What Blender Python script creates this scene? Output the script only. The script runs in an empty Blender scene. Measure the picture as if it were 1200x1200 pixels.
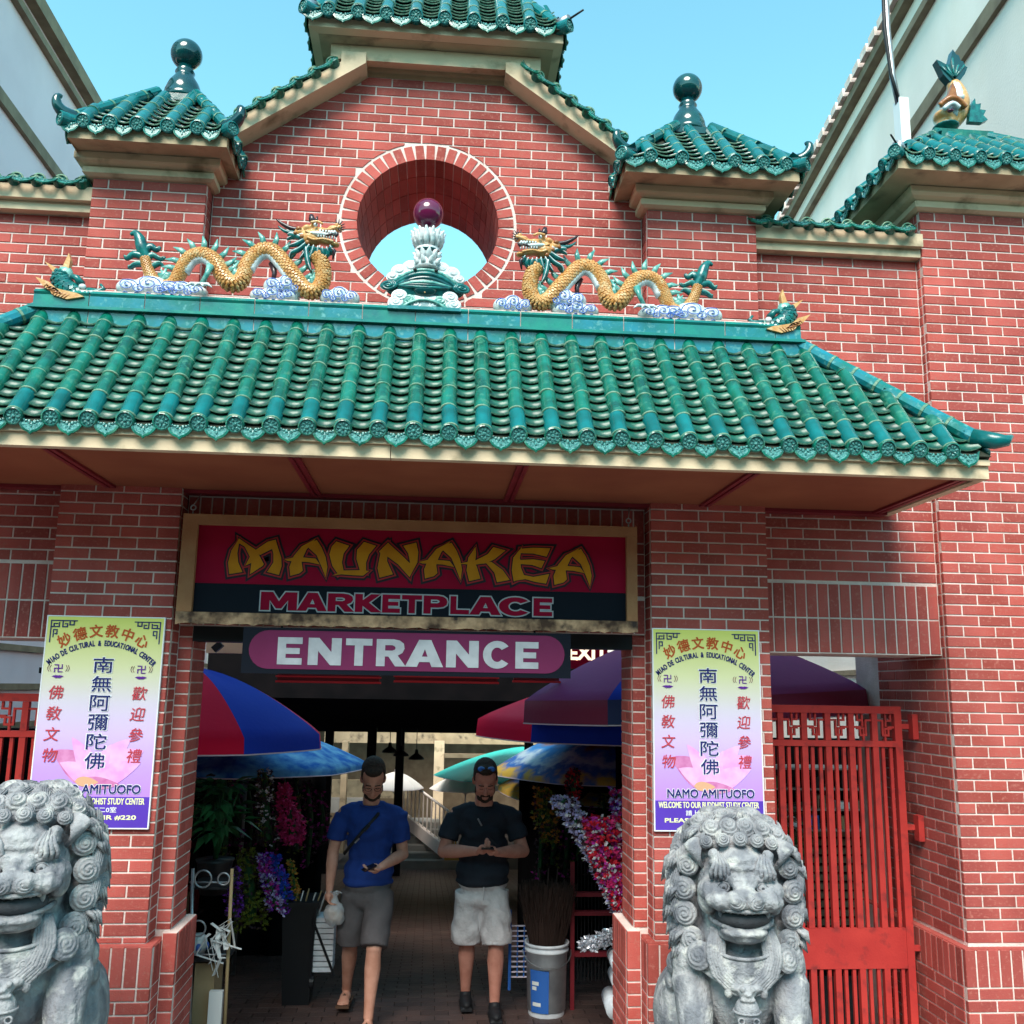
import bpy, bmesh, math, random
from mathutils import Vector, Matrix, Euler, noise
RD = math.radians
V = Vector
random.seed(7)
scn = bpy.context.scene
col = scn.collection

# ------------------------------------------------------------ camera, sky, sun, exposure
CAM = V((0.0, -5.3, 2.35)); FPX = 1110.0
CR = Matrix(((0.99635298, -0.03082705, -0.07956403),
             (-0.08383373, -0.1799622, -0.98009465)
             , (0.01589491, 0.98319037, -0.18189022)))
cam = bpy.data.cameras.new('camera')
camo = bpy.data.objects.new('camera', cam); col.objects.link(camo)
cam.sensor_width = 36.0; cam.sensor_fit = 'HORIZONTAL'
cam.lens = 36.0 * FPX / 1200.0
cam.clip_start = 0.05; cam.clip_end = 500
camo.matrix_world = Matrix.Translation(CAM) @ CR.to_4x4()
scn.camera = camo

SUN_EL = 49.0; SUN_AZ = 17.0      # azimuth to the left of the street side
world = bpy.data.worlds.new('World'); scn.world = world; world.use_nodes = True
wn = world.node_tree.nodes; wl = world.node_tree.links
bg = wn['Background']
sky = wn.new('ShaderNodeTexSky'); sky.sky_type = 'NISHITA'; sky.sun_disc = False
sky.sun_elevation = RD(SUN_EL); sky.sun_rotation = RD(180 + SUN_AZ)
sky.air_density = 1.0; sky.dust_density = 0.6; sky.ozone_density = 0.6
tint = wn.new('ShaderNodeMix'); tint.data_type = 'RGBA'; tint.blend_type = 'MULTIPLY'
tint.inputs[0].default_value = 1.0; tint.inputs[7].default_value = (.95, 1.57, 1.22, 1)
wl.new(sky.outputs[0], tint.inputs[6]); wl.new(tint.outputs[2], bg.inputs[0])
bg.inputs[1].default_value = 0.15
sl = bpy.data.lights.new('sun', 'SUN'); sl.energy = 3.0; sl.angle = RD(33); sl.color = (1.0, 0.90, 0.82)
so = bpy.data.objects.new('sun', sl); col.objects.link(so)
sdir = V((-math.sin(RD(SUN_AZ)) * math.cos(RD(SUN_EL)), -math.cos(RD(SUN_AZ)) * math.cos(RD(SUN_EL)), math.sin(RD(SUN_EL))))
so.rotation_euler = sdir.to_track_quat('Z', 'Y').to_euler()
so.location = sdir * 30
scn.view_settings.view_transform = 'Standard'; scn.view_settings.look = 'None'
scn.view_settings.exposure = 1.05; scn.view_settings.gamma = 1
scn.render.engine = 'CYCLES'
scn.cycles.max_bounces = 6

def at(px, py, Y):                       # point of the plane at depth Y seen at a pixel of the 1200 px photograph
    d = CR @ V(((px - 600) / FPX, -(py - 600) / FPX, -1.0))
    return CAM + d * ((Y - CAM.y) / d.y)
def proj(p):
    q = CR.transposed() @ (V(p) - CAM)
    return (600 + FPX * q.x / -q.z, 600 - FPX * q.y / -q.z, -q.z)

# ------------------------------------------------------------ helpers
PW = {}
def pworld(p):
    if p is None: return Matrix.Identity(4)
    return pworld(p.parent) @ p.matrix_parent_inverse @ p.matrix_basis
def setparent(o, p):
    if p is not None:
        o.parent = p; o.matrix_parent_inverse = pworld(p).inverted()
def tag(o, label=None, cat=None, group=None, kind=None):
    if label: o['label'] = label
    if cat: o['category'] = cat
    if group: o['group'] = group
    if kind: o['kind'] = kind
    return o
def thing(name, label, cat, loc=(0, 0, 0), rz=0.0, group=None):
    o = bpy.data.objects.new(name, None); col.objects.link(o)
    o.location = loc; o.rotation_euler = (0, 0, rz); o.empty_display_size = 0.1
    return tag(o, label, cat, group)
def link(name, me, parent=None, mat=None, M=None, label=None, kind=None):
    o = bpy.data.objects.new(name, me); col.objects.link(o)
    if mat and not me.materials: me.materials.append(mat)
    if M is not None: o.matrix_basis = M
    setparent(o, parent)
    if label: o['label'] = label
    if kind: o['kind'] = kind
    return o
def copy_tree(o, parent=None):
    c = o.copy(); col.objects.link(c)
    if parent is not None: c.parent = parent
    for ch in list(o.children): copy_tree(ch, c)
    return c

class MB:
    def __init__(s): s.v = []; s.f = []; s.m = []; s.cm = 0
    def add(s, vs, fs, M=None):
        b = len(s.v)
        for p in vs: s.v.append(tuple(M @ V(p)) if M is not None else tuple(p))
        for f in fs: s.f.append(tuple(b + i for i in f)); s.m.append(s.cm)
        return s
    def box(s, x0, x1, y0, y1, z0, z1, M=None):
        vs = [(x, y, z) for x in (x0, x1) for y in (y0, y1) for z in (z0, z1)]
        return s.add(vs, [(0, 1, 3, 2), (4, 6, 7, 5), (0, 4, 5, 1), (2, 3, 7, 6), (0, 2, 6, 4), (1, 5, 7, 3)], M)
    def bar(s, a, b, w, h=None, up=V((0, 0, 1))):
        a = V(a); b = V(b); h = h or w; d = (b - a); L = d.length; d.normalize()
        if abs(d.dot(up)) > .98: up = V((0, 1, 0))
        x = d.cross(up).normalized(); z = x.cross(d)
        M = Matrix((( x.x, d.x, z.x, a.x), (x.y, d.y, z.y, a.y), (x.z, d.z, z.z, a.z), (0, 0, 0, 1)))
        return s.box(-w / 2, w / 2, 0, L, -h / 2, h / 2, M)
    def prism(s, poly, y0, y1, M=None):      # polygon in (x, z) extruded along y
        n = len(poly)
        vs = [(p[0], y0, p[1]) for p in poly] + [(p[0], y1, p[1]) for p in poly]
        fs = [tuple(range(n)), tuple(range(2 * n - 1, n - 1, -1))] + [(i, i + n, (i + 1) % n + n, (i + 1) % n) for i in range(n)]
        return s.add(vs, fs, M)
    def tube(s, pts, r, n=8, cap=True, M=None, flat=1.0):
        pts = [V(p) for p in pts]; k = len(pts)
        rs = r if isinstance(r, (list, tuple)) else [r] * k
        vs = []; prev = None
        for i, p in enumerate(pts):
            t = (pts[min(i + 1, k - 1)] - pts[max(i - 1, 0)])
            if t.length < 1e-9: t = V((0, 0, 1))
            t.normalize()
            if prev is None:
                a = V((0, 1, 0)) if abs(t.y) < .9 else V((1, 0, 0))
                u = (a - t * a.dot(t)).normalized()
            else:
                u = prev - t * prev.dot(t)
                u = u.normalized() if u.length > 1e-6 else V((0, 1, 0))
            prev = u; w = t.cross(u)
            for j in range(n):
                a = 2 * math.pi * j / n
                vs.append(p + (u * math.cos(a) * flat + w * math.sin(a)) * max(rs[i], 1e-5))
        fs = [(i * n + j, i * n + (j + 1) % n, (i + 1) * n + (j + 1) % n, (i + 1) * n + j) for i in range(k - 1) for j in range(n)]
        if cap: fs += [tuple(range(n - 1, -1, -1)), tuple((k - 1) * n + j for j in range(n))]
        return s.add(vs, fs, M)
    def lathe(s, prof, n=24, c=(0, 0, 0), M=None, a0=0.0):
        vs = []; k = len(prof)
        for r, z in prof:
            for j in range(n):
                a = a0 + 2 * math.pi * j / n
                vs.append((c[0] + max(r, 1e-5) * math.cos(a), c[1] + max(r, 1e-5) * math.sin(a), c[2] + z))
        fs = [(i * n + j, i * n + (j + 1) % n, (i + 1) * n + (j + 1) % n, (i + 1) * n + j) for i in range(k - 1) for j in range(n)]
        fs += [tuple(range(n - 1, -1, -1)), tuple((k - 1) * n + j for j in range(n))]
        return s.add(vs, fs, M)
    def ell(s, c, r, n=16, m=10, rot=None, M=None):
        if not isinstance(r, (tuple, list)): r = (r, r, r)
        Q = Matrix.Translation(V(c)) @ ((Euler([RD(a) for a in rot]).to_matrix().to_4x4()) if rot else Matrix.Identity(4))
        vs = []
        for i in range(1, m):
            t = math.pi * i / m
            for j in range(n):
                a = 2 * math.pi * j / n
                vs.append((r[0] * math.sin(t) * math.cos(a), r[1] * math.sin(t) * math.sin(a), r[2] * math.cos(t)))
        vs += [(0, 0, r[2]), (0, 0, -r[2])]; T = len(vs) - 2
        fs = [(i * n + j, (i + 1) * n + j, (i + 1) * n + (j + 1) % n, i * n + (j + 1) % n) for i in range(m - 2) for j in range(n)]
        fs += [(T, j, (j + 1) % n) for j in range(n)] + [(T + 1, (m - 2) * n + (j + 1) % n, (m - 2) * n + j) for j in range(n)]
        return s.add(vs, fs, (M @ Q) if M is not None else Q)
    def cap_(s, a, b, ra, rb, n=14):          # rounded limb
        a = V(a); b = V(b); s.ell(a, ra, n, 8); s.ell(b, rb, n, 8); return s.tube([a, b], [ra, rb], n)
    def grid(s, fn, nu, nv, cu=False, M=None):
        vs = [fn(i / (nu if cu else nu - 1), j / (nv - 1)) for i in range(nu) for j in range(nv)]
        fs = [(i * nv + j, ((i + 1) % nu) * nv + j, ((i + 1) % nu) * nv + j + 1, i * nv + j + 1) for i in range(nu if cu else nu - 1) for j in range(nv - 1)]
        return s.add(vs, fs, M)
    def mesh(s, name='mesh', smooth=False, mats=()):
        me = bpy.data.meshes.new(name); me.from_pydata(s.v, [], s.f)
        if len(set(s.m)) > 1: me.polygons.foreach_set('material_index', s.m)
        if smooth: me.polygons.foreach_set('use_smooth', [True] * len(s.f))
        for m in mats: me.materials.append(m)
        me.update(); return me
    def build(s, name, mat, parent=None, smooth=False, label=None, kind=None, fix=True):
        me = s.mesh(name, smooth, mat if isinstance(mat, (list, tuple)) else [mat])
        if fix:
            b = bmesh.new(); b.from_mesh(me); bmesh.ops.recalc_face_normals(b, faces=b.faces); b.to_mesh(me); b.free()
        return link(name, me, parent, label=label, kind=kind)

_sc2 = bpy.data.scenes.new('scratch')       # empty scratch scene: evaluating there is fast; removed at the end
def newmesh(o):
    _sc2.collection.objects.link(o)
    with bpy.context.temp_override(scene=_sc2, view_layer=_sc2.view_layers[0]):
        dg = bpy.context.evaluated_depsgraph_get(); dg.update()
        r = bpy.data.meshes.new_from_object(o.evaluated_get(dg))
    return r
def evalmesh(me, mods):
    o = bpy.data.objects.new('tmp', me)
    for t, kw in mods:
        m = o.modifiers.new(t, t)
        for k, v in kw.items(): setattr(m, k, v)
    r = newmesh(o); bpy.data.objects.remove(o); return r
def blob(mb, voxel, sm=4, fac=.5):
    me = mb.mesh('b')
    b = bmesh.new(); b.from_mesh(me); bmesh.ops.recalc_face_normals(b, faces=b.faces); b.to_mesh(me); b.free()
    r = evalmesh(me, [('REMESH', dict(mode='VOXEL', voxel_size=voxel)), ('SMOOTH', dict(iterations=sm, factor=fac))])
    r.polygons.foreach_set('use_smooth', [True] * len(r.polygons)); r.materials.clear(); return r
def disp(me, fn):                             # move vertices along their normals
    ns = [v.normal.copy() for v in me.vertices]
    for v, n in zip(me.vertices, ns):
        d = fn(v.co, n)
        if d: v.co = v.co + n * d
    me.update()
def textmesh(s, offset=0.0, ext=0.0, res=3):
    c = bpy.data.curves.new('t', 'FONT'); c.body = s; c.offset = offset; c.extrude = ext; c.resolution_u = res
    o = bpy.data.objects.new('t', c)
    m = newmesh(o); bpy.data.objects.remove(o); m.materials.clear(); return m
def fit_text(s, x0, x1, z0, z1, y, name, mat, parent, offset=0.0, slant=0.0, rot=0.0, bold=0.0, n=4):
    """lettering fitted to a rectangle; bold = stroke widening in metres, made of shifted copies a hair apart"""
    m = textmesh(s, offset)
    xs = [v.co.x for v in m.vertices]; ys = [v.co.y for v in m.vertices]
    a, b, c, d = min(xs), max(xs), min(ys), max(ys)
    cx, cz = (x0 + x1) / 2, (z0 + z1) / 2; mb = MB(); F_ = [tuple(p.vertices) for p in m.polygons]
    sh_ = [(0, 0)] + ([(bold * math.cos(2 * math.pi * k / n + .785), bold * .8 * math.sin(2 * math.pi * k / n + .785)) for k in range(n)] if bold else [])
    for q, (dx, dz) in enumerate(sh_):
        vs = []
        for v in m.vertices:
            u = (v.co.x - a) / (b - a) - .5; w = (v.co.y - c) / (d - c) - .5
            X = u * (x1 - x0 - 2 * bold) + slant * w * (z1 - z0); Z = w * (z1 - z0 - 2 * bold * .8)
            cr, sr = math.cos(rot), math.sin(rot)
            vs.append((cx + X * cr - Z * sr + dx, y - q * .00008, cz + X * sr + Z * cr + dz))
        mb.add(vs, F_)
    return mb.build(name, MAT[mat] if isinstance(mat, str) else mat, parent, fix=False)
def fill2d(polys, y, offset=0.0, ext=0.0):    # polygons (x,z) -> flat filled mesh at depth y, outline grown by offset
    c = bpy.data.curves.new('c', 'CURVE'); c.dimensions = '2D'; c.fill_mode = 'BOTH'; c.offset = offset; c.extrude = ext
    for P in polys:
        sp = c.splines.new('POLY'); sp.points.add(len(P) - 1); sp.use_cyclic_u = True
        for q, p in zip(sp.points, P): q.co = (p[0], p[1], 0, 1)
    o = bpy.data.objects.new('c', c)
    m = newmesh(o); bpy.data.objects.remove(o)
    for v in m.vertices: v.co = (v.co.x, y - v.co.z, v.co.y)
    m.materials.clear(); return m

# ------------------------------------------------------------ materials
def mk(name, base, rough=.6, metal=0.0, var=None, vs=4.0, bump=0.0, bs=60.0, coat=0.0, isl=0.0, spec=.3, streak=None, dirt=None, trans=0.0, alpha=None, emit=None, det=4.0):
    m = bpy.data.materials.new(name); m.use_nodes = True
    n = m.node_tree.nodes; l = m.node_tree.links; p = n['Principled BSDF']
    p.inputs['Roughness'].default_value = rough; p.inputs['Metallic'].default_value = metal
    p.inputs['Coat Weight'].default_value = coat; p.inputs['Coat Roughness'].default_value = .06
    p.inputs['Specular IOR Level'].default_value = spec
    p.inputs['Transmission Weight'].default_value = trans
    if alpha is not None: p.inputs['Alpha'].default_value = alpha
    tc = n.new('ShaderNodeNewGeometry'); pos = tc.outputs['Position']
    cur = None
    def mix(f, a, b, mode='MIX'):
        x = n.new('ShaderNodeMix'); x.data_type = 'RGBA'; x.blend_type = mode
        if hasattr(f, 'is_linked') or hasattr(f, 'links'): l.new(f, x.inputs[0])
        else: x.inputs[0].default_value = f
        for i, q in ((6, a), (7, b)):
            if isinstance(q, (tuple, list)): x.inputs[i].default_value = (*q[:3], 1)
            else: l.new(q, x.inputs[i])
        return x.outputs[2]
    def noise_(sc, d=4.0, vec=None, r0=.35, r1=.65):
        t = n.new('ShaderNodeTexNoise'); t.inputs['Scale'].default_value = sc; t.inputs['Detail'].default_value = d
        l.new(vec or pos, t.inputs['Vector'])
        r = n.new('ShaderNodeMapRange'); r.inputs[1].default_value = r0; r.inputs[2].default_value = r1
        l.new(t.outputs[0], r.inputs[0]); return r.outputs[0]
    cur = base
    if var: cur = mix(noise_(vs, det), cur, var)
    if streak:
        mp = n.new('ShaderNodeMapping'); mp.inputs['Scale'].default_value = streak[2]; l.new(pos, mp.inputs[0])
        cur = mix(noise_(streak[1], 5, mp.outputs[0], .42, .7), cur, streak[0])
    if isl:
        oi = n.new('ShaderNodeObjectInfo')
        ad = n.new('ShaderNodeMath'); ad.operation = 'ADD'; l.new(oi.outputs['Random'], ad.inputs[0]); l.new(tc.outputs['Random Per Island'], ad.inputs[1])
        fr = n.new('ShaderNodeMath'); fr.operation = 'FRACT'; l.new(ad.outputs[0], fr.inputs[0])
        mr = n.new('ShaderNodeMapRange'); mr.inputs[3].default_value = 1 - isl; mr.inputs[4].default_value = 1 + isl * .6
        l.new(fr.outputs[0], mr.inputs[0])
        vm = n.new('ShaderNodeVectorMath'); vm.operation = 'SCALE'
        if isinstance(cur, (tuple, list)): vm.inputs[0].default_value = cur[:3]
        else: l.new(cur, vm.inputs[0])
        l.new(mr.outputs[0], vm.inputs['Scale']); cur = vm.outputs[0]
    if dirt: cur = mix(noise_(dirt[1], 6, None, .55, .72), cur, dirt[0])
    if isinstance(cur, (tuple, list)): p.inputs['Base Color'].default_value = (*cur[:3], 1)
    else: l.new(cur, p.inputs['Base Color'])
    if bump:
        t = n.new('ShaderNodeTexNoise'); t.inputs['Scale'].default_value = bs; t.inputs['Detail'].default_value = 5; l.new(pos, t.inputs['Vector'])
        b = n.new('ShaderNodeBump'); b.inputs['Strength'].default_value = bump; b.inputs['Distance'].default_value = .01
        l.new(t.outputs[0], b.inputs['Height']); l.new(b.outputs[0], p.inputs['Normal'])
    if emit: p.inputs['Emission Color'].default_value = (*emit[:3], 1); p.inputs['Emission Strength'].default_value = emit[3]
    return m
def hx(r, g, b):
    f = lambda c: ((c / 255 + .055) / 1.055) ** 2.4 if c > 10 else c / 255 / 12.92
    return (f(r), f(g), f(b))
MAT = dict(
 brick=mk('brick', (.48, .108, .092), .65, spec=.08, streak=((.34, .070, .062), 1.3, (3, 3, .4)), var=(.37, .072, .058), vs=3.0, bump=.35, bs=140, isl=.24, dirt=((.41, .13, .105), 55)),
 mortar=mk('mortar', (.76, .62, .58), .9, spec=.08, var=(.60, .47, .43), vs=6, bump=.5, bs=90),
 glaze=mk('green_glaze', (.002, .118, .074), .22, var=(.002, .062, .046), vs=9, coat=.35, spec=.5, bump=.18, bs=30, isl=.18, streak=((.003, .155, .115), 3.0, (5, 5, 1.2)), dirt=((.05, .20, .13), 26)),
 glazeb=mk('blue_green_glaze', (.002, .15, .16), .25, var=(.002, .10, .10), vs=12, coat=.3, bump=.15, bs=30, isl=.15),
 glazeedge=mk('worn_glaze_edge', (.20, .30, .21), .5, var=(.05, .18, .12), vs=40, bump=.3, bs=120),
 glazedk=mk('dark_green_glaze', (.002, .055, .055), .14, var=(.002, .035, .045), vs=6, coat=.7, bump=.12, bs=20),
 glazerel=mk('relief_glaze', (.006, .115, .11), .25, var=(.10, .34, .32), vs=95, coat=.4, bump=1.0, bs=110),
 ridgeb=mk('ridge_blue_glaze', (.008, .19, .26), .2, var=(.005, .15, .13), vs=7, coat=.5, bump=.25, bs=25, isl=.12, dirt=((.10, .30, .30), 34)),
 ridgeg=mk('ridge_green_glaze', (.004, .20, .15), .2, var=(.004, .13, .13), vs=9, coat=.5, bump=.25, bs=25, isl=.12),
 deck=mk('roof_deck', (.03, .035, .025), .9, bump=.4),
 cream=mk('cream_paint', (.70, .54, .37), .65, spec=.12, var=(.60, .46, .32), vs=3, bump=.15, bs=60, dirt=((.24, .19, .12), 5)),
 creamd=mk('darker_cream_paint', (.50, .38, .25), .7, spec=.1, var=(.38, .29, .19), vs=4, bump=.25, bs=50, dirt=((.14, .11, .08), 4.5)),  # darker and blotchier than the other cream
 soffit=mk('soffit_board', (.30, .095, .050), .7, spec=.1, var=(.25, .072, .040), vs=2.5, bump=.1, bs=30),
 redtrim=mk('red_trim_paint', (.22, .018, .028), .5, var=(.17, .012, .02), vs=5),
 redmetal=mk('red_gate_paint', (.45, .042, .036), .55, spec=.12, var=(.37, .032, .03), vs=5, bump=.12, bs=80, dirt=((.22, .03, .03), 14)),
 black=mk('black_metal', (.012, .012, .015), .5),
 wood=mk('bare_wood', (.40, .19, .095), .7, spec=.1, var=(.32, .14, .07), vs=5, bump=.3, bs=50),
 rotwood=mk('peeling_wood', (.50, .30, .18), .8, var=(.06, .03, .02), vs=11, bump=.8, bs=40, dirt=((.03, .02, .02), 14)),
 signred=mk('sign_red', (.31, .005, .030), .6, spec=.06, var=(.26, .004, .025), vs=3),
 signblack=mk('sign_navy_black', (.006, .008, .015), .6, spec=.1),
 signwhite=mk('sign_white', (.46, .46, .50), .5, spec=.1, var=(.36, .36, .40), vs=12),
 signpink=mk('sign_magenta', (.17, .026, .085), .6, spec=.06, var=(.145, .022, .07), vs=4),
 letter=mk('letter_orange', (.56, .225, .012), .5, spec=.1, var=(.47, .17, .01), vs=9),
 letterdk=mk('letter_outline', (.012, .003, .012), .5),
 letterred=mk('letter_red_outline', (.42, .02, .02), .5),
 stone=mk('carved_stone', (.36, .355, .365), .78, spec=.2, var=(.19, .195, .22), vs=6, bump=1.0, bs=60, dirt=((.46, .455, .44), 13), streak=((.11, .115, .135), 2.2, (6, 6, 1.6)), det=8.0),
 stonedk=mk('mouth_shade_and_pupil', (.05, .055, .065), .8, var=(.03, .03, .035), vs=9, bump=.5),  # dark tone paints the shade of the open mouth, also the pupils
 amber=mk('amber_glaze', (.52, .225, .06), .3, var=(.60, .35, .14), vs=22, coat=.35, bump=.3, bs=60, dirt=((.60, .45, .25), 30)),
 amberd=mk('brown_glaze', (.24, .075, .02), .35, var=(.34, .13, .04), vs=26, coat=.3, bump=.3, bs=60),
 glazepan=mk('pan_glaze', (.002, .105, .066), .36, var=(.003, .055, .040), vs=11, coat=.12, spec=.4, bump=.2, bs=30, isl=.25, dirt=((.03, .14, .09), 30)),
 white=mk('white_glaze', (.70, .70, .71), .25, var=(.44, .56, .58), vs=30, coat=.4, bump=.3, bs=50),
 cobalt=mk('blue_line_glaze', (.05, .14, .50), .3, coat=.4),
 teal=mk('teal_glaze', (.008, .16, .15), .25, var=(.005, .07, .08), vs=28, coat=.4, bump=.3, bs=50),
 tealp=mk('pale_teal_glaze', (.20, .42, .37), .3, var=(.03, .22, .20), vs=34, coat=.4, bump=.3, bs=60),
 plum=mk('plum_glaze', (.13, .008, .05), .12, var=(.10, .006, .04), vs=5, coat=.7),
 darkglaze=mk('dark_brown_glaze', (.03, .015, .02), .3, coat=.4),
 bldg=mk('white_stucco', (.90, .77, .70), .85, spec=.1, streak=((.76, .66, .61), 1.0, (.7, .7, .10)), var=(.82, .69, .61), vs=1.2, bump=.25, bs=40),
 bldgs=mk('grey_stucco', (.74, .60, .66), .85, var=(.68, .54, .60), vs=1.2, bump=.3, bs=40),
 trim=mk('brown_trim', (.23, .17, .11), .7, var=(.16, .11, .07), vs=4),
 silver=mk('galvanised', (.45, .46, .48), .35, metal=.8, var=(.3, .3, .32), vs=10),
 asphalt=mk('asphalt', (.05, .05, .052), .9, var=(.035, .035, .037), vs=9, bump=.6, bs=80),
 conc=mk('concrete', (.25, .235, .215), .85, var=(.20, .19, .175), vs=3, bump=.4, bs=50),
 paver=mk('paver', (.095, .055, .048), .5, var=(.07, .045, .042), vs=4, bump=.4, bs=60, isl=.25),
 joint=mk('paver_joint', (.04, .035, .035), .9),
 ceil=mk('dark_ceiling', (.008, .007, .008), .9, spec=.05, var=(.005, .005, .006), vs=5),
 steel=mk('dark_steel', (.02, .018, .02), .6, spec=.15),
 skin=mk('skin', (.60, .30, .22), .55, spec=.2, var=(.50, .23, .16), vs=14, bump=.1, bs=200),
 skin2=mk('ruddy_skin', (.56, .24, .18), .55, spec=.2, var=(.46, .18, .13), vs=14, bump=.1, bs=200),
 hair=mk('brown_hair', (.05, .028, .018), .7, var=(.03, .018, .012), vs=60, bump=1.0, bs=220),
 shirtb=mk('blue_cotton', (.012, .045, .24), .85, var=(.01, .035, .19), vs=6, bump=.5, bs=30),
 shirtk=mk('black_cotton', (.016, .018, .028), .85, var=(.010, .012, .02), vs=6, bump=.5, bs=30),
 shortsg=mk('grey_cloth', (.115, .10, .105), .9, spec=.1, var=(.09, .08, .085), vs=9, bump=.5, bs=40),
 shortsw=mk('pale_linen', (.62, .56, .57), .9, spec=.1, var=(.48, .43, .44), vs=14, bump=.9, bs=45),
 shoe=mk('black_shoe', (.015, .015, .018), .6),
 sandal=mk('brown_sandal', (.10, .05, .03), .6),
 plastic=mk('clear_bag', (.75, .75, .78), .25, trans=.5, alpha=.75, bump=.8, bs=40),
 food=mk('bag_contents', (.55, .28, .12), .6, var=(.5, .4, .3), vs=30),
 phone=mk('phone_black', (.01, .01, .012), .15),
 lens=mk('blue_lens', (.02, .12, .45), .08, coat=.8),
 umr=mk('umbrella_red', (.72, .008, .05), .7, spec=.1, bump=.2, bs=25),
 umb=mk('umbrella_blue', (.012, .045, .46), .7, spec=.1, bump=.2, bs=25),
 ump=mk('umbrella_sky_sheen', (.26, .055, .20), .7, spec=.1, bump=.2, bs=25),  # wine fabric with the sky's violet sheen painted into its colour
 umt=mk('umbrella_teal', (.03, .45, .40), .6, bump=.2, bs=25),
 umw=mk('umbrella_white', (.70, .64, .60), .7),
 edge=mk('piping', (.62, .52, .60), .6),
 leaf=mk('dark_leaf', (.02, .10, .03), .45, var=(.012, .06, .02), vs=12, isl=.4),
 binb=mk('black_plastic', (.008, .008, .01), .45),
 bucketw=mk('white_plastic', (.82, .82, .86), .4, var=(.56, .57, .62), vs=8),
 labelb=mk('blue_label', (.03, .12, .42), .4),
 card=mk('cardboard', (.32, .23, .13), .8, var=(.27, .19, .10), vs=6),
 paperw=mk('white_paper', (.62, .62, .62), .7),
 twig=mk('dark_broom_bristle', (.035, .016, .012), .8, isl=.4),
 bamboo=mk('bamboo_pole', (.35, .25, .13), .6),
 gold=mk('gilded', (.60, .36, .08), .35, metal=.4),
 glassd=mk('dark_glass', (.02, .025, .03), .1),
 lampw=mk('tube_light', (.9, .85, .75), .5, emit=(1, .78, .55, .7)),
)
def umstripe():
    m = bpy.data.materials.new('umbrella_tropical_stripes'); m.use_nodes = True
    n = m.node_tree.nodes; l = m.node_tree.links; p = n['Principled BSDF']; p.inputs['Roughness'].default_value = .6
    tc = n.new('ShaderNodeTexCoord'); sx = n.new('ShaderNodeSeparateXYZ'); l.new(tc.outputs['Object'], sx.inputs[0])
    nz = n.new('ShaderNodeTexNoise'); nz.inputs['Scale'].default_value = 5; nz.inputs['Detail'].default_value = 4; l.new(tc.outputs['Object'], nz.inputs[0])
    ln = n.new('ShaderNodeVectorMath'); ln.operation = 'LENGTH'
    mu = n.new('ShaderNodeVectorMath'); mu.operation = 'MULTIPLY'; mu.inputs[1].default_value = (.50, .50, 0); l.new(tc.outputs['Object'], mu.inputs[0]); l.new(mu.outputs[0], ln.inputs[0])
    a = n.new('ShaderNodeMath'); a.operation = 'MULTIPLY_ADD'; a.inputs[1].default_value = .35; l.new(nz.outputs[0], a.inputs[0]); l.new(ln.outputs['Value'], a.inputs[2])
    r = n.new('ShaderNodeValToRGB'); r.color_ramp.interpolation = 'EASE'; l.new(a.outputs[0], r.inputs[0])
    cs = [(0, (.6, .26, .04)), (.45, (.65, .34, .05)), (.56, (.22, .10, .04)), (.66, (.03, .22, .55)), (.74, (.50, .62, .70)), (.80, (.03, .14, .45)), (.88, (.68, .42, .06)), (.97, (.08, .36, .26))]
    while len(r.color_ramp.elements) < len(cs): r.color_ramp.elements.new(.5)
    for e, (q, c) in zip(r.color_ramp.elements, cs): e.position = q; e.color = (*c, 1)
    l.new(r.outputs[0], p.inputs['Base Color']); return m
MAT['ums'] = umstripe()
MAT['umbl'] = mk('umbrella_sea_blue', (.01, .09, .36), .7, spec=.1, var=(.10, .30, .52), vs=9, bump=.2, bs=25)
# ------------------------------------------------------------ brick work
PITCH = .0625; JT = .0088
_bm = {}
def brick_mesh(w, h):
    k = (round(w, 3), round(h, 3))
    if k not in _bm:
        a, b = k[0] / 2, k[1] / 2; c = .0025; d = .028
        vs = [(-a + c, 0, -b + c), (a - c, 0, -b + c), (a - c, 0, b - c), (-a + c, 0, b - c),
              (-a, .003, -b), (a, .003, -b), (a, .003, b), (-a, .003, b), (-a, d, -b), (a, d, -b), (a, d, b), (-a, d, b)]
        fs = [(0, 1, 2, 3)] + [(4 + i, 4 + (i + 1) % 4, (i + 1) % 4, i) for i in range(4)] + [(8 + i, 8 + (i + 1) % 4, 4 + (i + 1) % 4, 4 + i) for i in range(4)]
        me = bpy.data.meshes.new('brick'); me.from_pydata(vs, [], fs); me.materials.append(MAT['brick']); _bm[k] = me
    return _bm[k]
def poly_mesh(P):
    n = len(P); d = .028
    cx = sum(p[0] for p in P) / n; cz = sum(p[1] for p in P) / n
    vs = []
    for y, s in ((0, .975), (.003, 1), (d, 1)):
        vs += [((p[0] - cx) * s, y, (p[1] - cz) * s) for p in P]
    fs = [tuple(range(n))] + [(k * n + n + i, k * n + n + (i + 1) % n, k * n + (i + 1) % n, k * n + i) for k in range(2) for i in range(n)]
    me = bpy.data.meshes.new('brick'); me.from_pydata(vs, [], fs); me.materials.append(MAT['brick']); return me, cx, cz
def clip(P, a, b, c):        # keep a*x+b*z<=c
    out = []
    for i in range(len(P)):
        p, q = P[i], P[(i + 1) % len(P)]; dp = a * p[0] + b * p[1] - c; dq = a * q[0] + b * q[1] - c
        if dp <= 0: out.append(p)
        if dp * dq < 0:
            t = dp / (dp - dq); out.append((p[0] + (q[0] - p[0]) * t, p[1] + (q[1] - p[1]) * t))
    return out
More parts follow.
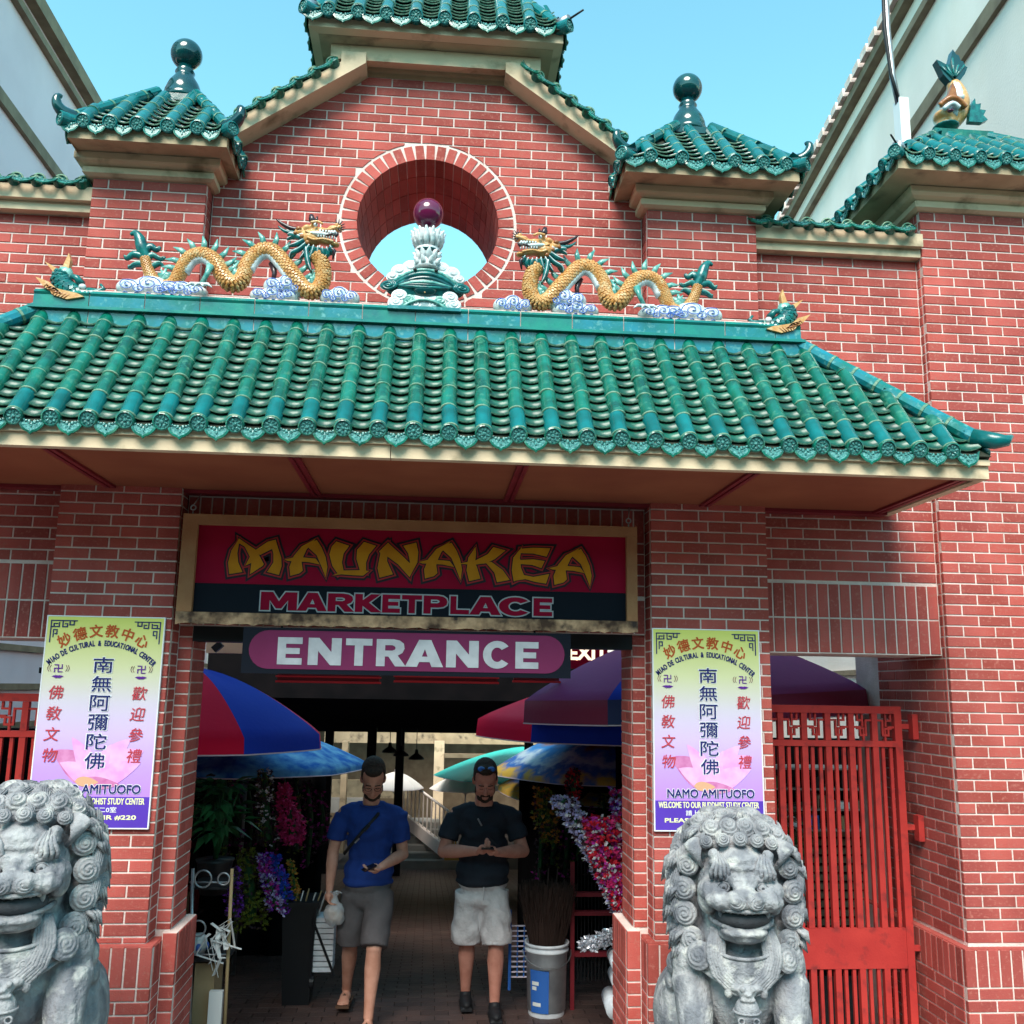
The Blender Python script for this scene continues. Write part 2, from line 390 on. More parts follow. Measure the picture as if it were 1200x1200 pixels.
class Wall:
    def __init__(s, parent): s.p = parent; s.e = []
    def put(s, me, M): s.e.append((me, M))
    def frame(s, o, th):
        return Matrix.Translation(V(o)) @ Matrix.Rotation(th, 4, 'Z')
    def rect(s, F, u0, u1, z0, z1, jit=True):
        j = JT / 2
        if u1 - u0 < .02 or z1 - z0 < .012: return
        me = brick_mesh(u1 - u0 - JT, z1 - z0 - JT)
        s.put(me, F @ Matrix.Translation(V(((u0 + u1) / 2, random.uniform(-.0008, .0008), (z0 + z1) / 2))) @ Matrix.Rotation(random.uniform(-.004, .004), 4, 'Z'))
    def poly(s, F, P):
        if len(P) < 3: return
        ar = abs(sum(P[i][0] * P[(i + 1) % len(P)][1] - P[(i + 1) % len(P)][0] * P[i][1] for i in range(len(P)))) / 2
        if ar < 6e-4: return
        me, cx, cz = poly_mesh(P); s.put(me, F @ Matrix.Translation(V((cx, 0, cz))))
    def run(s, F, u0, u1, z0, z1, off=0.0, L=.197, clipf=None, pat=None):
        k = 0; z = z1
        while z - PITCH * .4 > z0:
            zb = max(z - PITCH, z0)
            if pat:
                us = [u0]
                for w in pat[k % len(pat)]: us.append(us[-1] + w)
                us = [u for u in us if u < u1 - .03] + [u1]
            else:
                o = (off + (L / 2 if k % 2 else 0)) % L
                us = [u0]; u = u0 + (o if o > .03 else o + L)
                while u < u1 - .025: us.append(u); u += L
                us.append(u1)
            for a, b in zip(us, us[1:]):
                if clipf is None: s.rect(F, a, b, zb, z)
                else: clipf(s, F, a, b, zb, z)
            z -= PITCH; k += 1
    def soldier(s, F, u0, u1, z0, z1, w=.066):
        n = max(1, round((u1 - u0) / w)); w = (u1 - u0) / n
        for i in range(n): s.rect(F, u0 + i * w, u0 + (i + 1) * w, z0, z1)
    def flush(s, limit=300):
        Wp = pworld(s.p); sc = []
        for i, (me, M) in enumerate(s.e):
            q = M.translation; x, y, d = proj(q)
            nrm = M.to_3x3() @ V((0, -1, 0)); facing = nrm.dot((CAM - q).normalized())
            vis = (-20 < x < 1220 and -20 < y < 1220 and facing > 0 and d > 0)
            w = max(v.co.x for v in me.vertices) * 2
            sc.append((-(facing * w / d ** 2 if vis else -1), i))
        sc.sort(); keep = set(i for v, i in sc[:limit] if v < 0)
        mb = MB()
        for i, (me, M) in enumerate(s.e):
            if i in keep: link('brick', me, s.p, M=M)
            else: mb.add([v.co for v in me.vertices], [tuple(p.vertices) for p in me.polygons], M)
        if mb.f: mb.build('brickwork', MAT['brick'], s.p, kind='stuff', fix=False)
    def core(s, x0, x1, y0, y1, z0, z1, g=.0045, name='mortar'):
        MB().box(x0 + g, x1 - g, y0 + g, y1 - g, z0, z1).build(name, MAT['mortar'], s.p)

TOPZ = 5.25
def pillar(x0, x1, name, label, inner):      # inner = +1: entrance on its right side, -1: on its left
    t = thing(name, label, 'brick pillar', ((x0 + x1) / 2, .3, 0)); w = Wall(t)
    D = .46
    patA = ((.092, .195, .150, .197, .2), (.190, .152, .197, .150, .2))
    F = w.frame((0, 0, 0), 0)
    w.run(F, x0, x1, 1.03, TOPZ, pat=patA)
    FR = w.frame((x1, 0, 0), math.pi / 2); FL = w.frame((x0, 0, 0), -math.pi / 2)
    w.run(FR, .034, D, 1.03, TOPZ, off=.03); w.run(FL, -D, -.034, 1.03, TOPZ, off=.05)
    w.core(x0, x1, 0, D, 0, TOPZ)
    # plinth
    e = .05
    F2 = w.frame((0, -e, 0), 0)
    w.soldier(F2, x0 - e, x1 + e, .83, 1.03, .068); w.run(F2, x0 - e, x1 + e, 0, .83, off=.1)
    for sx, fr in ((x1 + e, math.pi / 2), (x0 - e, -math.pi / 2)):
        F3 = w.frame((sx, -e, 0), fr); a, b = (.034, .54) if fr > 0 else (-.54, -.034)
        w.soldier(F3, a, b, .83, 1.03, .068); w.run(F3, a, b, 0, .83, off=.08)
    w.core(x0 - e, x1 + e, -e, .50, 0, 1.020); MB().box(x0 - e + .006, x1 + e - .006, -e + .006, .49, 1.021, 1.029).build('plinth_top', MAT['brick'], t)
    # inner jamb of the entrance
    jx0, jx1 = (x1, x1 + .08) if inner > 0 else (x0 - .08, x0)
    FJ = w.frame((0, .15, 0), 0)
    w.run(FJ, jx0, jx1, 1.06, 2.66, pat=((.08,), (.08,)))
    FS = w.frame((jx1, .15, 0), math.pi / 2) if inner > 0 else w.frame((jx0, .15, 0), -math.pi / 2)
    if inner > 0: w.run(FS, .034, .32, 1.06, 2.66, off=.03)
    else: w.run(FS, -.32, -.034, 1.06, 2.66, off=.03)
    MB().box(jx0 + (.0045 if inner < 0 else -.01), jx1 - (.0045 if inner > 0 else -.01), .1545, .47, 0, 2.66).build('mortar', MAT['mortar'], t)
    jx0p, jx1p = jx0 - (e if inner < 0 else -e), jx1 + (e if inner > 0 else -e)
    FJ = w.frame((0, .10, 0), 0)
    w.soldier(FJ, jx0p, jx1p, .86, 1.06, .08); w.run(FJ, jx0p, jx1p, 0, .86, pat=((.08,), (.08,)))
    FS = w.frame((jx1p, .10, 0), math.pi / 2) if inner > 0 else w.frame((jx0p, .10, 0), -math.pi / 2)
    a, b = (.034, .42) if inner > 0 else (-.42, -.034)
    w.soldier(FS, a, b, .86, 1.06, .068); w.run(FS, a, b, 0, .86, off=.03)
    MB().box(jx0p + (.0045 if inner < 0 else 0), jx1p - (.0045 if inner > 0 else 0), .1045, .52, 0, 1.058).build('mortar', MAT['mortar'], t)
    w.flush(); return t
PL = pillar(-2.07, -1.41, 'brick_pillar', 'red brick pillar left of the entrance, under a small green tiled cap with a dark ball', 1)
PR = pillar(1.23, 1.92, 'brick_pillar', 'red brick pillar right of the entrance, between the name board and the red gate', -1)

# gable wall with round opening
CX, CZ, RI, RO = -.105, 5.135, .432, .545
GY = .12; GT = .94; WB = 2.66
def gz(u):                                    # top line of the gable brickwork
    d = abs(u + .085); return 6.12 if d <= .43 else 6.12 - .02 - (d - .43) * .715
GW = thing('gable_wall', 'tall red brick gable wall with a round hole above the green canopy', 'wall', (CX, .5, 2.66))
w = Wall(GW); F = w.frame((0, GY, 0), 0)
def gclip(s, F, a, b, z0, z1):
    P0 = [(a + JT / 2, z0 + JT / 2), (b - JT / 2, z0 + JT / 2), (b - JT / 2, z1 - JT / 2), (a + JT / 2, z1 - JT / 2)]
    plain = True; P = P0
    if z1 > gz(a) or z1 > gz(b):
        P = clip(P, 0, 1, 6.11); P = clip(P, .715, 1, 6.10 + .715 * (-.085 + .43)); P = clip(P, -.715, 1, 6.10 + .715 * (.085 + .43)); plain = False
    zc = (z0 + z1) / 2
    near = min(max(CX, a), b) - CX
    if math.hypot(near, min(max(CZ, z0), z1) - CZ) < RO:
        def h(z):
            q = RO ** 2 - (z - CZ) ** 2; return math.sqrt(q) if q > 0 else 0
        zl, zh = z0 + JT / 2, z1 - JT / 2; al, bl = a + JT / 2, b - JT / 2
        zs = sorted(set([zl, zh] + [zl + (zh - zl) * k / 4 for k in (1, 2, 3)] + [z_ for z_ in (CZ - RO, CZ + RO) if zl < z_ < zh]))
        for sg in (-1, 1):
            cur = [(CX + sg * h(z_), z_) for z_ in zs]
            if sg > 0: pts_ = [(min(max(x, al), bl), z_) for x, z_ in cur]; Q = [(bl, zh), (bl, zl)] + pts_ if True else None
            else: pts_ = [(max(min(x, bl), al), z_) for x, z_ in cur]; Q = [(al, zh), (al, zl)] + pts_
            if sg > 0 and al < CX - h(zl) - .001 and al < CX - h(zh) - .001 and bl < CX: continue
            if sg < 0 and al > CX: continue
            if sg > 0 and bl < CX: continue
            if not plain: Q = clip(clip(clip(Q, 0, 1, 6.11), .715, 1, 6.10 + .715 * (-.085 + .43)), -.715, 1, 6.10 + .715 * (.085 + .43))
            s.poly(F, Q)
        return
    if plain: s.rect(F, a, b, z0, z1)
    else: s.poly(F, P)
w.run(F, -1.405, 1.225, 3.39, 6.11, off=.06, clipf=gclip)
w.soldier(F, -1.405, 1.225, 3.19, 3.39, .066); w.run(F, -1.405, 1.225, 2.86, 3.19, off=.06); w.soldier(F, -1.405, 1.225, 2.66, 2.86, .066)
n = 46
for i in range(n):
    a = 2 * math.pi * (i + .5) / n
    M = Matrix.Translation(V((CX, 0, CZ))) @ Matrix.Rotation(-a, 4, 'Y')
    for j in range(4):
        y0 = GY - .001 + j * .205
        L = .1 - (JT if j == 0 else 0)
        mb = MB(); hw = (.0255 if j == 0 else .0275)
        mb.box(RI, RI + (.094 if j == 0 else .05), 0, .197, -hw, hw)
        if j == 0:
            me = mb.mesh('brick', mats=[MAT['brick']]); w0 = me
        M2 = Matrix.Translation(V((CX, y0, CZ))) @ Matrix.Rotation(-a, 4, 'Y')
        if i == 0: w.__dict__.setdefault('vm', {})[j] = mb.mesh('brick', mats=[MAT['brick']])
        w.put(w.vm[j], M2)
# mortar core with hole
circ = [(CX + (RI + .006) * math.cos(2 * math.pi * i / 64), CZ + (RI + .006) * math.sin(2 * math.pi * i / 64)) for i in range(64)]
out = [(-1.405, 2.66), (1.225, 2.66), (1.225, gz(1.225) - .005), (.345, 6.095), (.345, 6.12), (-.515, 6.12), (-.515, 6.095), (-1.405, gz(-1.405) - .005)]
me = fill2d([out, circ], (GY + .0045 + GT) / 2, ext=(GT - GY - .0045) / 2); link('mortar', me, GW, MAT['mortar'])
w.flush()

def sidewall(x0, x1, name, label, off):
    t = thing(name, label, 'wall', ((x0 + x1) / 2, .3, 2.57)); w = Wall(t); F = w.frame((0, .12, 0), 0)
    w.run(F, x0, x1, 2.985, 5.06, off=off)
    w.soldier(F, x0, x1, 2.78, 2.985); w.soldier(F, x0, x1, 2.575, 2.78)
    w.core(x0 - .03, x1 + .03, .12, .6, 2.573, 5.06)
    w.flush()
    # coping: two cream bands, tile ends on top
    MB().box(x0, x1, .02, .7, 5.115, 5.20).build('coping', MAT['cream'], t)
    MB().box(x0, x1, .06, .66, 5.06, 5.113).build('coping', MAT['cream'], t)
    return t
SR = sidewall(1.92, 3.0, 'side_wall', 'brick wall panel above the right red gate, between pillar and corner pier', .07)
SL = sidewall(-3.35, -2.07, 'side_wall', 'brick wall panel at the far left above the left gate opening', .02)

# right corner pier
PX0, PX1, PY = 3.0, 4.02, .05
RP = thing('brick_pier', 'broad sunlit brick corner pier at the right edge, under the fish topped cap', 'brick pillar', (3.6, .5, 0))
w = Wall(RP); F = w.frame((0, PY, 0), 0)
w.run(F, PX0, PX1, .98, 5.37, off=.105)
FL = w.frame((PX0, PY, 0), -math.pi / 2)
w.run(FL, -.9, -.034, .98, 5.37, off=.04)
w.core(PX0, PX1, PY, 1.3, 0, 5.37)
F = w.frame((0, PY - .05, 0), 0); w.soldier(F, PX0 - .05, PX1, .78, .98, .066); w.run(F, PX0 - .05, PX1, 0, .78, off=.07)
FL = w.frame((PX0 - .05, PY - .05, 0), -math.pi / 2); w.soldier(FL, -.95, -.034, .78, .98, .066); w.run(FL, -.95, -.034, 0, .78, off=.02)
w.core(PX0 - .05, PX1, PY - .05, 1.35, 0, .970); MB().box(PX0 - .044, PX1, PY - .044, 1.3, .971, .979).build('plinth_top', MAT['brick'], RP)
w.flush()
LP = thing('brick_pier', 'brick corner pier just outside the left edge of the picture', 'brick pillar', (-3.9, .5, 0))
w = Wall(LP); F = w.frame((0, PY, 0), 0); w.run(F, -4.6, -3.35, 0, 5.37); FRr = w.frame((-3.35, PY, 0), math.pi / 2); w.run(FRr, .034, .9, 0, 5.37)
w.core(-4.6, -3.35, PY, 1.3, 0, 5.37); w.flush()

# ------------------------------------------------------------ glazed tiles
def tube_tile(r=.041, L=.165, n=9):
    mb = MB()
    def ring(y, rr): return [(rr * math.cos(math.pi * i / n), y, rr * math.sin(math.pi * i / n)) for i in range(n + 1)]
    secs = [(0, r * .95), (L - .009, r), (L - .009, r), (L - .008, r * 1.035), (L, r * 1.03), (L, r * .85)] if True else [(0, r * .95), (L - .009, r), (L - .008, r * 1.035), (L, r * 1.03), (L, r * .85)]
    vs = []
    for y, rr in secs: vs += ring(-y, rr)
    for k in range(len(secs) - 1):
        mb.cm = 0 if k == 0 else 1
    b = 0
    fs = []; ms = []
    for k in range(len(secs) - 1):
        for i in range(n):
            if k == 1: continue
            fs.append((k * (n + 1) + i, k * (n + 1) + i + 1, (k + 1) * (n + 1) + i + 1, (k + 1) * (n + 1) + i)); ms.append(0 if k == 0 else 1)
    mb.v = vs; mb.f = fs; mb.m = ms
    return mb
def pan_tile(w=.13, L=.10, sag=.024, th=.009, n=6):
    mb = MB(); vs = []
    for (y, dz) in ((0, -.003), (-L, .024), (-L, .024 - th)):
        for i in range(n + 1):
            u = i / n * 2 - 1; vs.append((u * w / 2, y, dz - sag * (1 - u * u)))
    fs = []; ms = []
    for k in range(2):
        for i in range(n): fs.append((k * (n + 1) + i, k * (n + 1) + i + 1, (k + 1) * (n + 1) + i + 1, (k + 1) * (n + 1) + i)); ms.append(k)
    mb.v = vs; mb.f = fs; mb.m = ms; return mb
def disc_tile(r=.043):
    mb = MB(); n = 20                     # faces -y
    mb.cm = 0
    prof = [(r * .9, .05), (r, .045), (r, 0), (r * .84, -.004), (r * .80, .004)]
    Mx = Matrix.Rotation(RD(90), 4, 'X')
    vs = []
    for rr, y in prof:
        for j in range(n): a = 2 * math.pi * j / n; vs.append((rr * math.cos(a), y, rr * math.sin(a)))
    fs = []; ms = []
    for i in range(len(prof) - 1):
        for j in range(n): fs.append((i * n + j, (i + 1) * n + j, (i + 1) * n + (j + 1) % n, i * n + (j + 1) % n)); ms.append(0)
    fs.append(tuple((len(prof) - 1) * n + j for j in range(n))); ms.append(1)
    mb.v = vs; mb.f = fs; mb.m = ms
    mb.cm = 1
    for k in range(8):                     # raised petals
        a = 2 * math.pi * k / 8; mb.ell((r * .5 * math.cos(a), .003, r * .5 * math.sin(a)), (r * .20, .004, r * .13), 6, 4, rot=(0, -math.degrees(a), 0))
    mb.ell((0, .002, 0), (r * .2, .006, r * .2), 8, 4)
    return mb
def drip_tile(w=.132, h=.072, n=12):
    mb = MB(); top = []; bot = []
    for i in range(n + 1):
        u = i / n * 2 - 1
        zt = -.026 * (1 - u * u) + .004
        zb = .004 - h * math.sqrt(max(0, 1 - u * u)) * .98 - .004 - (.009 if i == n // 2 else 0)
        top.append((u * w / 2, 0, zt)); bot.append((u * w / 2 * .97, .012, zb))
    P = [(p[0], p[2]) for p in top] + [(p[0], p[2]) for p in reversed(bot)]
    m2 = len(P)
    vs = [(x, 0, z) for x, z in P] + [(x, .010, z) for x, z in P]
    cx = sum(p[0] for p in P) / m2; cz = sum(p[1] for p in P) / m2
    vs += [(cx + (x - cx) * .82, -.002, cz + (z - cz) * .80) for x, z in P]
    vs += [(cx + (x - cx) * .78, .003, cz + (z - cz) * .74) for x, z in P]
    fs = []; ms = []
    for i in range(m2):
        j = (i + 1) % m2
        fs.append((i, i + m2, j + m2, j)); ms.append(0)
        fs.append((i, j, j + 2 * m2, i + 2 * m2)); ms.append(0)
        fs.append((i + 2 * m2, j + 2 * m2, j + 3 * m2, i + 3 * m2)); ms.append(1)
    fs.append(tuple(3 * m2 + i for i in range(m2))); ms.append(1)
    fs.append(tuple(m2 + i for i in reversed(range(m2)))); ms.append(0)
    mb.v = vs; mb.f = fs; mb.m = ms; mb.cm = 1
    for s_ in (-1, 1):
        for q in range(3): mb.ell((s_ * w * (.09 + .1 * q), .001, cz + .006 + .004 * q), (.008, .004, .005 + .004 * (q == 0)), 6, 4)
    mb.ell((0, .001, cz - .006), (.006, .004, .014), 6, 4)
    return mb
def shade(mb, mats, smooth=True):
    me = mb.mesh('tile', smooth, mats); return me
T_TUBE = shade(tube_tile(), [MAT['glaze'], MAT['glazeedge']]); T_TUBEB = shade(tube_tile(), [MAT['glazeb'], MAT['glazeedge']])
T_PAN = shade(pan_tile(), [MAT['glazepan'], MAT['glazeedge']]); T_DISC = shade(disc_tile(), [MAT['glaze'], MAT['glazerel']], False)
T_DRIP = shade(drip_tile(), [MAT['glaze'], MAT['glazerel']], False)
T_TUBEK = shade(tube_tile(), [MAT['glazedk'], MAT['glazeedge']]); T_PANK = shade(pan_tile(), [MAT['glazedk'], MAT['glazeedge']])
T_DISCB = shade(disc_tile(), [MAT['glazeb'], MAT['glazerel']], False)

class Tiles:
    def __init__(s, parent): s.p = parent; s.e = {}
    def put(s, name, me, M): s.e.setdefault(name, []).append((me, M))
    def flush(s, limit=300):
        for name, L in s.e.items():
            L.sort(key=lambda q: (q[1].translation - CAM).length)
            for me, M in L[:limit]: link(name, me, s.p, M=M)
            rest = L[limit:]
            if rest:
                mb = MB()
                for me, M in rest:
                    b = len(mb.v); mb.v += [tuple(M @ v.co) for v in me.vertices]
                    for p in me.polygons: mb.f.append(tuple(b + i for i in p.vertices)); mb.m.append(p.material_index)
                mb.build(name, list(rest[0][0].materials), s.p, smooth=True, kind='stuff', fix=False)

def slope_frame(top, down, side):          # local -y runs down the slope, x along the eave, z out of the roof
    d = V(down).normalized(); x = V(side).normalized(); z = x.cross(-d); z.normalize()
    if z.z < 0: z = -z
    y = -d
    M = Matrix(((x.x, y.x, z.x, top[0]), (x.y, y.y, z.y, top[1]), (x.z, y.z, z.z, top[2]), (0, 0, 0, 1)))
    return M
def tile_slope(T, top0, top1, eave0, eave1, xs, tube, tubeb, pan, disc, drip, tl=.165, pl=.076, sc=1.0, lastblue=True, drips=True, pans=True):
    """top0,top1 ends of the ridge line, eave0,eave1 ends of the eave line; xs = positions along the eave in metres from eave0"""
    top0, top1, eave0, eave1 = map(V, (top0, top1, eave0, eave1))
    ev = (eave1 - eave0); EL = ev.length; ex = ev / EL
    tm0 = (top0 - eave0); u0 = tm0.dot(ex); u1 = (top1 - eave0).dot(ex)
    perp = tm0 - ex * u0; H = perp.length; up = perp / H
    def reach(u):                            # height of the slope above the eave at position u
        if u < u0: return H * max(0, u / u0) if u0 > 0 else 0
        if u > u1: return H * max(0, (EL - u) / (EL - u1)) if EL > u1 else 0
        return H
    for k, u in enumerate(xs):
        h = reach(u)
        if h > .06:
            d = 0; j = 0
            while d < h - .03:
                L = min(tl * sc, h - d)
                p = eave0 + ex * u + up * min(d + tl * sc, h + .02)
                M = slope_frame(p, -up, ex) @ Matrix.Diagonal((sc, sc * (1 if L > tl * sc * .8 else (L + .02) / (tl * sc)), sc, 1)) @ Matrix.Rotation(random.uniform(-.03, .03), 4, 'Z') @ Matrix.Translation(V((random.uniform(-.0015, .0015), 0, random.uniform(-.0015, .002))))
                T.put('round_tile', tubeb if (j == 0 and lastblue) else tube, M)
                d += tl * sc; j += 1
        if h > .0:
            nrm = slope_frame((0, 0, 0), -up, ex).to_3x3() @ V((0, 0, 1))
            p = eave0 + ex * u - up * .020 + nrm * .004
            hz = V((up.x, up.y, 0)).normalized()
            yy = (hz * .93 + V((0, 0, 1)) * .30).normalized()
            zz = ex.cross(yy); zz = -zz if zz.z < 0 else zz
            M = Matrix(((ex.x, yy.x, zz.x, p.x), (ex.y, yy.y, zz.y, p.y), (ex.z, yy.z, zz.z, p.z), (0, 0, 0, 1))) @ Matrix.Rotation(random.uniform(0, 1), 4, 'Y') @ Matrix.Diagonal((sc, sc, sc, 1))
            T.put('end_disc', disc, M)
    cs = [xs[0] - (xs[1] - xs[0]) / 2] + [(a + b) / 2 for a, b in zip(xs, xs[1:])] + [xs[-1] + (xs[1] - xs[0]) / 2]
    for u in cs:
        if u < .02 or u > EL - .02: continue
        h = reach(u); wd = (xs[1] - xs[0]) / .1643
        if pans:
            d = 0.0
            while d + .085 < h or d == 0:
                if h < .05: break
                p = eave0 + ex * u + up * (d + .10)
                M = slope_frame(p, -up, ex) @ Matrix.Diagonal((wd, 1, 1, 1)) @ Matrix.Translation(V((0, 0, random.uniform(-.001, .002)))) @ Matrix.Rotation(random.uniform(-.03, .03), 4, 'Z') @ Matrix.Rotation(random.uniform(-.02, .02), 4, 'X')
                T.put('pan_tile', pan, M); d += pl
        if drips and h > 0.01:
            hz = V((up.x, up.y, 0)).normalized(); p = eave0 + ex * u - up * .006
            yy = (hz * .86 + V((0, 0, 1)) * -.1).normalized(); zz = ex.cross(yy); zz = -zz if zz.z < 0 else zz
            M = Matrix(((ex.x, yy.x, zz.x, p.x), (ex.y, yy.y, zz.y, p.y), (ex.z, yy.z, zz.z, p.z), (0, 0, 0, 1))) @ Matrix.Diagonal((wd, 1, 1.14, 1)) @ Matrix.Rotation(random.uniform(-.03, .03), 4, 'Y')
            T.put('drip_tile', drip, M)

# ------------------------------------------------------------ canopy over the entrance
EY, RY = -.97, -.35; EZ, RZ = 3.535, 4.205
EX0, EX1 = -2.86, 2.72; RX0, RX1 = -2.11, 1.97
CAN = thing('tiled_canopy', 'wide green glazed tile canopy over the entrance with a cream edge', 'canopy roof', (-.07, -.4, 3.4))
MB().add([(EX0, EY, EZ - .03), (EX1, EY, EZ - .03), (RX1, RY, RZ + .05), (RX0, RY, RZ + .05), (EX1, .11, EZ - .03), (EX0, .11, EZ - .03), (RX1, -.1, RZ + .05), (RX0, -.1, RZ + .05)],
         [(0, 1, 2, 3), (1, 4, 6, 2), (5, 0, 3, 7), (2, 6, 7, 3), (4, 5, 7, 6), (0, 5, 4, 1)]).build('roof_deck', MAT['deck'], CAN)
T = Tiles(CAN)
us = [(-.61 + .1643 * k) - EX0 for k in range(-13, 21)]
us = [u for u in us if .04 < u < (EX1 - EX0) - .05]
RT = RZ + .08
tile_slope(T, (RX0, RY, RT), (RX1, RY, RT), (EX0, EY, EZ), (EX1, EY, EZ), us, T_TUBE, T_TUBEB, T_PAN, T_DISC, T_DRIP)
us2 = [.08 + .165 * k for k in range(6)]
tile_slope(T, (RX1, RY, RT), (RX1, -.1, RT), (EX1, EY, EZ), (EX1, .11, EZ), us2, T_TUBE, T_TUBEB, T_PAN, T_DISC, T_DRIP)
tile_slope(T, (RX0, -.1, RT), (RX0, RY, RT), (EX0, .11, EZ), (EX0, EY, EZ), us2, T_TUBE, T_TUBEB, T_PAN, T_DISC, T_DRIP)
T.flush()
# hips
def hip(parent, a, b, r=.045, n=7, mat='ridgeb', tip=None, horn=False, m2='glazeedge', name='hip_tile'):
    a = V(a); b = V(b); d = (b - a) / n
    me = None
    for i in range(n):
        mb = MB(); p = a + d * i; q = a + d * (i + 1)
        mb.tube([p, p + (q - p) * .9], [r * .97, r], 10); mb.cm = 1; mb.tube([p + (q - p) * .9, q], [r * 1.05, r * 1.05], 10)
        mb.build(name, [MAT[mat], MAT[m2]], parent, smooth=False)
for s_, ex_, rx_ in ((1, EX1, RX1), (-1, EX0, RX0)):
    hip(CAN, (rx_, RY - .02, RZ + .085), (ex_ - .05 * s_, EY + .05, EZ + .075), .043, 8)
    MB().tube([(ex_ - .06 * s_, EY + .05, EZ + .08), (ex_ + .015 * s_, EY - .02, EZ + .045), (ex_ + .06 * s_, EY - .04, EZ + .045), (ex_ + .085 * s_, EY - .05, EZ + .068)], [.046, .042, .030, .008], 10).build('hip_tip', MAT['glazeb'], CAN, True)
# cream fascia with joints, soffit, red strips
for x0, x1 in ((EX0, -.225), (-.221, EX1 - .0)):
    MB().box(x0, x1, EY + .035, EY + .085, 3.400, 3.462).build('fascia', MAT['cream'], CAN)
MB().box(EX0 - .0, EX1, EY + .018, EY + .085, 3.464, 3.492).build('fascia', MAT['cream'], CAN)
for sx, s_ in ((EX1, -1), (EX0, 1)):
    MB().box(min(sx, sx + .05 * s_), max(sx, sx + .05 * s_), EY + .087, .115, 3.400, 3.462).build('fascia', MAT['cream'], CAN)
    MB().box(min(sx, sx + .05 * s_) , max(sx, sx + .05 * s_), EY + .087, .115, 3.464, 3.492).build('fascia', MAT['cream'], CAN)
MB().box(EX0 + .05, EX1 - .05, EY + .086, .115, 3.412, 3.43).build('soffit', MAT['soffit'], CAN)
strip = MB().box(-.028, -.006, 0, .93, 3.398, 3.412).box(.006, .028, 0, .93, 3.398, 3.412).box(-.006, .006, 0, .93, 3.406, 3.412)
for x in (-1.80, -.68, .41, 1.55, EX1 - .11, EX0 + .11):
    m2 = MB(); m2.add([(p[0] + x, p[1] + EY + .09, p[2]) for p in strip.v], strip.f); m2.build('batten', MAT['redtrim'], CAN)
MB().box(EX0 + .05, EX1 - .05, .03, .11, 3.392, 3.411).build('batten', MAT['redtrim'], CAN)
# ridge: lower course, moulding, upper course and green top, in separate glazed blocks
x = RX0 - .03; k = 0
while x < RX1 + .02:
    x2 = min(x + .285, RX1 + .03)
    MB().box(x + .0025, x2 - .0025, RY - .075, RY + .06, RZ - .04, RZ + .054).build('ridge_block', MAT['ridgeb'], CAN)
    MB().box(x + .0025, x2 - .0025, RY - .080, RY + .06, RZ + .073, RZ + .134).build('ridge_block', MAT['ridgeb'] if (k % 3) else MAT['ridgeg'], CAN)
    pr = [(-.078, .136), (-.085, .148), (-.075, .164), (-.04, .180), (.04, .180), (.06, .136)]
    MB().add([(xx, RY + a, RZ + b) for xx in (x + .0025, x2 - .0025) for a, b in pr], [tuple(range(6)), tuple(range(11, 5, -1))] + [(i, i + 6, (i + 1) % 6 + 6, (i + 1) % 6) for i in range(6)]).build('ridge_block', MAT['ridgeg'], CAN)
    x = x2; k += 1
MB().box(RX0 - .027, RX1 + .027, RY - .070, RY + .05, RZ - .02, RZ + .172).build('ridge_core', MAT['mortar'], CAN)
MB().box(RX0 - .045, RX1 + .045, RY - .10, RY + .07, RZ + .056, RZ + .071).build('ridge_moulding', MAT['ridgeg'], CAN)
CX_ = CAN
# ------------------------------------------------------------ small hipped caps
def square_ring(mb, x0, x1, y0, y1, prof):   # prof: (outset, z) going up
    vs = []
    for o, z in prof: vs += [(x0 - o, y0 - o, z), (x1 + o, y0 - o, z), (x1 + o, y1 + o, z), (x0 - o, y1 + o, z)]
    n = len(prof)
    fs = [(i * 4 + j, i * 4 + (j + 1) % 4, (i + 1) * 4 + (j + 1) % 4, (i + 1) * 4 + j) for i in range(n - 1) for j in range(4)]
    fs += [(3, 2, 1, 0), ((n - 1) * 4, (n - 1) * 4 + 1, (n - 1) * 4 + 2, (n - 1) * 4 + 3)]
    return mb.add(vs, fs)
def sp_(P, k=4):
    out = []
    for i in range(len(P) - 1):
        a, b, c, d = P[max(i - 1, 0)], P[i], P[i + 1], P[min(i + 2, len(P) - 1)]
        for j in range(k):
            t = j / k; out.append(.5 * ((2 * b) + (c - a) * t + (2 * a - 5 * b + 4 * c - d) * t * t + (3 * b - a - 3 * c + d) * t ** 3))
    out.append(P[-1]); return out
def aimM(c, n):
    n = V(n).normalized(); y = -n; x = y.cross(V((0, 0, 1))).normalized(); z = x.cross(y)
    return Matrix(((x.x, y.x, z.x, c[0]), (x.y, y.y, z.y, c[1]), (x.z, y.z, z.z, c[2]), (0, 0, 0, 1)))
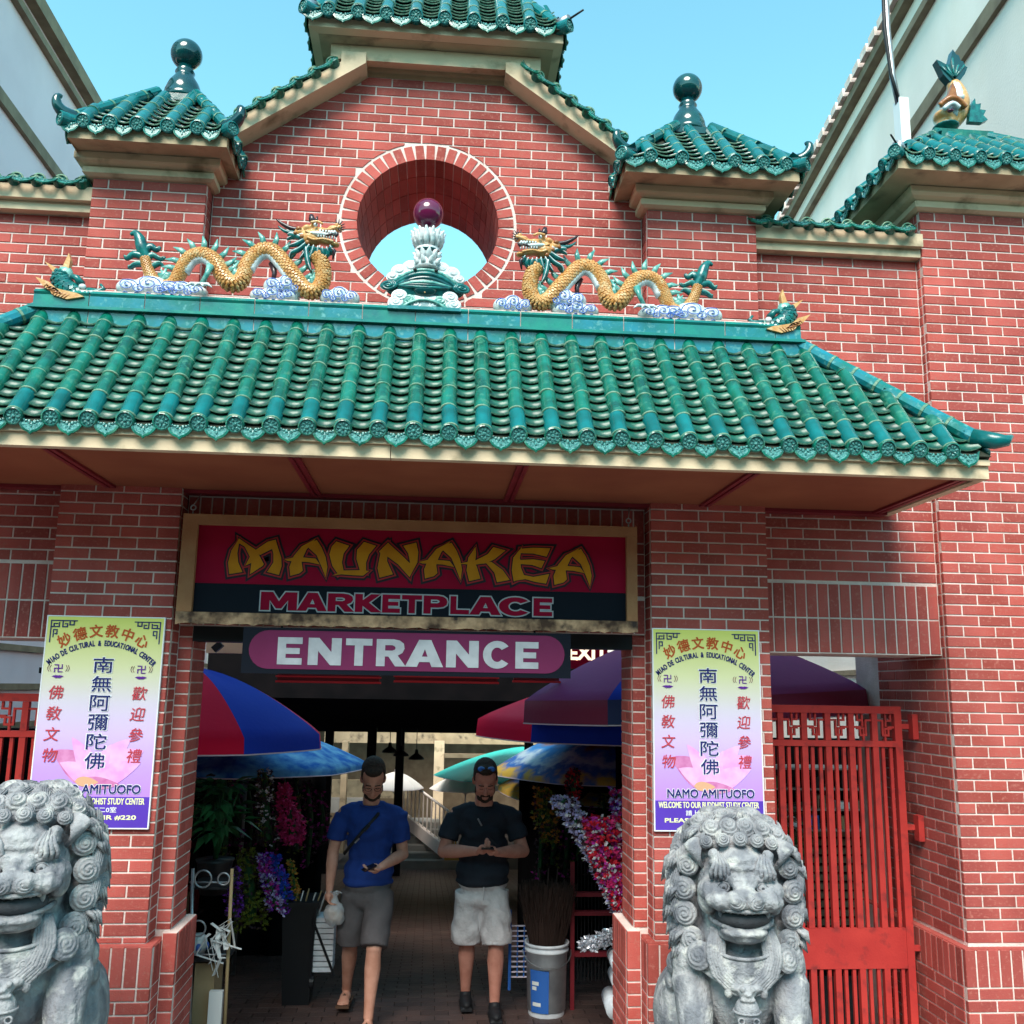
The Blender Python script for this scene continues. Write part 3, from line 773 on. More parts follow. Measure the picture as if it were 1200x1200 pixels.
def cap_roof(parent, ex0, ex1, ey0, ey1, ez, pl, rz, sp, x_off, body, tb=True, horns=True, hr=.035, sc=.95):
    """hipped tile cap: eave rectangle, top platform pl=(x0,x1,y0,y1) at height rz"""
    px0, px1, py0, py1 = pl
    R_ = MB(); e = [(ex0, ey0, ez - .03), (ex1, ey0, ez - .03), (ex1, ey1, ez - .03), (ex0, ey1, ez - .03), (px0, py0, rz - .03), (px1, py0, rz - .03), (px1, py1, rz - .03), (px0, py1, rz - .03)]
    R_.add(e, [(0, 1, 5, 4), (1, 2, 6, 5), (2, 3, 7, 6), (3, 0, 4, 7), (4, 5, 6, 7), (3, 2, 1, 0)])
    roof = R_.build('roof', MAT['deck'], parent)
    T = Tiles(roof)
    tb_ = T_TUBEB if tb else T_TUBE
    def xs(L, sp, off=None):
        n = int((L - .08) / sp); o = (L - (n - 1) * sp) / 2 if off is None else off
        return [o + sp * i for i in range(n)]
    kw = dict(sc=sc)
    tile_slope(T, (px0, py0, rz), (px1, py0, rz), (ex0, ey0, ez), (ex1, ey0, ez), x_off if x_off else xs(ex1 - ex0, sp), T_TUBEB, T_TUBEB, T_PANK, T_DISCB, T_DRIP, **kw)
    tile_slope(T, (px1, py0, rz), (px1, py1, rz), (ex1, ey0, ez), (ex1, ey1, ez), xs(ey1 - ey0, sp), T_TUBEB, T_TUBEB, T_PANK, T_DISCB, T_DRIP, **kw)
    tile_slope(T, (px1, py1, rz), (px0, py1, rz), (ex1, ey1, ez), (ex0, ey1, ez), xs(ex1 - ex0, sp), T_TUBEB, T_TUBEB, T_PANK, T_DISCB, T_DRIP, **kw)
    tile_slope(T, (px0, py1, rz), (px0, py0, rz), (ex0, ey1, ez), (ex0, ey0, ez), xs(ey1 - ey0, sp), T_TUBEB, T_TUBEB, T_PANK, T_DISCB, T_DRIP, **kw)
    T.flush()
    cs = [((px0, py0), (ex0, ey0)), ((px1, py0), (ex1, ey0)), ((px1, py1), (ex1, ey1)), ((px0, py1), (ex0, ey1))]
    for i, ((a, b), (c, d)) in enumerate(cs):
        hip(roof, (a, b, rz + .02), (c + (a - c) * .12, d + (b - d) * .12, ez + .05), hr, 5, 'glazeb')
        hn = horns[i] if isinstance(horns, (tuple, list)) else horns
        ox, oy = (1 if c > a else -1), (1 if d > b else -1)
        if hn:
            q = V((c + (a - c) * .13, d + (b - d) * .13, ez + .055)); o = V((ox, oy * .6, 0)).normalized()
            pts = [q - o * .03, q + o * .03 + V((0, 0, -.010)), q + o * .075 + V((0, 0, .0)), q + o * .105 + V((0, 0, .03)), q + o * .112 + V((0, 0, .066)), q + o * .10 + V((0, 0, .084)), q + o * .085 + V((0, 0, .080))]
            pts = sp_(pts); MB().tube(pts, [.034 + .004 * min(1, i / 4) - max(0, i - 6) * .0014 for i in range(len(pts) - 1)] + [.004], 14).build('hip_horn', MAT['glazedk'], roof, True)
        else:
            q = V((c + (a - c) * .13, d + (b - d) * .13, ez + .055)); o = V((ox, oy, 0)).normalized()
            MB().tube([q, q + o * .09 + V((0, 0, -.01))], [.036, .036], 12).build('hip_end', MAT['silver'], roof, True)
            MB().tube([q + o * .1, q + o * .2 + V((0, 0, .01))], [.007, .006], 6).build('iron_spike', MAT['black'], roof, True)
        dd = MB().tube([V((c, d, ez + .01)) - V((ox, oy, 0)) * .07, V((c, d, ez - .005)) + V((ox, oy, 0)) * .012], [.041, .042], 14)
        dd.build('corner_tile', MAT['glazeb'], roof)
        link('end_disc', T_DISCB, roof, M=aimM(V((c, d, ez - .006)) + V((ox, oy, 0)) * .016, (ox, oy, -.1)))
    return roof
def finial(parent, c, r, z0, z1, mat='glazedk'):
    """ball on a flared foot between z0 (platform) and z1 (top of ball)"""
    h = z1 - z0; rb = r
    prof = [(.150, 0), (.150, .03), (.142, .035), (.138, .06), (.115, .10), (.075, .135), (.068, .15), (.075, .158), (.062, .172), (.058, .19)]
    k = (h - 2 * rb) / .18
    MB().lathe([(p[0] * r / .1 * .84, p[1] * k) for p in prof], 28, (c[0], c[1], z0)).build('finial_foot', MAT[mat], parent, True)
    MB().ell((c[0], c[1], z1 - rb), rb, 32, 20).build('finial_ball', MAT[mat], parent, True)

def pillar_cap(parent, x0, x1, ex0, ex1, sp, fx, xo=None):
    y0, y1 = 0, .62; z = 5.25
    m = MB(); square_ring(m, x0, x1, y0, y1, [(.02, z), (.045, z + .012), (.045, z + .048), (.03, z + .052), (.03, z + .058), (.075, z + .068), (.085, z + .078), (.085, z + .118), (.07, z + .122)])
    m.build('cornice', MAT['cream'], parent)
    m = MB(); ez = 5.452
    vs = [(x0 - .07, y0 - .07, z + .123), (x1 + .07, y0 - .07, z + .123), (x1 + .07, y1 + .07, z + .123), (x0 - .07, y1 + .07, z + .123),
          (ex0 + .02, -.245, ez - .10), (ex1 - .02, -.245, ez - .10), (ex1 - .02, .845, ez - .10), (ex0 + .02, .845, ez - .10),
          (ex0 + .02, -.245, ez - .03), (ex1 - .02, -.245, ez - .03), (ex1 - .02, .845, ez - .03), (ex0 + .02, .845, ez - .03)]
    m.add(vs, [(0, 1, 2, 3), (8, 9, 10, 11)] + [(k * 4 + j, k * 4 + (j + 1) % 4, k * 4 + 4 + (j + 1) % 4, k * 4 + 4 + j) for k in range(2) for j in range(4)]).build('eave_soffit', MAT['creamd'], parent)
    f = fx
    roof = cap_roof(parent, ex0, ex1, -.27, .87, ez, (f - .115, f + .115, .18, .42), 5.93, sp, xo, None)
    MB().box(f - .125, f + .125, .17, .43, 5.90, 5.945).build('finial_plinth', MAT['glazedk'], roof)
    finial(roof, (f, .30), .098, 5.945, 6.40)
pillar_cap(PL, -2.07, -1.41, -2.155, -1.235, .155, -1.685, [.11, .257, .405, .573, .738])
pillar_cap(PR, 1.23, 1.92, 1.03, 2.125, .17, 1.585, [.162, .351, .515, .67, .842, .985])

# big cap over the gable
z = 6.12
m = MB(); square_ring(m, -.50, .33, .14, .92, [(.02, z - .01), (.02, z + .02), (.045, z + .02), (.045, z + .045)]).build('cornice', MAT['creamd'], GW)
m = MB(); square_ring(m, -.735, .565, .0, 1.05, [(-.12, z + .047), (0, z + .047 - .03), (0, z + .115), (-.02, z + .118)]).build('cornice', MAT['cream'], GW)
TZ = 6.345
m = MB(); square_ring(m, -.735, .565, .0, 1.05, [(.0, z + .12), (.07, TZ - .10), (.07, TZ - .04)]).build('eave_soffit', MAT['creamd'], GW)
m = MB(); square_ring(m, -.735, .565, .0, 1.05, [(.07, TZ - .098), (.125, TZ - .09), (.125, TZ - .03)]).build('eave_soffit', MAT['cream'], GW)
cap_roof(GW, -.875, .705, -.17, 1.22, TZ, (-.5, .33, .40, .65), 7.05, .17, [.875 + x for x in (-.74, -.56, -.39, -.215, -.04, .135, .31, .48)], None, horns=(False, False, True, True), sc=1.0)
MB().box(-.55, .38, .44, .62, 7.02, 7.20).build('ridge_block', MAT['ridgeb'], GW)

# pier cap (fish on top)
z = 5.37
m = MB(); square_ring(m, PX0, PX1, PY, 1.3, [(.015, z), (.04, z + .012), (.04, z + .05), (.028, z + .055), (.03, z + .06), (.07, z + .075), (.085, z + .09), (.085, z + .13), (.07, z + .135)]).build('cornice', MAT['cream'], RP)
m = MB(); ex0, ex1 = PX0 - .27, PX1 + .27; ez = 5.61
square_ring(m, PX0, PX1, PY, 1.3, [(.07, z + .136), (.25, ez - .10), (.25, ez - .03)]).build('eave_soffit', MAT['creamd'], RP)
rp = cap_roof(RP, ex0, ex1, PY - .27, 1.57, ez, (3.36, 3.70, .38, .95), 6.13, .165, None, None, horns=(False, True, True, True))
MB().box(3.32, 3.74, .34, 1.0, 6.10, 6.165).build('ridge_block', MAT['glaze'], rp)

# rows of transverse tiles along the side walls and the gable slopes
def coping_tiles(parent, pts, yf, depth, sp=.128):
    T = Tiles(parent)
    a, b = V(pts[0]), V(pts[1]); d = b - a; L = d.length; d.normalize(); n = max(2, round(L / sp)); q = L / n
    ang = math.atan2(d.z, d.x)
    for i in range(n):
        p = a + d * (q * (i + .5)); RZm = Matrix.Rotation(-ang * .9, 4, 'Y')
        M = Matrix.Translation(V((p.x, yf, p.z + .028))) @ RZm @ Matrix.Rotation(RD(-35), 4, 'X')
        T.put('end_disc', T_DISC, M @ Matrix.Diagonal((.9, 1, .75, 1)))
        L2 = depth / 3
        for j in range(3):
            T.put('round_tile', T_TUBE, Matrix.Translation(V((p.x, yf + .03 + L2 * (j + 1), p.z + .012 + .02 * (j + 1 if j < 1 else 1)))) @ RZm @ Matrix.Diagonal((1, L2 / .165, 1, 1)))
        p = a + d * (q * i)
        M = Matrix.Translation(V((p.x, yf - .012, p.z + .022))) @ RZm @ Matrix.Rotation(RD(-42), 4, 'X') @ Matrix.Diagonal((q / .128, 1, 1, 1))
        T.put('drip_tile', T_DRIP, M)
        T.put('pan_tile', T_PAN, Matrix.Translation(V((p.x, yf + depth, p.z + .022))) @ RZm @ Matrix.Diagonal((1, depth / .1, 1, 1)))
    T.flush()
coping_tiles(SR, ((1.93, 0, 5.205), (2.98, 0, 5.205)), .0, .66)
coping_tiles(SL, ((-3.34, 0, 5.205), (-2.07, 0, 5.205)), .0, .66)
def gable_coping(sg, xe):
    c = -.085; zi = lambda u: 6.10 - (abs(u - c) - .43) * .715
    xi = c + .43 * sg
    lo = (xe, zi(xe)); hi = (xi, zi(xi)); n = V((.715 * sg, 0, 1)).normalized()
    th = .085
    P = [lo, hi, (hi[0], 6.17), (hi[0] + .15 * sg, 6.17), (hi[0] + .15 * sg, zi(hi[0] + .15 * sg) + th / n.z), (lo[0] , lo[1] + th / n.z)]
    mb = MB().prism(P, -.03, GT + .04); mb.build('coping', MAT['cream'], GW)
    P2 = [(lo[0], lo[1] - .022), (hi[0] - .02 * sg, hi[1] - .022), (hi[0] - .02 * sg, hi[1] - .001), (lo[0], lo[1] - .001)]
    q0 = V((xe, 0, zi(xe) + th / n.z + .005)); q1 = V((hi[0] + .15 * sg, 0, zi(hi[0] + .15 * sg) + th / n.z + .005))
    if sg < 0: coping_tiles(GW, (q0, q1), -.05, GT + .05, .135)
    else: coping_tiles(GW, (q1, q0), -.05, GT + .05, .135)
gable_coping(-1, -1.30); gable_coping(1, 1.13)

# ------------------------------------------------------------ ground and buildings
g = MB(); g.grid(lambda u, v: ((u - .5) * 400, -60 + v * 62.5, -.004), 2, 2); g.build('street', MAT['asphalt'], kind='structure')
MB().box(-12, 12, -3.4, 1.1, -.12, 0).build('pavement', MAT['conc'], kind='structure')
SL_ = lambda y: -.12 * max(0, y - 2.5)
fl = MB()
fl.add([(-200, 2.5, -.004), (200, 2.5, -.004), (200, 18, -1.868), (-200, 18, -1.868), (200, 250, -1.868), (-200, 250, -1.868)], [(0, 1, 2, 3), (3, 2, 4, 5)])
fl.build('courtyard_ground', MAT['joint'], kind='structure')
PAV = MB().box(-2.6, 2.6, 1.101, 2.5, -.05, 0).build('passage_floor', MAT['joint'], kind='structure')
# pavers on the passage floor: nearest ones singly
pv = []
nx = 24; pw = .2; plen = .2
y = 1.15; r = 0
pavs = []
while y < 17.8:
    for i in range(nx):
        x = -2.3 + (i + (.5 if r % 2 else 0)) * pw; pavs.append((x, y))
    y += plen * .5; r += 1
pme = MB().box(-.096, .096, -.046, .046, 0, .012).mesh('paver', mats=[MAT['paver']])
flo = thing  # floor pieces belong to the floor
vis = []
for (x, y) in pavs:
    q = proj((x, y, SL_(y)))
    vis.append((0 if (0 < q[0] < 1200 and q[1] < 1225) else 1, y, x))
vis.sort()
rest = MB()
for k, (h_, y, x) in enumerate(vis):
    a = -math.atan(.12) if y > 2.5 else 0
    M = Matrix.Translation(V((x, y, SL_(y) + .001))) @ Matrix.Rotation(a, 4, 'X') @ Matrix.Rotation(random.uniform(-.01, .01), 4, 'Y')
    if k < 300: link('paver', pme, PAV, M=M)
    else: rest.add([v.co for v in pme.vertices], [tuple(p.vertices) for p in pme.polygons], M)
rest.build('pavers', MAT['paver'], PAV, kind='stuff', fix=False)

# right white building
def right_building():
    t = thing('white_building', 'tall white stucco building with brown bands rising behind the corner pier at right', 'building', (6, 10, 0))
    ang = RD(-6.2)       # facade runs back, slightly turned
    M = Matrix.Translation(V((6.0, 3.6, 0))) @ Matrix.Rotation(ang * -1 * -1, 4, 'Z')
    # local: facade plane x=0 facing -x, running along +y
    def b(x0, x1, y0, y1, z0, z1, name, mat): MB().box(x0, x1, y0, y1, z0, z1, M).build(name, MAT[mat], t)
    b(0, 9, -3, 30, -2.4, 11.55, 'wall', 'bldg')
    b(-.10, .0, -3, 30, 11.05, 11.17, 'moulding', 'trim')
    b(-.13, .3, -3, 30, 11.56, 11.72, 'parapet', 'trim')
    b(-.06, .0, -3, 30, 9.72, 9.92, 'moulding', 'trim')
    b(-.07, .0, -3, 30, 6.1, 6.26, 'moulding', 'trim')
    b(-.05, .0, -3, 30, 2.62, 2.70, 'moulding', 'trim')
    b(-.05, .0, -3, 30, 3.3, 3.42, 'moulding', 'trim')
    n = 90
    rb = MB()
    for i in range(n): rb.box(-.2, .3, -2.9 + i * .36, -2.9 + i * .36 + .26, 11.722, 11.86, M)
    rb.build('roof_tiles', MAT['mortar'], t, kind='stuff')
    return t, M
RB, RBM = right_building()
LB = thing('grey_building', 'tall shaded grey stucco building with brown bands behind the left pillar', 'building', (-6, 10, 0))
for z0, z1, p, nm, mt in ((11.75, 11.98, .16, 'parapet', 'trim'), (11.45, 11.56, .10, 'moulding', 'trim'), (9.9, 10.08, .07, 'moulding', 'trim'), (6.2, 6.35, .06, 'moulding', 'trim')):
    MB().box(-6, -6 + p, -2, 32, z0, z1).build(nm, MAT[mt], LB)
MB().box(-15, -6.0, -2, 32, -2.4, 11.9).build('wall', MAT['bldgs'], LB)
for z0 in (2.75, 2.2, 1.65): MB().box(-6, -5.95, 1, 30, z0, z0 + .09).build('moulding', MAT['trim'], LB)

# conduit and meter mast on the right building
CON = thing('service_conduit', 'black conduit running down the white building wall into a white box', 'conduit', tuple(at(1052, 150, 2.2)))
p0, p1, p2, p3 = at(1036, -40, 2.2), at(1040, 35, 2.2), at(1046, 90, 2.2), at(1053, 122, 2.2)
MB().tube([p0, p1, p2, p3], .028, 10).build('cable', MAT['silver'], CON, True)
MB().tube([p0 + V((-.03, -.02, 0)), p1 + V((-.045, -.03, 0)), p2 + V((-.03, -.03, 0)), p3 + V((-.01, -.03, 0))], .016, 8).build('cable', MAT['black'], CON, True)
a = at(1050, 118, 2.2); b = at(1066, 200, 2.2)
MB().box(a.x, b.x, 2.14, 2.26, b.z - .5, a.z).build('box_cover', mk('white_enamel', (.8, .8, .8), .5), CON)
for zz in (b.z - .45,): MB().box(b.x - .02, 6.6, 2.17, 2.23, zz, zz + .05).build('bracket', MAT['silver'], CON)
# ------------------------------------------------------------ name board
YS = -.02
def pw(px, py, Y): p = at(px, py, Y); return (p.x, p.z)
SG = thing('name_board', 'red and black MAUNAKEA MARKETPLACE board in a bare wood frame over the entrance', 'sign', (-.12, 0, 2.7))
fx0, fx1, fz0, fz1 = -1.385, 1.145, 2.665, 3.262
ix0, ix1, iz0, iz1 = -1.305, 1.085, 2.725, 3.205
MB().box(fx0, fx1, -.04, .05, iz1, fz1).build('frame', MAT['wood'], SG)
MB().box(fx0, ix0, -.04, .05, iz0, iz1 - .001).build('frame', MAT['wood'], SG)
MB().box(ix1, fx1, -.04, .05, iz0, iz1 - .001).build('frame', MAT['wood'], SG)
m = MB()
def wob(u, v):
    x = fx0 + (fx1 - fx0) * u; e = .006 * math.sin(x * 31) + .005 * math.sin(x * 77 + 1)
    return [(x, -.045 + e * .6, fz0 - abs(e)), (x, -.045, iz0 - .001), (x, .05, iz0 - .001), (x, .05, fz0)][int(round(v * 3))]
m.grid(wob, 80, 4); m.add([(fx0, -.04, fz0), (fx0, -.04, iz0 - .001), (fx0, .05, iz0 - .001), (fx0, .05, fz0)], [(0, 1, 2, 3)]); m.add([(fx1, -.04, fz0), (fx1, -.04, iz0 - .001), (fx1, .05, iz0 - .001), (fx1, .05, fz0)], [(0, 1, 2, 3)])
m.build('frame', MAT['rotwood'], SG, label='rotten lower rail with peeling paint')
zb = 2.885
MB().box(ix0, ix1, -.005, .04, zb, iz1).build('panel', MAT['signred'], SG)
MB().box(ix0, ix1, -.005, .04, iz0, zb - .001).build('panel', MAT['signblack'], SG)
MB().box(-1.40, 1.22, .16, .30, 2.575, 2.66).build('lintel_beam', MAT['black'], SG)
# screw eyes and chain stubs
for x, z_ in ((-1.34, 3.30), (1.10, 3.30)):
    pts = [(x + .014 * math.cos(a), -.02, z_ + .014 * math.sin(a)) for a in [i * math.pi / 5 for i in range(11)]]
    MB().tube(pts, .004, 6, cap=False).tube([(x, -.02, z_ - .014), (x, -.02, z_ - .04)], .004, 6).tube([(x, -.02, z_ + .014), (x + .02, .05, z_ + .09)], .003, 6).build('screw_eye', MAT['silver'], SG, True)
def S(ox, pts): return [(ox + x / 7.5, 615 + y / 7.5) for x, y in pts]
A_L = [(640, 445), (632, 370), (670, 275), (740, 190), (862, 122), (780, 215), (745, 290), (735, 330), (745, 400), (715, 425)]
A_R = [(835, 150), (870, 135), (912, 200), (945, 280), (962, 370), (950, 462), (915, 365), (872, 265), (790, 190)]
A_C = [(588, 305), (690, 282), (860, 298), (897, 347), (800, 325), (690, 318), (620, 315)]
sh = lambda P, dx, dy: [(x + dx, y + dy) for x, y in P]
strokes = [
 S(255, [(103, 430), (93, 330), (122, 225), (188, 120), (185, 165), (170, 250), (178, 330), (213, 412)]),
 S(255, [(186, 120), (335, 222), (348, 240), (402, 345), (395, 358), (285, 430), (298, 330), (243, 357), (285, 280), (240, 190), (190, 160)]),
 S(255, [(325, 228), (440, 150), (508, 132), (527, 200), (557, 290), (560, 360), (537, 437), (437, 412), (492, 330), (492, 250), (480, 208), (372, 262)]),
 S(255, A_L), S(255, A_R), S(255, A_C),
 S(255, [(1045, 148), (1153, 185), (1105, 250), (1090, 330), (1105, 405), (1060, 432), (1010, 360), (985, 260), (1005, 190)]),
 S(400, [(-75, 444), (20, 403), (150, 400), (243, 405), (190, 444), (100, 440), (0, 432)]),
 S(400, [(200, 152), (302, 185), (240, 260), (215, 330), (215, 415), (165, 400), (135, 300), (140, 220)]),
 S(400, [(335, 232), (415, 160), (402, 260), (400, 320), (450, 432), (338, 462), (320, 380), (345, 250)]),
 S(400, [(410, 160), (520, 260), (612, 350), (600, 458), (500, 345), (400, 272), (350, 218)]),
 S(400, [(548, 185), (657, 158), (674, 240), (666, 330), (602, 452), (590, 400), (606, 330), (590, 250)]),
 S(400, sh(A_L, 97, 24)), S(400, sh(A_R, 97, 24)), S(400, sh(A_C, 92, 22)),
 S(545, [(92, 195), (95, 260), (85, 330), (105, 380), (132, 470), (38, 492), (15, 400), (30, 290)]),
 S(545, [(-60, 342), (20, 328), (85, 318), (200, 260), (250, 198), (352, 225), (260, 300), (180, 336), (90, 347), (20, 345)]),
 S(545, [(180, 328), (232, 328), (330, 400), (388, 482), (283, 502), (260, 420)]),
 S(545, [(500, 195), (480, 290), (490, 380), (520, 452), (430, 495), (413, 400), (425, 290)]),
 S(545, [(488, 213), (600, 203), (747, 208), (715, 277), (600, 250), (483, 247)]),
 S(545, [(478, 310), (600, 305), (697, 320), (670, 378), (590, 350), (478, 342)]),
 S(545, [(500, 440), (600, 460), (737, 435), (710, 514), (620, 500), (530, 475), (430, 492)]),
 S(545, sh(A_L, 148, 80)), S(545, sh(A_R, 148, 80)), S(545, sh(A_C, 150, 76)),
]
wpoly = [[pw(x, y, -.02) for x, y in P] for P in strokes]
def cw(P):
    a = sum(P[i][0] * P[(i + 1) % len(P)][1] - P[(i + 1) % len(P)][0] * P[i][1] for i in range(len(P)))
    return P if a > 0 else P[::-1]
def merge(meshes):
    mb = MB()
    for me in meshes: mb.add([v.co for v in me.vertices], [tuple(p.vertices) for p in me.polygons])
    return mb
def grow(P, o):
    P = cw(P); n = len(P); out = []
    for i in range(n):
        a, b, c = V(P[i - 1]), V(P[i]), V(P[(i + 1) % n])
        d1 = (b - a).normalized(); d2 = (c - b).normalized(); n1 = V((d1.y, -d1.x)); n2 = V((d2.y, -d2.x)); k = 1 + n1.dot(n2)
        q = (n1 + n2) / max(k, .45); out.append(tuple(b + q * o))
    return out
for nm, off, y0, mt in (('letter_outline', .027, -.0060, 'letterdk'), ('letter_rim', .0150, -.0095, 'letterred'), ('letter_line', .0075, -.0130, 'letterdk'), ('letter', .0015, -.0165, 'letter')):
    merge([fill2d([grow(P, off)], y0 - .00012 * i) for i, P in enumerate(wpoly)]).build('lettering' if nm == 'letter' else nm, MAT[mt], SG, fix=False)
# heavy block letters for the second line and the lower board
_h = [(.30, .58), (.55, .58), (.64, .62), (.66, .68), (.63, .74), (.55, .78), (.30, .78)]
_arc = lambda rx, ry, a0, a1, n: [(.52 + rx * math.cos(RD(a0 + (a1 - a0) * k / n)), .5 + ry * math.sin(RD(a0 + (a1 - a0) * k / n))) for k in range(n + 1)]
GL = {'E': ([(0, 0), (1, 0), (1, .24), (.34, .24), (.34, .39), (.9, .39), (.9, .61), (.34, .61), (.34, .76), (1, .76), (1, 1), (0, 1)], None),
      'N': ([(0, 0), (.3, 0), (.3, .52), (.68, 0), (1, 0), (1, 1), (.7, 1), (.7, .48), (.32, 1), (0, 1)], None),
      'T': ([(.34, 0), (.66, 0), (.66, .75), (1, .75), (1, 1), (0, 1), (0, .75), (.34, .75)], None),
      'R': ([(0, 0), (.3, 0), (.3, .36), (.42, .36), (.66, 0), (1.03, 0), (.74, .40), (.9, .5), (.97, .66), (.94, .84), (.8, .96), (.6, 1), (0, 1)], _h),
      'A': ([(-.02, 0), (.31, 0), (.37, .18), (.66, .18), (.72, 0), (1.04, 0), (.69, 1), (.35, 1)], [(.44, .38), (.60, .38), (.52, .66)]),
      'C': (_arc(.52, .52, 38, 322, 22) + _arc(.22, .27, 318, 42, 14), None),
      'M': ([(0, 0), (.25, 0), (.25, .55), (.43, .1), (.58, .1), (.76, .55), (.76, 0), (1.01, 0), (1.01, 1), (.68, 1), (.505, .5), (.33, 1), (0, 1)], None),
      'K': ([(0, 0), (.3, 0), (.3, .35), (.64, 0), (1.06, 0), (.55, .53), (1.0, 1), (.62, 1), (.3, .66), (.3, 1), (0, 1)], None),
      'L': ([(0, 0), (1, 0), (1, .25), (.32, .25), (.32, 1), (0, 1)], None),
      'P': ([(0, 0), (.3, 0), (.3, .34), (.6, .34), (.82, .38), (.95, .5), (.98, .67), (.94, .84), (.8, .96), (.6, 1), (0, 1)], _h)}
def block(word, spans, z0, z1, Y, off, name, mat, parent):
    ms = []
    for c_, (xa, xb) in zip(word, spans):
        o, h = GL[c_]; m_ = lambda P: [(xa + (xb - xa) * p[0], z0 + (z1 - z0) * p[1]) for p in P]
        polys = [grow(m_(o), off)]
        if h: polys.append(grow(m_(h), -off))
        ms.append(fill2d(polys, Y - .00009 * len(ms)))
    return merge(ms).build(name, MAT[mat], parent, fix=False)
px_ = [(305, 347.5), (348.5, 382), (384, 414.5), (416, 446), (448, 469), (471, 494.5), (496.5, 525), (528, 550), (551, 586), (585, 622), (625.5, 647.5)]
sp = [(pw(a_, 703, -.02)[0], pw(b_, 703, -.02)[0]) for a_, b_ in px_]
z0, z1 = pw(305, 714.5, -.02)[1], pw(305, 693, -.02)[1]
block('MARKETPLACE', sp, z0, z1, -.0065, .0072, 'lettering_rim', 'signwhite', SG)
block('MARKETPLACE', sp, z0, z1, -.0085, .0, 'lettering', 'signred', SG)

# ENTRANCE sign below
EN = thing('entrance_board', 'black board with magenta lozenge reading ENTRANCE hung under the name board', 'sign', (-.12, -.03, 2.52))
ex0, ex1, ez0, ez1 = -1.018, .765, 2.402, 2.648
MB().box(ex0, ex1, -.05, -.02, ez0, ez1).build('board', MAT['signblack'], EN)
hw, hh = (ex1 - ex0) / 2 - .035, (ez1 - ez0) / 2 - .02; cx, cz = (ex0 + ex1) / 2, (ez0 + ez1) / 2 + .005
P = []
for s_ in (1, -1):
    for i in range(13):
        a = -math.pi / 2 + math.pi * i / 12; P.append((cx + s_ * (hw - hh + hh * math.cos(a)), cz + s_ * hh * math.sin(a)))
MB().prism(P, -.053, -.0505).build('lozenge', MAT['signpink'], EN)
pe = [(325, 354), (361, 400), (405, 436), (441, 475), (476, 518), (523, 561), (566, 598), (604, 631)]
block('ENTRANCE', [(pw(a_, 765, -.055)[0], pw(b_, 765, -.055)[0]) for a_, b_ in pe], pw(325, 778.5, -.055)[1], pw(325, 746.5, -.055)[1], -.0555, .0, 'lettering', 'signwhite', EN)
for x in (ex0 + .2, ex1 - .2): MB().tube([(x, -.03, ez1), (x, -.01, ez1 + .03)], .006, 8).build('hanger', MAT['black'], EN)

# ------------------------------------------------------------ temple posters
def poster_mat():
    m = bpy.data.materials.new('poster_print'); m.use_nodes = True
    n = m.node_tree.nodes; l = m.node_tree.links; p = n['Principled BSDF']; p.inputs['Roughness'].default_value = .35
    g_ = n.new('ShaderNodeNewGeometry'); s_ = n.new('ShaderNodeSeparateXYZ'); l.new(g_.outputs['Position'], s_.inputs[0])
    mr = n.new('ShaderNodeMapRange'); mr.inputs[1].default_value = 1.76; mr.inputs[2].default_value = 2.68; l.new(s_.outputs[2], mr.inputs[0])
    r = n.new('ShaderNodeValToRGB'); l.new(mr.outputs[0], r.inputs[0])
    cs = [(0, hx(182, 132, 226)), (.16, hx(190, 150, 226)), (.34, hx(208, 180, 226)), (.52, hx(212, 200, 216)), (.72, hx(218, 216, 170)), (1, hx(222, 222, 112))]
    while len(r.color_ramp.elements) < len(cs): r.color_ramp.elements.new(.5)
    for e, (q, c) in zip(r.color_ramp.elements, cs): e.position = q; e.color = (*c, 1)
    l.new(r.outputs[0], p.inputs['Base Color']); return m
MAT['poster'] = poster_mat()
MAT['pnavy'] = mk('print_navy', (.015, .02, .13), .4); MAT['pred'] = mk('print_red', (.52, .05, .07), .4); MAT['porange'] = mk('print_orange_red', (.50, .09, .02), .4)
MAT['pviolet'] = mk('print_violet', (.10, .045, .42), .4, var=(.085, .035, .36), vs=3); MAT['pwhite'] = mk('print_white', (.78, .76, .80), .4); MAT['pyellow'] = mk('print_pale_yellow', (.75, .72, .45), .4)
MAT['petal'] = mk('print_pink_petal', (.74, .30, .66), .4, var=(.76, .45, .74), vs=14); MAT['petald'] = mk('print_rose_petal', (.52, .14, .34), .4, var=(.65, .25, .48), vs=18)
MAT['petall'] = mk('print_light_petal', (.78, .46, .76), .4, var=(.70, .32, .66), vs=11); MAT['porg'] = mk('print_lotus_heart', (.66, .36, .22), .4)
MAT['psym'] = mk('print_purple', (.12, .02, .28), .4)
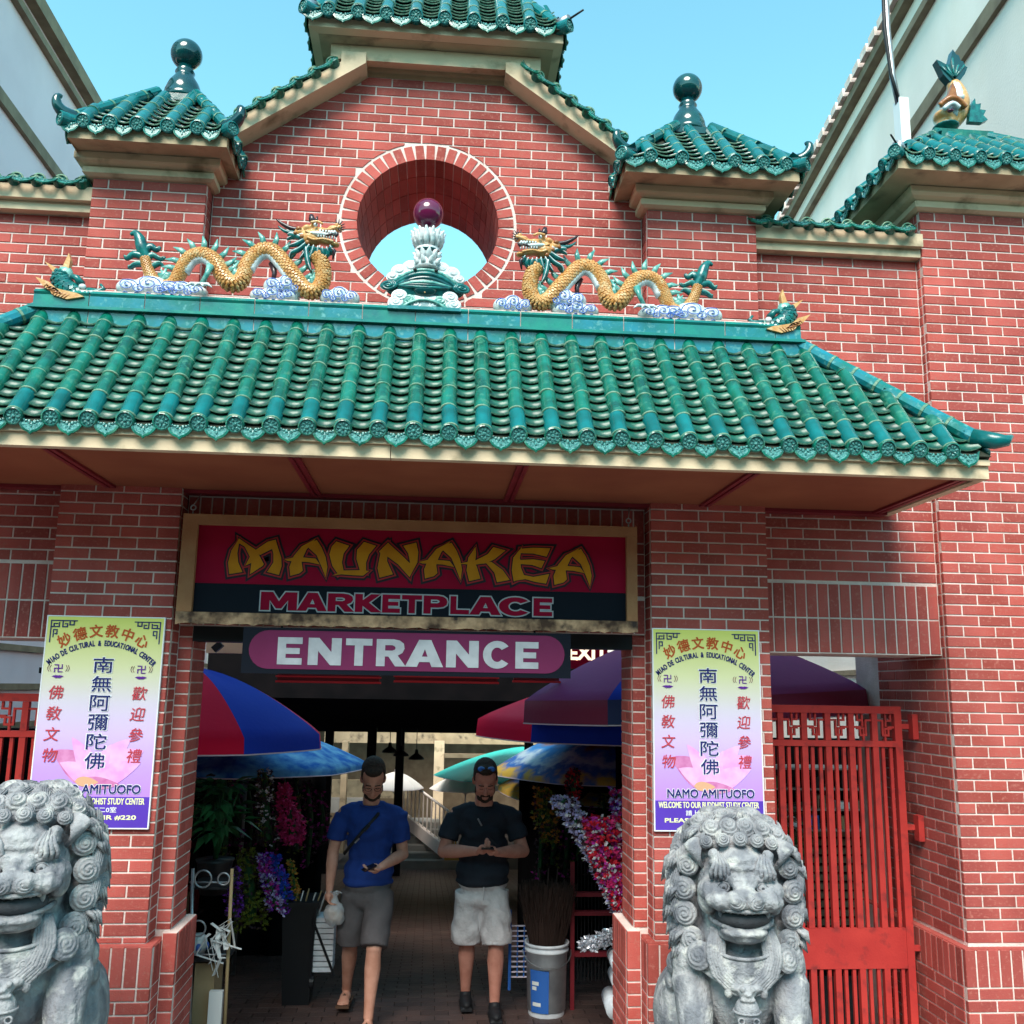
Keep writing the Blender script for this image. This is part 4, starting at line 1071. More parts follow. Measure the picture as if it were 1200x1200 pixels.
def poster(x0, label, tilt=0.0):
    W_, H_ = .605, 1.085; z0 = 1.600
    t = thing('poster', label, 'poster', (x0 + W_ / 2, -.01, z0), group='matching temple posters on the pillars')
    o = MB().box(x0, x0 + W_, -.018, -.006, z0, z0 + H_).build('panel', MAT['poster'], t)
    MB().box(x0, x0 + W_, -.0192, -.0182, z0, z0 + .155).build('footer_band', MAT['pviolet'], t)
    e = .006
    b = MB(); b.box(x0 - e, x0, -.02, -.004, z0 - e, z0 + H_ + e).box(x0 + W_, x0 + W_ + e, -.02, -.004, z0 - e, z0 + H_ + e).box(x0, x0 + W_, -.02, -.004, z0 - e, z0).box(x0, x0 + W_, -.02, -.004, z0 + H_, z0 + H_ + e)
    b.build('border', MAT['pwhite'], t)
    U = lambda u: x0 + u * W_
    Zf = lambda v: z0 + H_ * (1 - v)           # v from the top
    def txt(s, u0, u1, v0, v1, mat, nm, y=-.0205, off=0.0, rot=0.0, slant=0.0, bold=0.0): return fit_text(s, U(u0), U(u1), Zf(v1), Zf(v0), y, nm, mat, t, off, slant, rot, bold)
    # arched titles
    def arc(s, mat, nm, cu, cv, R_, a0, a1, ch, cwid, off=0.0, y=-.0205, weights=None):
        mb = MB(); ws = weights or [1] * len(s); tot = sum(ws); acc = 0
        for c_, w_ in zip(s, ws):
            a = a0 + (a1 - a0) * (acc + w_ / 2) / tot; acc += w_
            if c_ == ' ': continue
            m_ = textmesh(c_, off); xs = [v.co.x for v in m_.vertices]; mx = (min(xs) + max(xs)) / 2
            px, pz = U(cu) + R_ * math.sin(a), Zf(cv) + R_ * math.cos(a)
            sx = cwid; ca, sa = math.cos(-a), math.sin(-a)
            for q_ in range(4):
                bx, bz = (.0009 * (1 if q_ % 2 else -1)), (.0009 * (1 if q_ // 2 else -1))
                vs = [(px + bx + (v.co.x - mx) * sx * ca - (v.co.y - .35) * ch * sa, y - q_ * .00008, pz + bz + (v.co.x - mx) * sx * sa + (v.co.y - .35) * ch * ca) for v in m_.vertices]
                mb.add(vs, [tuple(p.vertices) for p in m_.polygons])
        mb.build(nm, MAT[mat], t, fix=False)
    arc('妙德文教中心', 'porange', 'title', .49, .46, .425, RD(-34), RD(34), .072, .072, .008)
    sub = 'MIAO DE CULTURAL & EDUCATIONAL CENTER'
    wts = [.6 if c_ == ' ' else .62 if c_ == 'I' else 1.22 if c_ in 'MO&' else .95 for c_ in sub]
    arc(sub, 'pnavy', 'subtitle', .49, .50, .405, RD(-43.5), RD(43.5), .040, .0245, .010, weights=wts)
    for i, c_ in enumerate('南無阿彌陀佛'):
        v0 = .195 + i * .0915
        txt(c_, .415, .605, v0 - .004, v0 + .080, 'pwhite', 'character_halo', -.0205, bold=.0045); txt(c_, .425, .595, v0, v0 + .076, 'pnavy', 'character', -.0222, bold=.0011)
    for col_, u in (('佛敎文物', .13), ('歡迎參禮', .84)):
        for i, c_ in enumerate(col_):
            v0 = .335 + i * .099; txt(c_, u - .062, u + .062, v0, v0 + .066, 'pred', 'character', -.0222, bold=.0006, slant=.12)
        txt('卍', u - .037, u + .037, .233, .272, 'psym', 'emblem', -.0215, bold=.0008)
        for s_ in (-1, 1):
            for q in (0, 1):
                pts = [(U(u + s_ * (.062 + .018 * q + .012 * math.sin(math.pi * k / 6))), -.0212, Zf(.237 + .03 * k / 6)) for k in range(7)]
                MB().tube(pts, .0013, 4).build('emblem_arc', MAT['signpink'], t)
        lm = MB()
        for k in range(-3, 4):
            a = k * .42; c0 = V((U(u), 0, Zf(.293)))
            d = V((math.sin(a) * 1.4, 0, .35 * math.cos(a))); s2 = V((d.z, 0, -d.x)).normalized() * .004
            lm.add([tuple(c0 + V((0, -.0212 - .0001 * (k + 4), 0))), tuple(c0 + d * .014 + s2 + V((0, -.0212 - .0001 * (k + 4), 0))), tuple(c0 + d * .024 + V((0, -.0212 - .0001 * (k + 4), 0))), tuple(c0 + d * .014 - s2 + V((0, -.0212 - .0001 * (k + 4), 0)))], [(0, 1, 2, 3)])
            if abs(k) < 3: lm.add([tuple(c0 + V((0, -.0212 - .0001 * (k + 14), 0))), tuple(c0 - d * .010 + s2 + V((0, -.0212 - .0001 * (k + 14), 0))), tuple(c0 - d * .018 + V((0, -.0212 - .0001 * (k + 14), 0))), tuple(c0 - d * .010 - s2 + V((0, -.0212 - .0001 * (k + 14), 0)))], [(0, 1, 2, 3)])
        lm.build('lotus_mark', MAT['psym'], t, fix=False)
    # printed lotus
    def petal(base, tip, w, mat, k):
        b0, t0 = V(base), V(tip); d = t0 - b0; s2 = V((-d.y, d.x)); P = []
        for i in range(11):
            q = i / 10; f = w * math.sin(math.pi * min(1, q ** .8)) ** .8 * (1 - .25 * q); P.append(b0 + d * q + s2 * f)
        for i in range(9, 0, -1):
            q = i / 10; f = w * math.sin(math.pi * min(1, q ** .8)) ** .8 * (1 - .25 * q); P.append(b0 + d * q - s2 * f)
        c_ = sum((p for p in P), V((0, 0))) / len(P)
        vs = [(U(p.x), -.0194 - k * .00012, Zf(p.y)) for p in P] + [(U(c_.x), -.0194 - k * .00012, Zf(c_.y))]
        MB().add(vs, [(i, (i + 1) % len(P), len(P)) for i in range(len(P))]).build('petal', MAT[mat], t, fix=False)
    petal((.52, .775), (.15, .645), .20, 'petald', 0); petal((.52, .775), (.92, .64), .20, 'petall', 1)
    petal((.52, .78), (.30, .58), .22, 'petal', 2); petal((.50, .775), (.80, .585), .22, 'petall', 3)
    petal((.50, .78), (.44, .62), .30, 'petall', 4); petal((.52, .78), (.64, .61), .28, 'petal', 5)
    petal((.55, .79), (.22, .70), .16, 'petal', 6); petal((.50, .79), (.90, .70), .15, 'petal', 7)
    petal((.40, .79), (.74, .80), .10, 'petald', 8); petal((.36, .785), (.56, .79), .13, 'porg', 9)
    # key-fret corners
    for s_ in (1, -1):
        f = (lambda u: U(u)) if s_ > 0 else (lambda u: U(1 - u))
        path = [[(.03, .125), (.03, .02), (.25, .02)], [(.055, .10), (.055, .065), (.085, .065), (.085, .085), (.07, .085)], [(.03, .05), (.10, .05), (.10, .03)], [(.13, .02), (.13, .05), (.17, .05), (.17, .035), (.15, .035)], [(.055, .05), (.055, .035), (.085, .035)], [(.19, .02), (.19, .04), (.225, .04), (.225, .02)]]
        mb = MB()
        for P in path:
            for (a_, b_), (c_, d_) in zip(P, P[1:]):
                xa, xb = sorted((f(a_), f(c_))); za, zb_ = sorted((Zf(b_), Zf(d_))); r = .0028
                mb.box(xa - r, xb + r, -.0208 - .00001 * len(mb.v) , -.0184, za - r, zb_ + r)
        mb.build('key_fret', MAT['pnavy'], t, fix=False)
    txt('NAMO AMITUOFO', .105, .925, .797, .846, 'pwhite', 'line_halo', -.0205, bold=.0045); txt('NAMO AMITUOFO', .11, .92, .80, .843, 'pnavy', 'line', -.0222, bold=.0018)
    txt('WELCOME TO OUR BUDDHIST STUDY CENTER', .03, .96, .862, .893, 'pyellow', 'line', -.0205, bold=.0014)
    txt('請上二樓二二0室', .28, .73, .903, .930, 'pwhite', 'line', -.0205, bold=.0006)
    txt('PLEASE UPSTAIR #220', .085, .90, .941, .965, 'pyellow', 'line', -.0205, bold=.0018)
    return t
poster(-2.052, 'yellow and lilac temple poster on the left pillar, lower left corner hidden by lion mane')
poster(1.237, 'yellow and lilac temple poster on the right pillar, lower right corner hidden by lion mane')
# ------------------------------------------------------------ guardian lions
def spiral_dome(r=1.0, turns=3.0, na=44, nr=16, h=.75, mir=1, gd=.09):
    mb = MB(); vs = []                     # dome faces -y
    for i in range(nr + 1):
        q = i / nr
        for j in range(na):
            a = 2 * math.pi * j / na
            base = h * math.sqrt(max(0, 1 - (q * .985) ** 2))
            ph = q * turns - mir * a / (2 * math.pi)
            gz_ = .5 + .5 * math.cos(2 * math.pi * ph)
            amp = gd * min(1, q * 5) * (1 if q < .93 else (1 - q) / .07)
            vs.append((r * q * math.cos(a), -r * (base + amp * (gz_ ** .7) - amp), r * q * math.sin(a)))
    fs = [(i * na + j, (i + 1) * na + j, (i + 1) * na + (j + 1) % na, i * na + (j + 1) % na) for i in range(nr) for j in range(na)]
    mb.add(vs, fs); return mb
CURL = spiral_dome(1.0, 3.2, gd=.13, h=.62).mesh('curl', True, [MAT['stone']])
CURLM = spiral_dome(1.0, 3.2, gd=.13, h=.62, mir=-1).mesh('curl', True, [MAT['stone']])
def tail_curl(me, mir):                      # comma shaped lock: the curl with a grooved tail
    mb = MB(); mb.add([v.co for v in me.vertices], [tuple(p.vertices) for p in me.polygons])
    for k in range(6):
        r0 = .98 - k * .16
        pts = []
        for i in range(9):
            q = i / 8; a = math.pi * (.5 + .25 * q * 0) ; 
            x = -r0 * .98 * math.cos(0) * 1 + (q ** 1.4) * (.9 + .3 * (1 - r0)); z = 0 + q * 1.55
            pts.append((mir * (x + .02), -.34 + .30 * q + .12 * (abs(k - 2.5) / 2.5) ** 2, z * 1.0 - .05))
        mb.tube(pts, [.095] * 8 + [.03], 6)
    return mb.mesh('curl', True, [MAT['stone']])
CURL_T = tail_curl(CURL, 1); CURLM_T = tail_curl(CURLM, -1)
def aim(c, n, s, roll=0.0):
    n = V(n).normalized(); y = -n; z = V((0, 0, 1)); x = y.cross(z).normalized(); z = x.cross(y)
    M = Matrix(((x.x, y.x, z.x, c[0]), (x.y, y.y, z.y, c[1]), (x.z, y.z, z.z, c[2]), (0, 0, 0, 1)))
    s = s if isinstance(s, (tuple, list)) else (s, s, s)
    return M @ Matrix.Rotation(roll, 4, 'Y') @ Matrix.Diagonal((s[0], s[1], s[2], 1))

def lion(label):
    t = thing('stone_lion', label, 'lion statue', (0, 0, 0), group='stone guardian lions at the entrance')
    b = MB()
    # torso, chest, haunches
    b.ell((0, .16, .50), (.27, .30, .40)); b.ell((0, -.03, .66), (.255, .21, .25)); b.ell((0, -.06, .47), (.20, .17, .24))
    for s in (-1, 1):
        b.ell((.27 * s, .22, .25), (.15, .28, .25), rot=(10, 0, 0)); b.ell((.30 * s, .03, .10), (.10, .20, .09))
        b.ell((.235 * s, -.06, .60), (.105, .14, .17)); b.ell((.245 * s, -.10, .50), (.10, .10, .12))
        b.tube([(.245 * s, -.12, .52), (.24 * s, -.20, .38), (.235 * s, -.255, .24), (.235 * s, -.275, .12), (.235 * s, -.28, .05)], [.10, .088, .074, .072, .085], 18)
        b.ell((.235 * s, -.34, .065), (.105, .15, .07))
        for k in range(4): b.ell(((.235 + (k - 1.5) * .052) * s, -.445, .055), (.032, .06, .05)); b.ell(((.235 + (k - 1.5) * .052) * s, -.50, .035), (.014, .03, .022))
        for k in range(3): b.tube([((.20 + .04 * k) * s, -.165 - .02 * (k == 1), .44), ((.205 + .033 * k) * s, -.265 - .02 * (k == 1), .24), ((.21 + .027 * k) * s, -.325, .12)], [.022, .028, .02], 8)
        # shoulder tufts
        b.ell((.325 * s, .0, .56), (.035, .06, .06)); b.ell((.335 * s, .05, .47), (.035, .06, .06)); b.ell((.34 * s, .09, .38), (.035, .06, .055))
    # neck and head
    b.ell((0, -.05, .86), (.205, .20, .22)); b.ell((0, -.08, 1.00), (.215, .21, .205)); b.ell((0, .02, 1.02), (.27, .22, .24)); b.ell((0, .02, .86), (.255, .17, .20))
    b.ell((0, -.17, 1.095), (.145, .14, .105)); b.ell((0, -.245, 1.085), (.085, .06, .055))           # forehead and boss
    for s in (-1, 1):
        b.ell((.105 * s, -.265, 1.075), (.055, .052, .05), rot=(0, 20 * s, 0)); b.ell((.130 * s, -.245, 1.125), (.034, .045, .06), rot=(0, 14 * s, 0))   # brow
        b.ell((.13 * s, -.22, .975), (.09, .105, .07)); b.ell((.165 * s, -.19, .93), (.05, .10, .075))     # cheeks
        b.ell((.050 * s, -.385, .968), (.054, .045, .040)); b.ell((.115 * s, -.33, .950), (.078, .075, .046))   # nose wings, upper lip
        b.ell((.045 * s, -.30, 1.035), (.026, .04, .026)); b.ell((.085 * s, -.285, 1.042), (.022, .03, .02))
        b.ell((.035 * s, -.30, .80), (.085, .09, .030))
    b.ell((0, -.33, .985), (.06, .08, .045)); b.ell((0, -.29, 1.02), (.038, .06, .05)); b.ell((0, -.34, .945), (.12, .075, .035))
    b.box(-.155, .155, -.365, -.12, .915, .945)
    b.ell((0, -.25, .775), (.125, .12, .04)); b.ell((0, -.20, .80), (.15, .10, .06))
    # mass behind the curls
    for s in (-1, 1):
        for z, x, y in ((1.17, .20, -.02), (1.08, .255, -.02), (.97, .275, 0), (.86, .275, .0), (.75, .26, .01), (.66, .23, .0)): b.ell((x * s, y, z), (.085, .12, .08))
    body = blob(b, .0085, 3, .45)
    def carve(co, n):                          # shallow flowing grooves on forehead muzzle and legs
        d = 0
        if co.y < -.17 and .90 < co.z < 1.2 and abs(co.x) < .2: d += .0034 * math.sin(150 * math.hypot(abs(co.x) - .055, co.z - .965))
        if co.y < -.12 and co.z < .42: d += .0016 * math.sin(190 * co.x + 12 * co.z)
        q = noise.noise(co * 7) * .005 + noise.noise(co * 22) * .003 + noise.noise(co * 55) * .0015
        return d + q
    disp(body, carve)
    bo = link('body', body, t, MAT['stone'])
    # mouth as a dark solid with its shade painted in, lip edge, teeth
    MB().ell((0, -.262, .862), (.140, .115, .056), 18, 10).build('mouth', MAT['stonedk'], t, True)
    te = MB()
    for k in range(7): te.ell(((k - 3) * .034, -.362 + abs(k - 3) * .012, .905), (.013, .012, .016), 8, 6)
    for s in (-1, 1): te.ell((s * .115, -.315, .895), (.014, .014, .030), 8, 6)
    te.build('teeth', MAT['stone'], t, True)
    lip = [(-.155, -.25, .925), (-.14, -.32, .918), (-.09, -.375, .914), (0, -.398, .912), (.09, -.375, .914), (.14, -.32, .918), (.155, -.25, .925)]
    MB().tube(lip, .012, 8).tube([(x, y + .05, .80 + abs(x) * .25) for x, y, z_ in lip], .013, 8).build('lip', MAT['stone'], t, True)
    # nostrils, eyes, brows, ears
    for s in (-1, 1):
        link('nostril', CURL if s > 0 else CURLM, t, M=aim((.045 * s, -.405, .958), (.25 * s, -1, .1), (.044, .04, .038)))
        e = MB().ell((.098 * s, -.288, 1.008), .027, 16, 12); eo = e.build('eye', MAT['stone'], t, True)
        ring = [(.098 * s + .030 * math.cos(a), -.303, 1.008 + .022 * math.sin(a)) for a in [i * math.pi / 7 for i in range(15)]]
        MB().tube(ring, .006, 6, cap=False).build('eyelid', MAT['stone'], eo, True)
        MB().ell((.098 * s, -.311, 1.006), (.009, .006, .009), 8, 6).build('pupil', MAT['stonedk'], eo, True)
        fb = MB()
        for k in range(5):
            x0 = .065 + .022 * k
            fb.tube([(x0 * s, -.315 + .012 * abs(k - 2), 1.045), ((x0 + .005) * s, -.325 + .014 * abs(k - 2), 1.075), ((.105 + (x0 - .105) * .75) * s, -.30, 1.115), ((.118 + (x0 - .118) * .35) * s, -.265, 1.16 + .012 * (k == 2))], [.011, .012, .010, .004], 7)
        fb.build('eyebrow', MAT['stone'], t, True)
        for q, (cx_, cz_, r_) in enumerate(((.05, 1.052, .019), (.083, 1.050, .017), (.118, 1.046, .016))):
            link('brow_curl', CURL if s > 0 else CURLM, t, M=aim((cx_ * s, -.312 + q * .008, cz_), (.1 * s, -1, .15), (r_, r_, r_)))
        ear = MB(); ax = .165 * s
        ear.grid(lambda u, v: (ax + s * (.05 + .085 * v) * (1 if True else 0) * math.cos((u - .5) * 2.0) - s * .02, -.185 - .035 * math.cos((u - .5) * 5) * (1 - v * .3), 1.135 + .075 * math.sin((u - .5) * 2.2) * (1 - v ** 2 * .55) + .055 * v), 12, 8)
        sd = ear.mesh('ear'); sd = evalmesh(sd, [('SOLIDIFY', dict(thickness=.02, offset=0)), ('SUBSURF', dict(levels=1))]); sd.polygons.foreach_set('use_smooth', [True] * len(sd.polygons)); sd.materials.clear()
        link('ear', sd, t, MAT['stone'])
        # muzzle and cheek folds
        fo = MB()
        for k in range(5): fo.tube([(.03 * s, -.40 + .01 * k, .935 - .004 * k), ((.09 + .01 * k) * s, -.385 + .014 * k, .925 + .012 * k), ((.145 + .004 * k) * s, -.30 + .018 * k, .925 + .022 * k), ((.185 + .002 * k) * s, -.20 + .02 * k, .96 + .03 * k)], [.005, .007, .007, .003], 6)
        fo.build('cheek_folds', MAT['stone'], t, True)
        # mane curls: front column, side column, back column
        for x, y, z, r in ((.255, -.145, 1.085, .058), (.275, -.135, .965, .062), (.272, -.135, .842, .064), (.240, -.15, .722, .064)):
            link('mane_curl', CURLM_T if s > 0 else CURL_T, t, M=aim((x * s, y, z), (.32 * s, -1, .05), r, s * random.uniform(.75, 1.0)))
        for x, y, z, r in ((.285, -.03, 1.125, .06), (.312, -.02, 1.01, .066), (.32, -.01, .885, .07), (.305, 0, .76, .066), (.265, -.02, .65, .052), (.235, -.02, 1.20, .055)):
            link('mane_curl', CURLM_T if s > 0 else CURL_T, t, M=aim((x * s, y, z), (.9 * s, -.62, .1), r, s * random.uniform(.6, .9)))
        for x, y, z, r in ((.27, .11, 1.12, .07), (.295, .13, 1.0, .075), (.295, .13, .85, .075), (.27, .14, .70, .075)):
            link('mane_curl', CURLM_T if s > 0 else CURL_T, t, M=aim((x * s, y, z), (1 * s, .2, .1), r, s * .8))
    for x, y, z, r in ((-.165, -.20, 1.205, .034), (-.085, -.235, 1.222, .036), (0, -.245, 1.23, .038), (.085, -.235, 1.222, .036), (.165, -.20, 1.205, .034)):
        link('mane_curl', CURL_T if x < 0 else CURLM_T, t, M=aim((x, y, z), (x * 1.2, -1, .55), (r, r * 1.5, r), (-1 if x < 0 else 1) * random.uniform(.1, .8)))
    for x, y, z, r in ((-.205, -.10, 1.225, .055), (-.13, -.13, 1.255, .058), (-.045, -.145, 1.27, .056), (.04, -.145, 1.268, .058), (.125, -.13, 1.255, .06), (.205, -.10, 1.225, .055)):
        link('mane_curl', CURL_T if x < 0 else CURLM_T, t, M=aim((x, y, z), (x * 1.4, -1, .9), (r, r * 1.5, r), (-1 if x < 0 else 1) * random.uniform(0, .7)))
    for x, y, z, r in ((-.165, -.02, 1.265, .07), (-.06, -.03, 1.29, .07), (.055, -.03, 1.285, .07), (.16, -.02, 1.265, .07), (-.1, .10, 1.27, .09), (.1, .10, 1.27, .09), (-.2, .10, 1.19, .08), (.2, .10, 1.19, .08)):
        link('mane_curl', CURL_T if x < 0 else CURLM_T, t, M=aim((x, y, z), (x * 2, -.45, 1), (r, r * 1.5, r), random.uniform(-.5, .5)))
    rt = random.Random(4)
    for s in (-1, 1):
        for k in range(26):
            z = .66 + .60 * k / 25; a = rt.uniform(-.1, .55); x = (.255 + .05 * math.sin((z - .6) * 4.6)) * s; y = -.12 + a * .45
            if z > 1.12: x *= 1 - (z - 1.12) * 1.5
            mb = MB()
            for q in range(3):
                p = V((x + s * .012 * q, y + .02 * q, z)); mb.tube([p, p + V((s * .030, -.014, -.018)), p + V((s * .046, -.008, -.052 - .012 * q))], [.012, .013, .003], 6)
            mb.build('mane_tuft', MAT['stone'], t, True)
    b2 = MB()
    b2.ell((0, .05, 1.15), (.24, .17, .14)); b2.ell((0, .18, 1.05), (.26, .14, .22)); b2.ell((0, .21, .85), (.26, .14, .22)); b2.ell((0, -.12, 1.20), (.17, .09, .08)); 
    me = blob(b2, .014, 3); disp(me, lambda co, n: .005 * math.sin(55 * co.x + 30 * noise.noise(co * 5)) + .003 * noise.noise(co * 14)); link('mane', me, t, MAT['stone'])
    # beard locks that fall from the jaw and sweep outwards on the chest
    for s in (-1, 1):
        for k in range(7):
            o = (k - 3) * .0125
            pts = [(s * (.125 + o * .6), -.235, .80), (s * (.135 + o), -.262, .73), (s * (.14 + o), -.285, .675), (s * (.115 + o), -.30, .615 - .004 * k), (s * (.055 + o * .8), -.315, .575 - .008 * k), (s * (.0 + o * .5) - s * .03, -.318, .545 - .010 * k)]
            mb = MB().tube([(p[0], p[1] - .010 * (1 - abs(k - 3) / 3.5), p[2]) for p in pts], [.011, .0125, .0125, .0115, .010, .003], 7)
            mb.build('beard_lock', MAT['stone'], t, True)
    # collar: carved band over the chest
    def chest(u, w):                           # u -1..1 across, w 0..1 top to bottom
        x = u * .325; cy = -.272 + .25 * abs(u) ** 2.4; z = .605 + .13 * u * u - .135 * (w - .5) * (1 - .2 * u * u)
        return V((x * (1 - .05 * w), cy - .012 - .02 * (1 - abs(u)), z))
    me = MB().grid(lambda a, b_: chest(a * 2 - 1, b_), 40, 6).mesh('collar')
    me = evalmesh(me, [('SOLIDIFY', dict(thickness=.03, offset=0)), ('SUBSURF', dict(levels=1))]); me.polygons.foreach_set('use_smooth', [True] * len(me.polygons)); me.materials.clear()
    co_ = link('collar', me, t, MAT['stone'])
    for w_, r_ in ((1.0, .011), (.0, .009)): MB().tube([chest(-1 + 2 * i / 40, w_) + V((0, -.014, 0)) for i in range(41)], r_, 7).build('collar_rim', MAT['stone'], co_, True)
    for s in (-1, 1):
        link('scroll', CURL if s > 0 else CURLM, t, M=aim((.215 * s, -.235, .665), (.6 * s, -1, .35), (.070, .045, .070)))
        for q in range(5):
            u_ = s * (.20 + .15 * q); c_ = chest(u_, .5)
            link('collar_scroll', CURL if s > 0 else CURLM, co_, M=aim(tuple(c_ + V((0, -.010, 0))), (.5 * u_, -1, .2), (.034, .022, .034)))
    # bell with a small mask
    be = MB(); be.ell((0, -.325, .435), (.062, .06, .075)); be.ell((0, -.325, .53), (.05, .045, .035))
    for s in (-1, 1): be.ell((.05 * s, -.325, .545), (.03, .025, .02)); be.ell((.085 * s, -.31, .52), (.022, .02, .03)); be.ell((.024 * s, -.362, .548), (.015, .014, .014))
    be.ell((0, -.365, .525), (.02, .02, .012)); be.ell((0, -.36, .50), (.04, .02, .012))
    me = blob(be, .006, 2); bl = link('bell', me, t, MAT['stone'])
    for s in (-1, 0, 1):
        c_ = (.036 * s, -.375 - .012 * (s == 0), .408 - .026 * (s == 0))
        MB().tube([(c_[0] + .014 * math.cos(a), c_[1] - .002, c_[2] + .014 * math.sin(a)) for a in [i * math.pi / 6 for i in range(13)]], .005, 6, cap=False).build('bell_ring', MAT['stone'], bl, True)
    MB().tube([(.064 * math.cos(a), -.325 + .062 * math.sin(a), .44) for a in [i * math.pi / 12 for i in range(25)]], .006, 6, cap=False).build('bell_ring', MAT['stone'], bl, True)
    # cub / ball under the paw side and base
    MB().ell((.30, -.30, .09), (.09, .12, .085), 20, 12).build('ball', MAT['stone'], t, True)
    sb = MB().box(-.42, .42, -.55, .50, -.10, .0); sb.build('base_slab', MAT['stone'], t)
    MB().box(-.36, .36, -.50, .45, -.18, -.1001).build('base_slab', MAT['stone'], t)
    return t
L1 = lion('grey carved stone lion at right, standing before the poster and the red gate')
L2 = copy_tree(L1); L2['label'] = 'grey carved stone lion at the left edge, mane covering the foot of the left poster'
def place(o, x, y, z, rz, s): o.location = (x, y, z); o.rotation_euler = (0, 0, rz); o.scale = (s, s, s)
place(L1, 1.475, -.62, .57, RD(-9), .90)
place(L2, -1.69, -.92, .70, RD(15), .90)
for o, (x, y, z) in ((L1, (1.475, -.62, .57)), (L2, (-1.69, -.92, .70))):
    p = thing('stone_pedestal', 'stone pedestal carrying the ' + ('right' if o is L1 else 'left') + ' lion, below the picture', 'pedestal', (x, y, 0))
    MB().box(x - .43, x + .43, y - .54, y + .48, 0.001, z - .165).build('block', MAT['stone'], p)
    MB().box(x - .49, x + .49, y - .62, y + .57, .001, .12).build('plinth', MAT['stone'], p)

# ------------------------------------------------------------ ridge dragons
DY = -.37
def scales(mb, pts, rad, n=7, step=.7):
    """overlapping round scales over a tube through pts"""
    P = [V(p) for p in pts]
    s = [0]
    for a, b in zip(P, P[1:]): s.append(s[-1] + (b - a).length)
    def ev(d):
        for i in range(len(P) - 1):
            if d <= s[i + 1]:
                q = (d - s[i]) / (s[i + 1] - s[i]); return P[i].lerp(P[i + 1], q), (P[i + 1] - P[i]).normalized(), rad[i] + (rad[i + 1] - rad[i]) * q
        return P[-1], (P[-1] - P[-2]).normalized(), rad[-1]
    d = 0; k = 0
    while d < s[-1]:
        c, t, r = ev(d); u = V((0, 1, 0)); w = t.cross(u).normalized(); u = w.cross(t)
        sz = 2 * math.pi * r / n
        for j in range(n):
            a = 2 * math.pi * (j + (.5 if k % 2 else 0)) / n
            o = u * math.cos(a) + w * math.sin(a); tg = t.cross(o)
            b = c + o * r * .97; vs = [b + o * .009]
            m = 7
            for i in range(m + 1):
                g = math.pi * i / m
                vs.append(b + tg * (sz * .56 * math.cos(g)) + t * (-sz * .62 * math.sin(g)) + o * (.006 if 0 < i < m else .0))
            vs.append(b + t * sz * .3)
            vs2 = [v_ - o * .010 for v_ in vs[1:m + 2]]
            nb = len(vs)
            mb.add(vs + vs2, [(0, i, i + 1) for i in range(1, m + 1)] + [(0, m + 1, m + 2), (0, m + 2, 1)] + [(i, nb + i - 1, nb + i, i + 1) for i in range(1, m + 1)])
        d += sz * step; k += 1
def smoothpath(P, k=5):
    P = [V(p) for p in P]; out = []
    for i in range(len(P) - 1):
        a, b, c, d = P[max(i - 1, 0)], P[i], P[i + 1], P[min(i + 2, len(P) - 1)]
        for j in range(k):
            t = j / k; out.append(.5 * ((2 * b) + (c - a) * t + (2 * a - 5 * b + 4 * c - d) * t * t + (3 * b - a - 3 * c + d) * t ** 3))
    out.append(P[-1]); return out
def lerpr(r, n): 
    out = []
    for i in range(n):
        q = i / (n - 1) * (len(r) - 1); k = min(int(q), len(r) - 2); out.append(r[k] + (r[k + 1] - r[k]) * (q - k))
    return out
SPIR = spiral_dome(1.0, 2.3, 30, 12, .45, 1, .16)
def cloud(parent, c, w, h, n):
    mb = MB(); random.seed(n)
    L = [(-.36, .0, .5), (.0, .12, .62), (.36, .0, .5), (-.15, -.16, .42), (.2, -.18, .42)]
    for u, v_, r in L: mb.ell((c[0] + u * w, DY + .0, c[2] + v_ * h + .0), (r * w * .52, .055, r * h * .85), 12, 8)
    co = blob(mb, .008, 2); o = link('cloud', co, parent, MAT['white'])
    for u, v_, r in L[:3] + L[3:]:
        cc = (c[0] + u * w, DY - .05, c[2] + v_ * h); pts = []
        for i in range(22):
            a = i * .55; q = (1 - i / 23) * r * .42
            pts.append((cc[0] + q * w * math.cos(a) * .8, cc[1] - .006 + .012 * (i < 4), cc[2] + q * h * 1.5 * math.sin(a)))
        MB().tube(pts, .0026, 5).build('cloud_line', MAT['cobalt'], o, True)
    for i in range(3):
        u = -.45 + .2 * i
        MB().tube([(c[0] + u * w, DY - .045, c[2] - .42 * h), (c[0] + (u + .06) * w, DY - .054, c[2] - .34 * h), (c[0] + (u + .13) * w, DY - .045, c[2] - .42 * h)], .0026, 5).build('cloud_line', MAT['cobalt'], o, True)
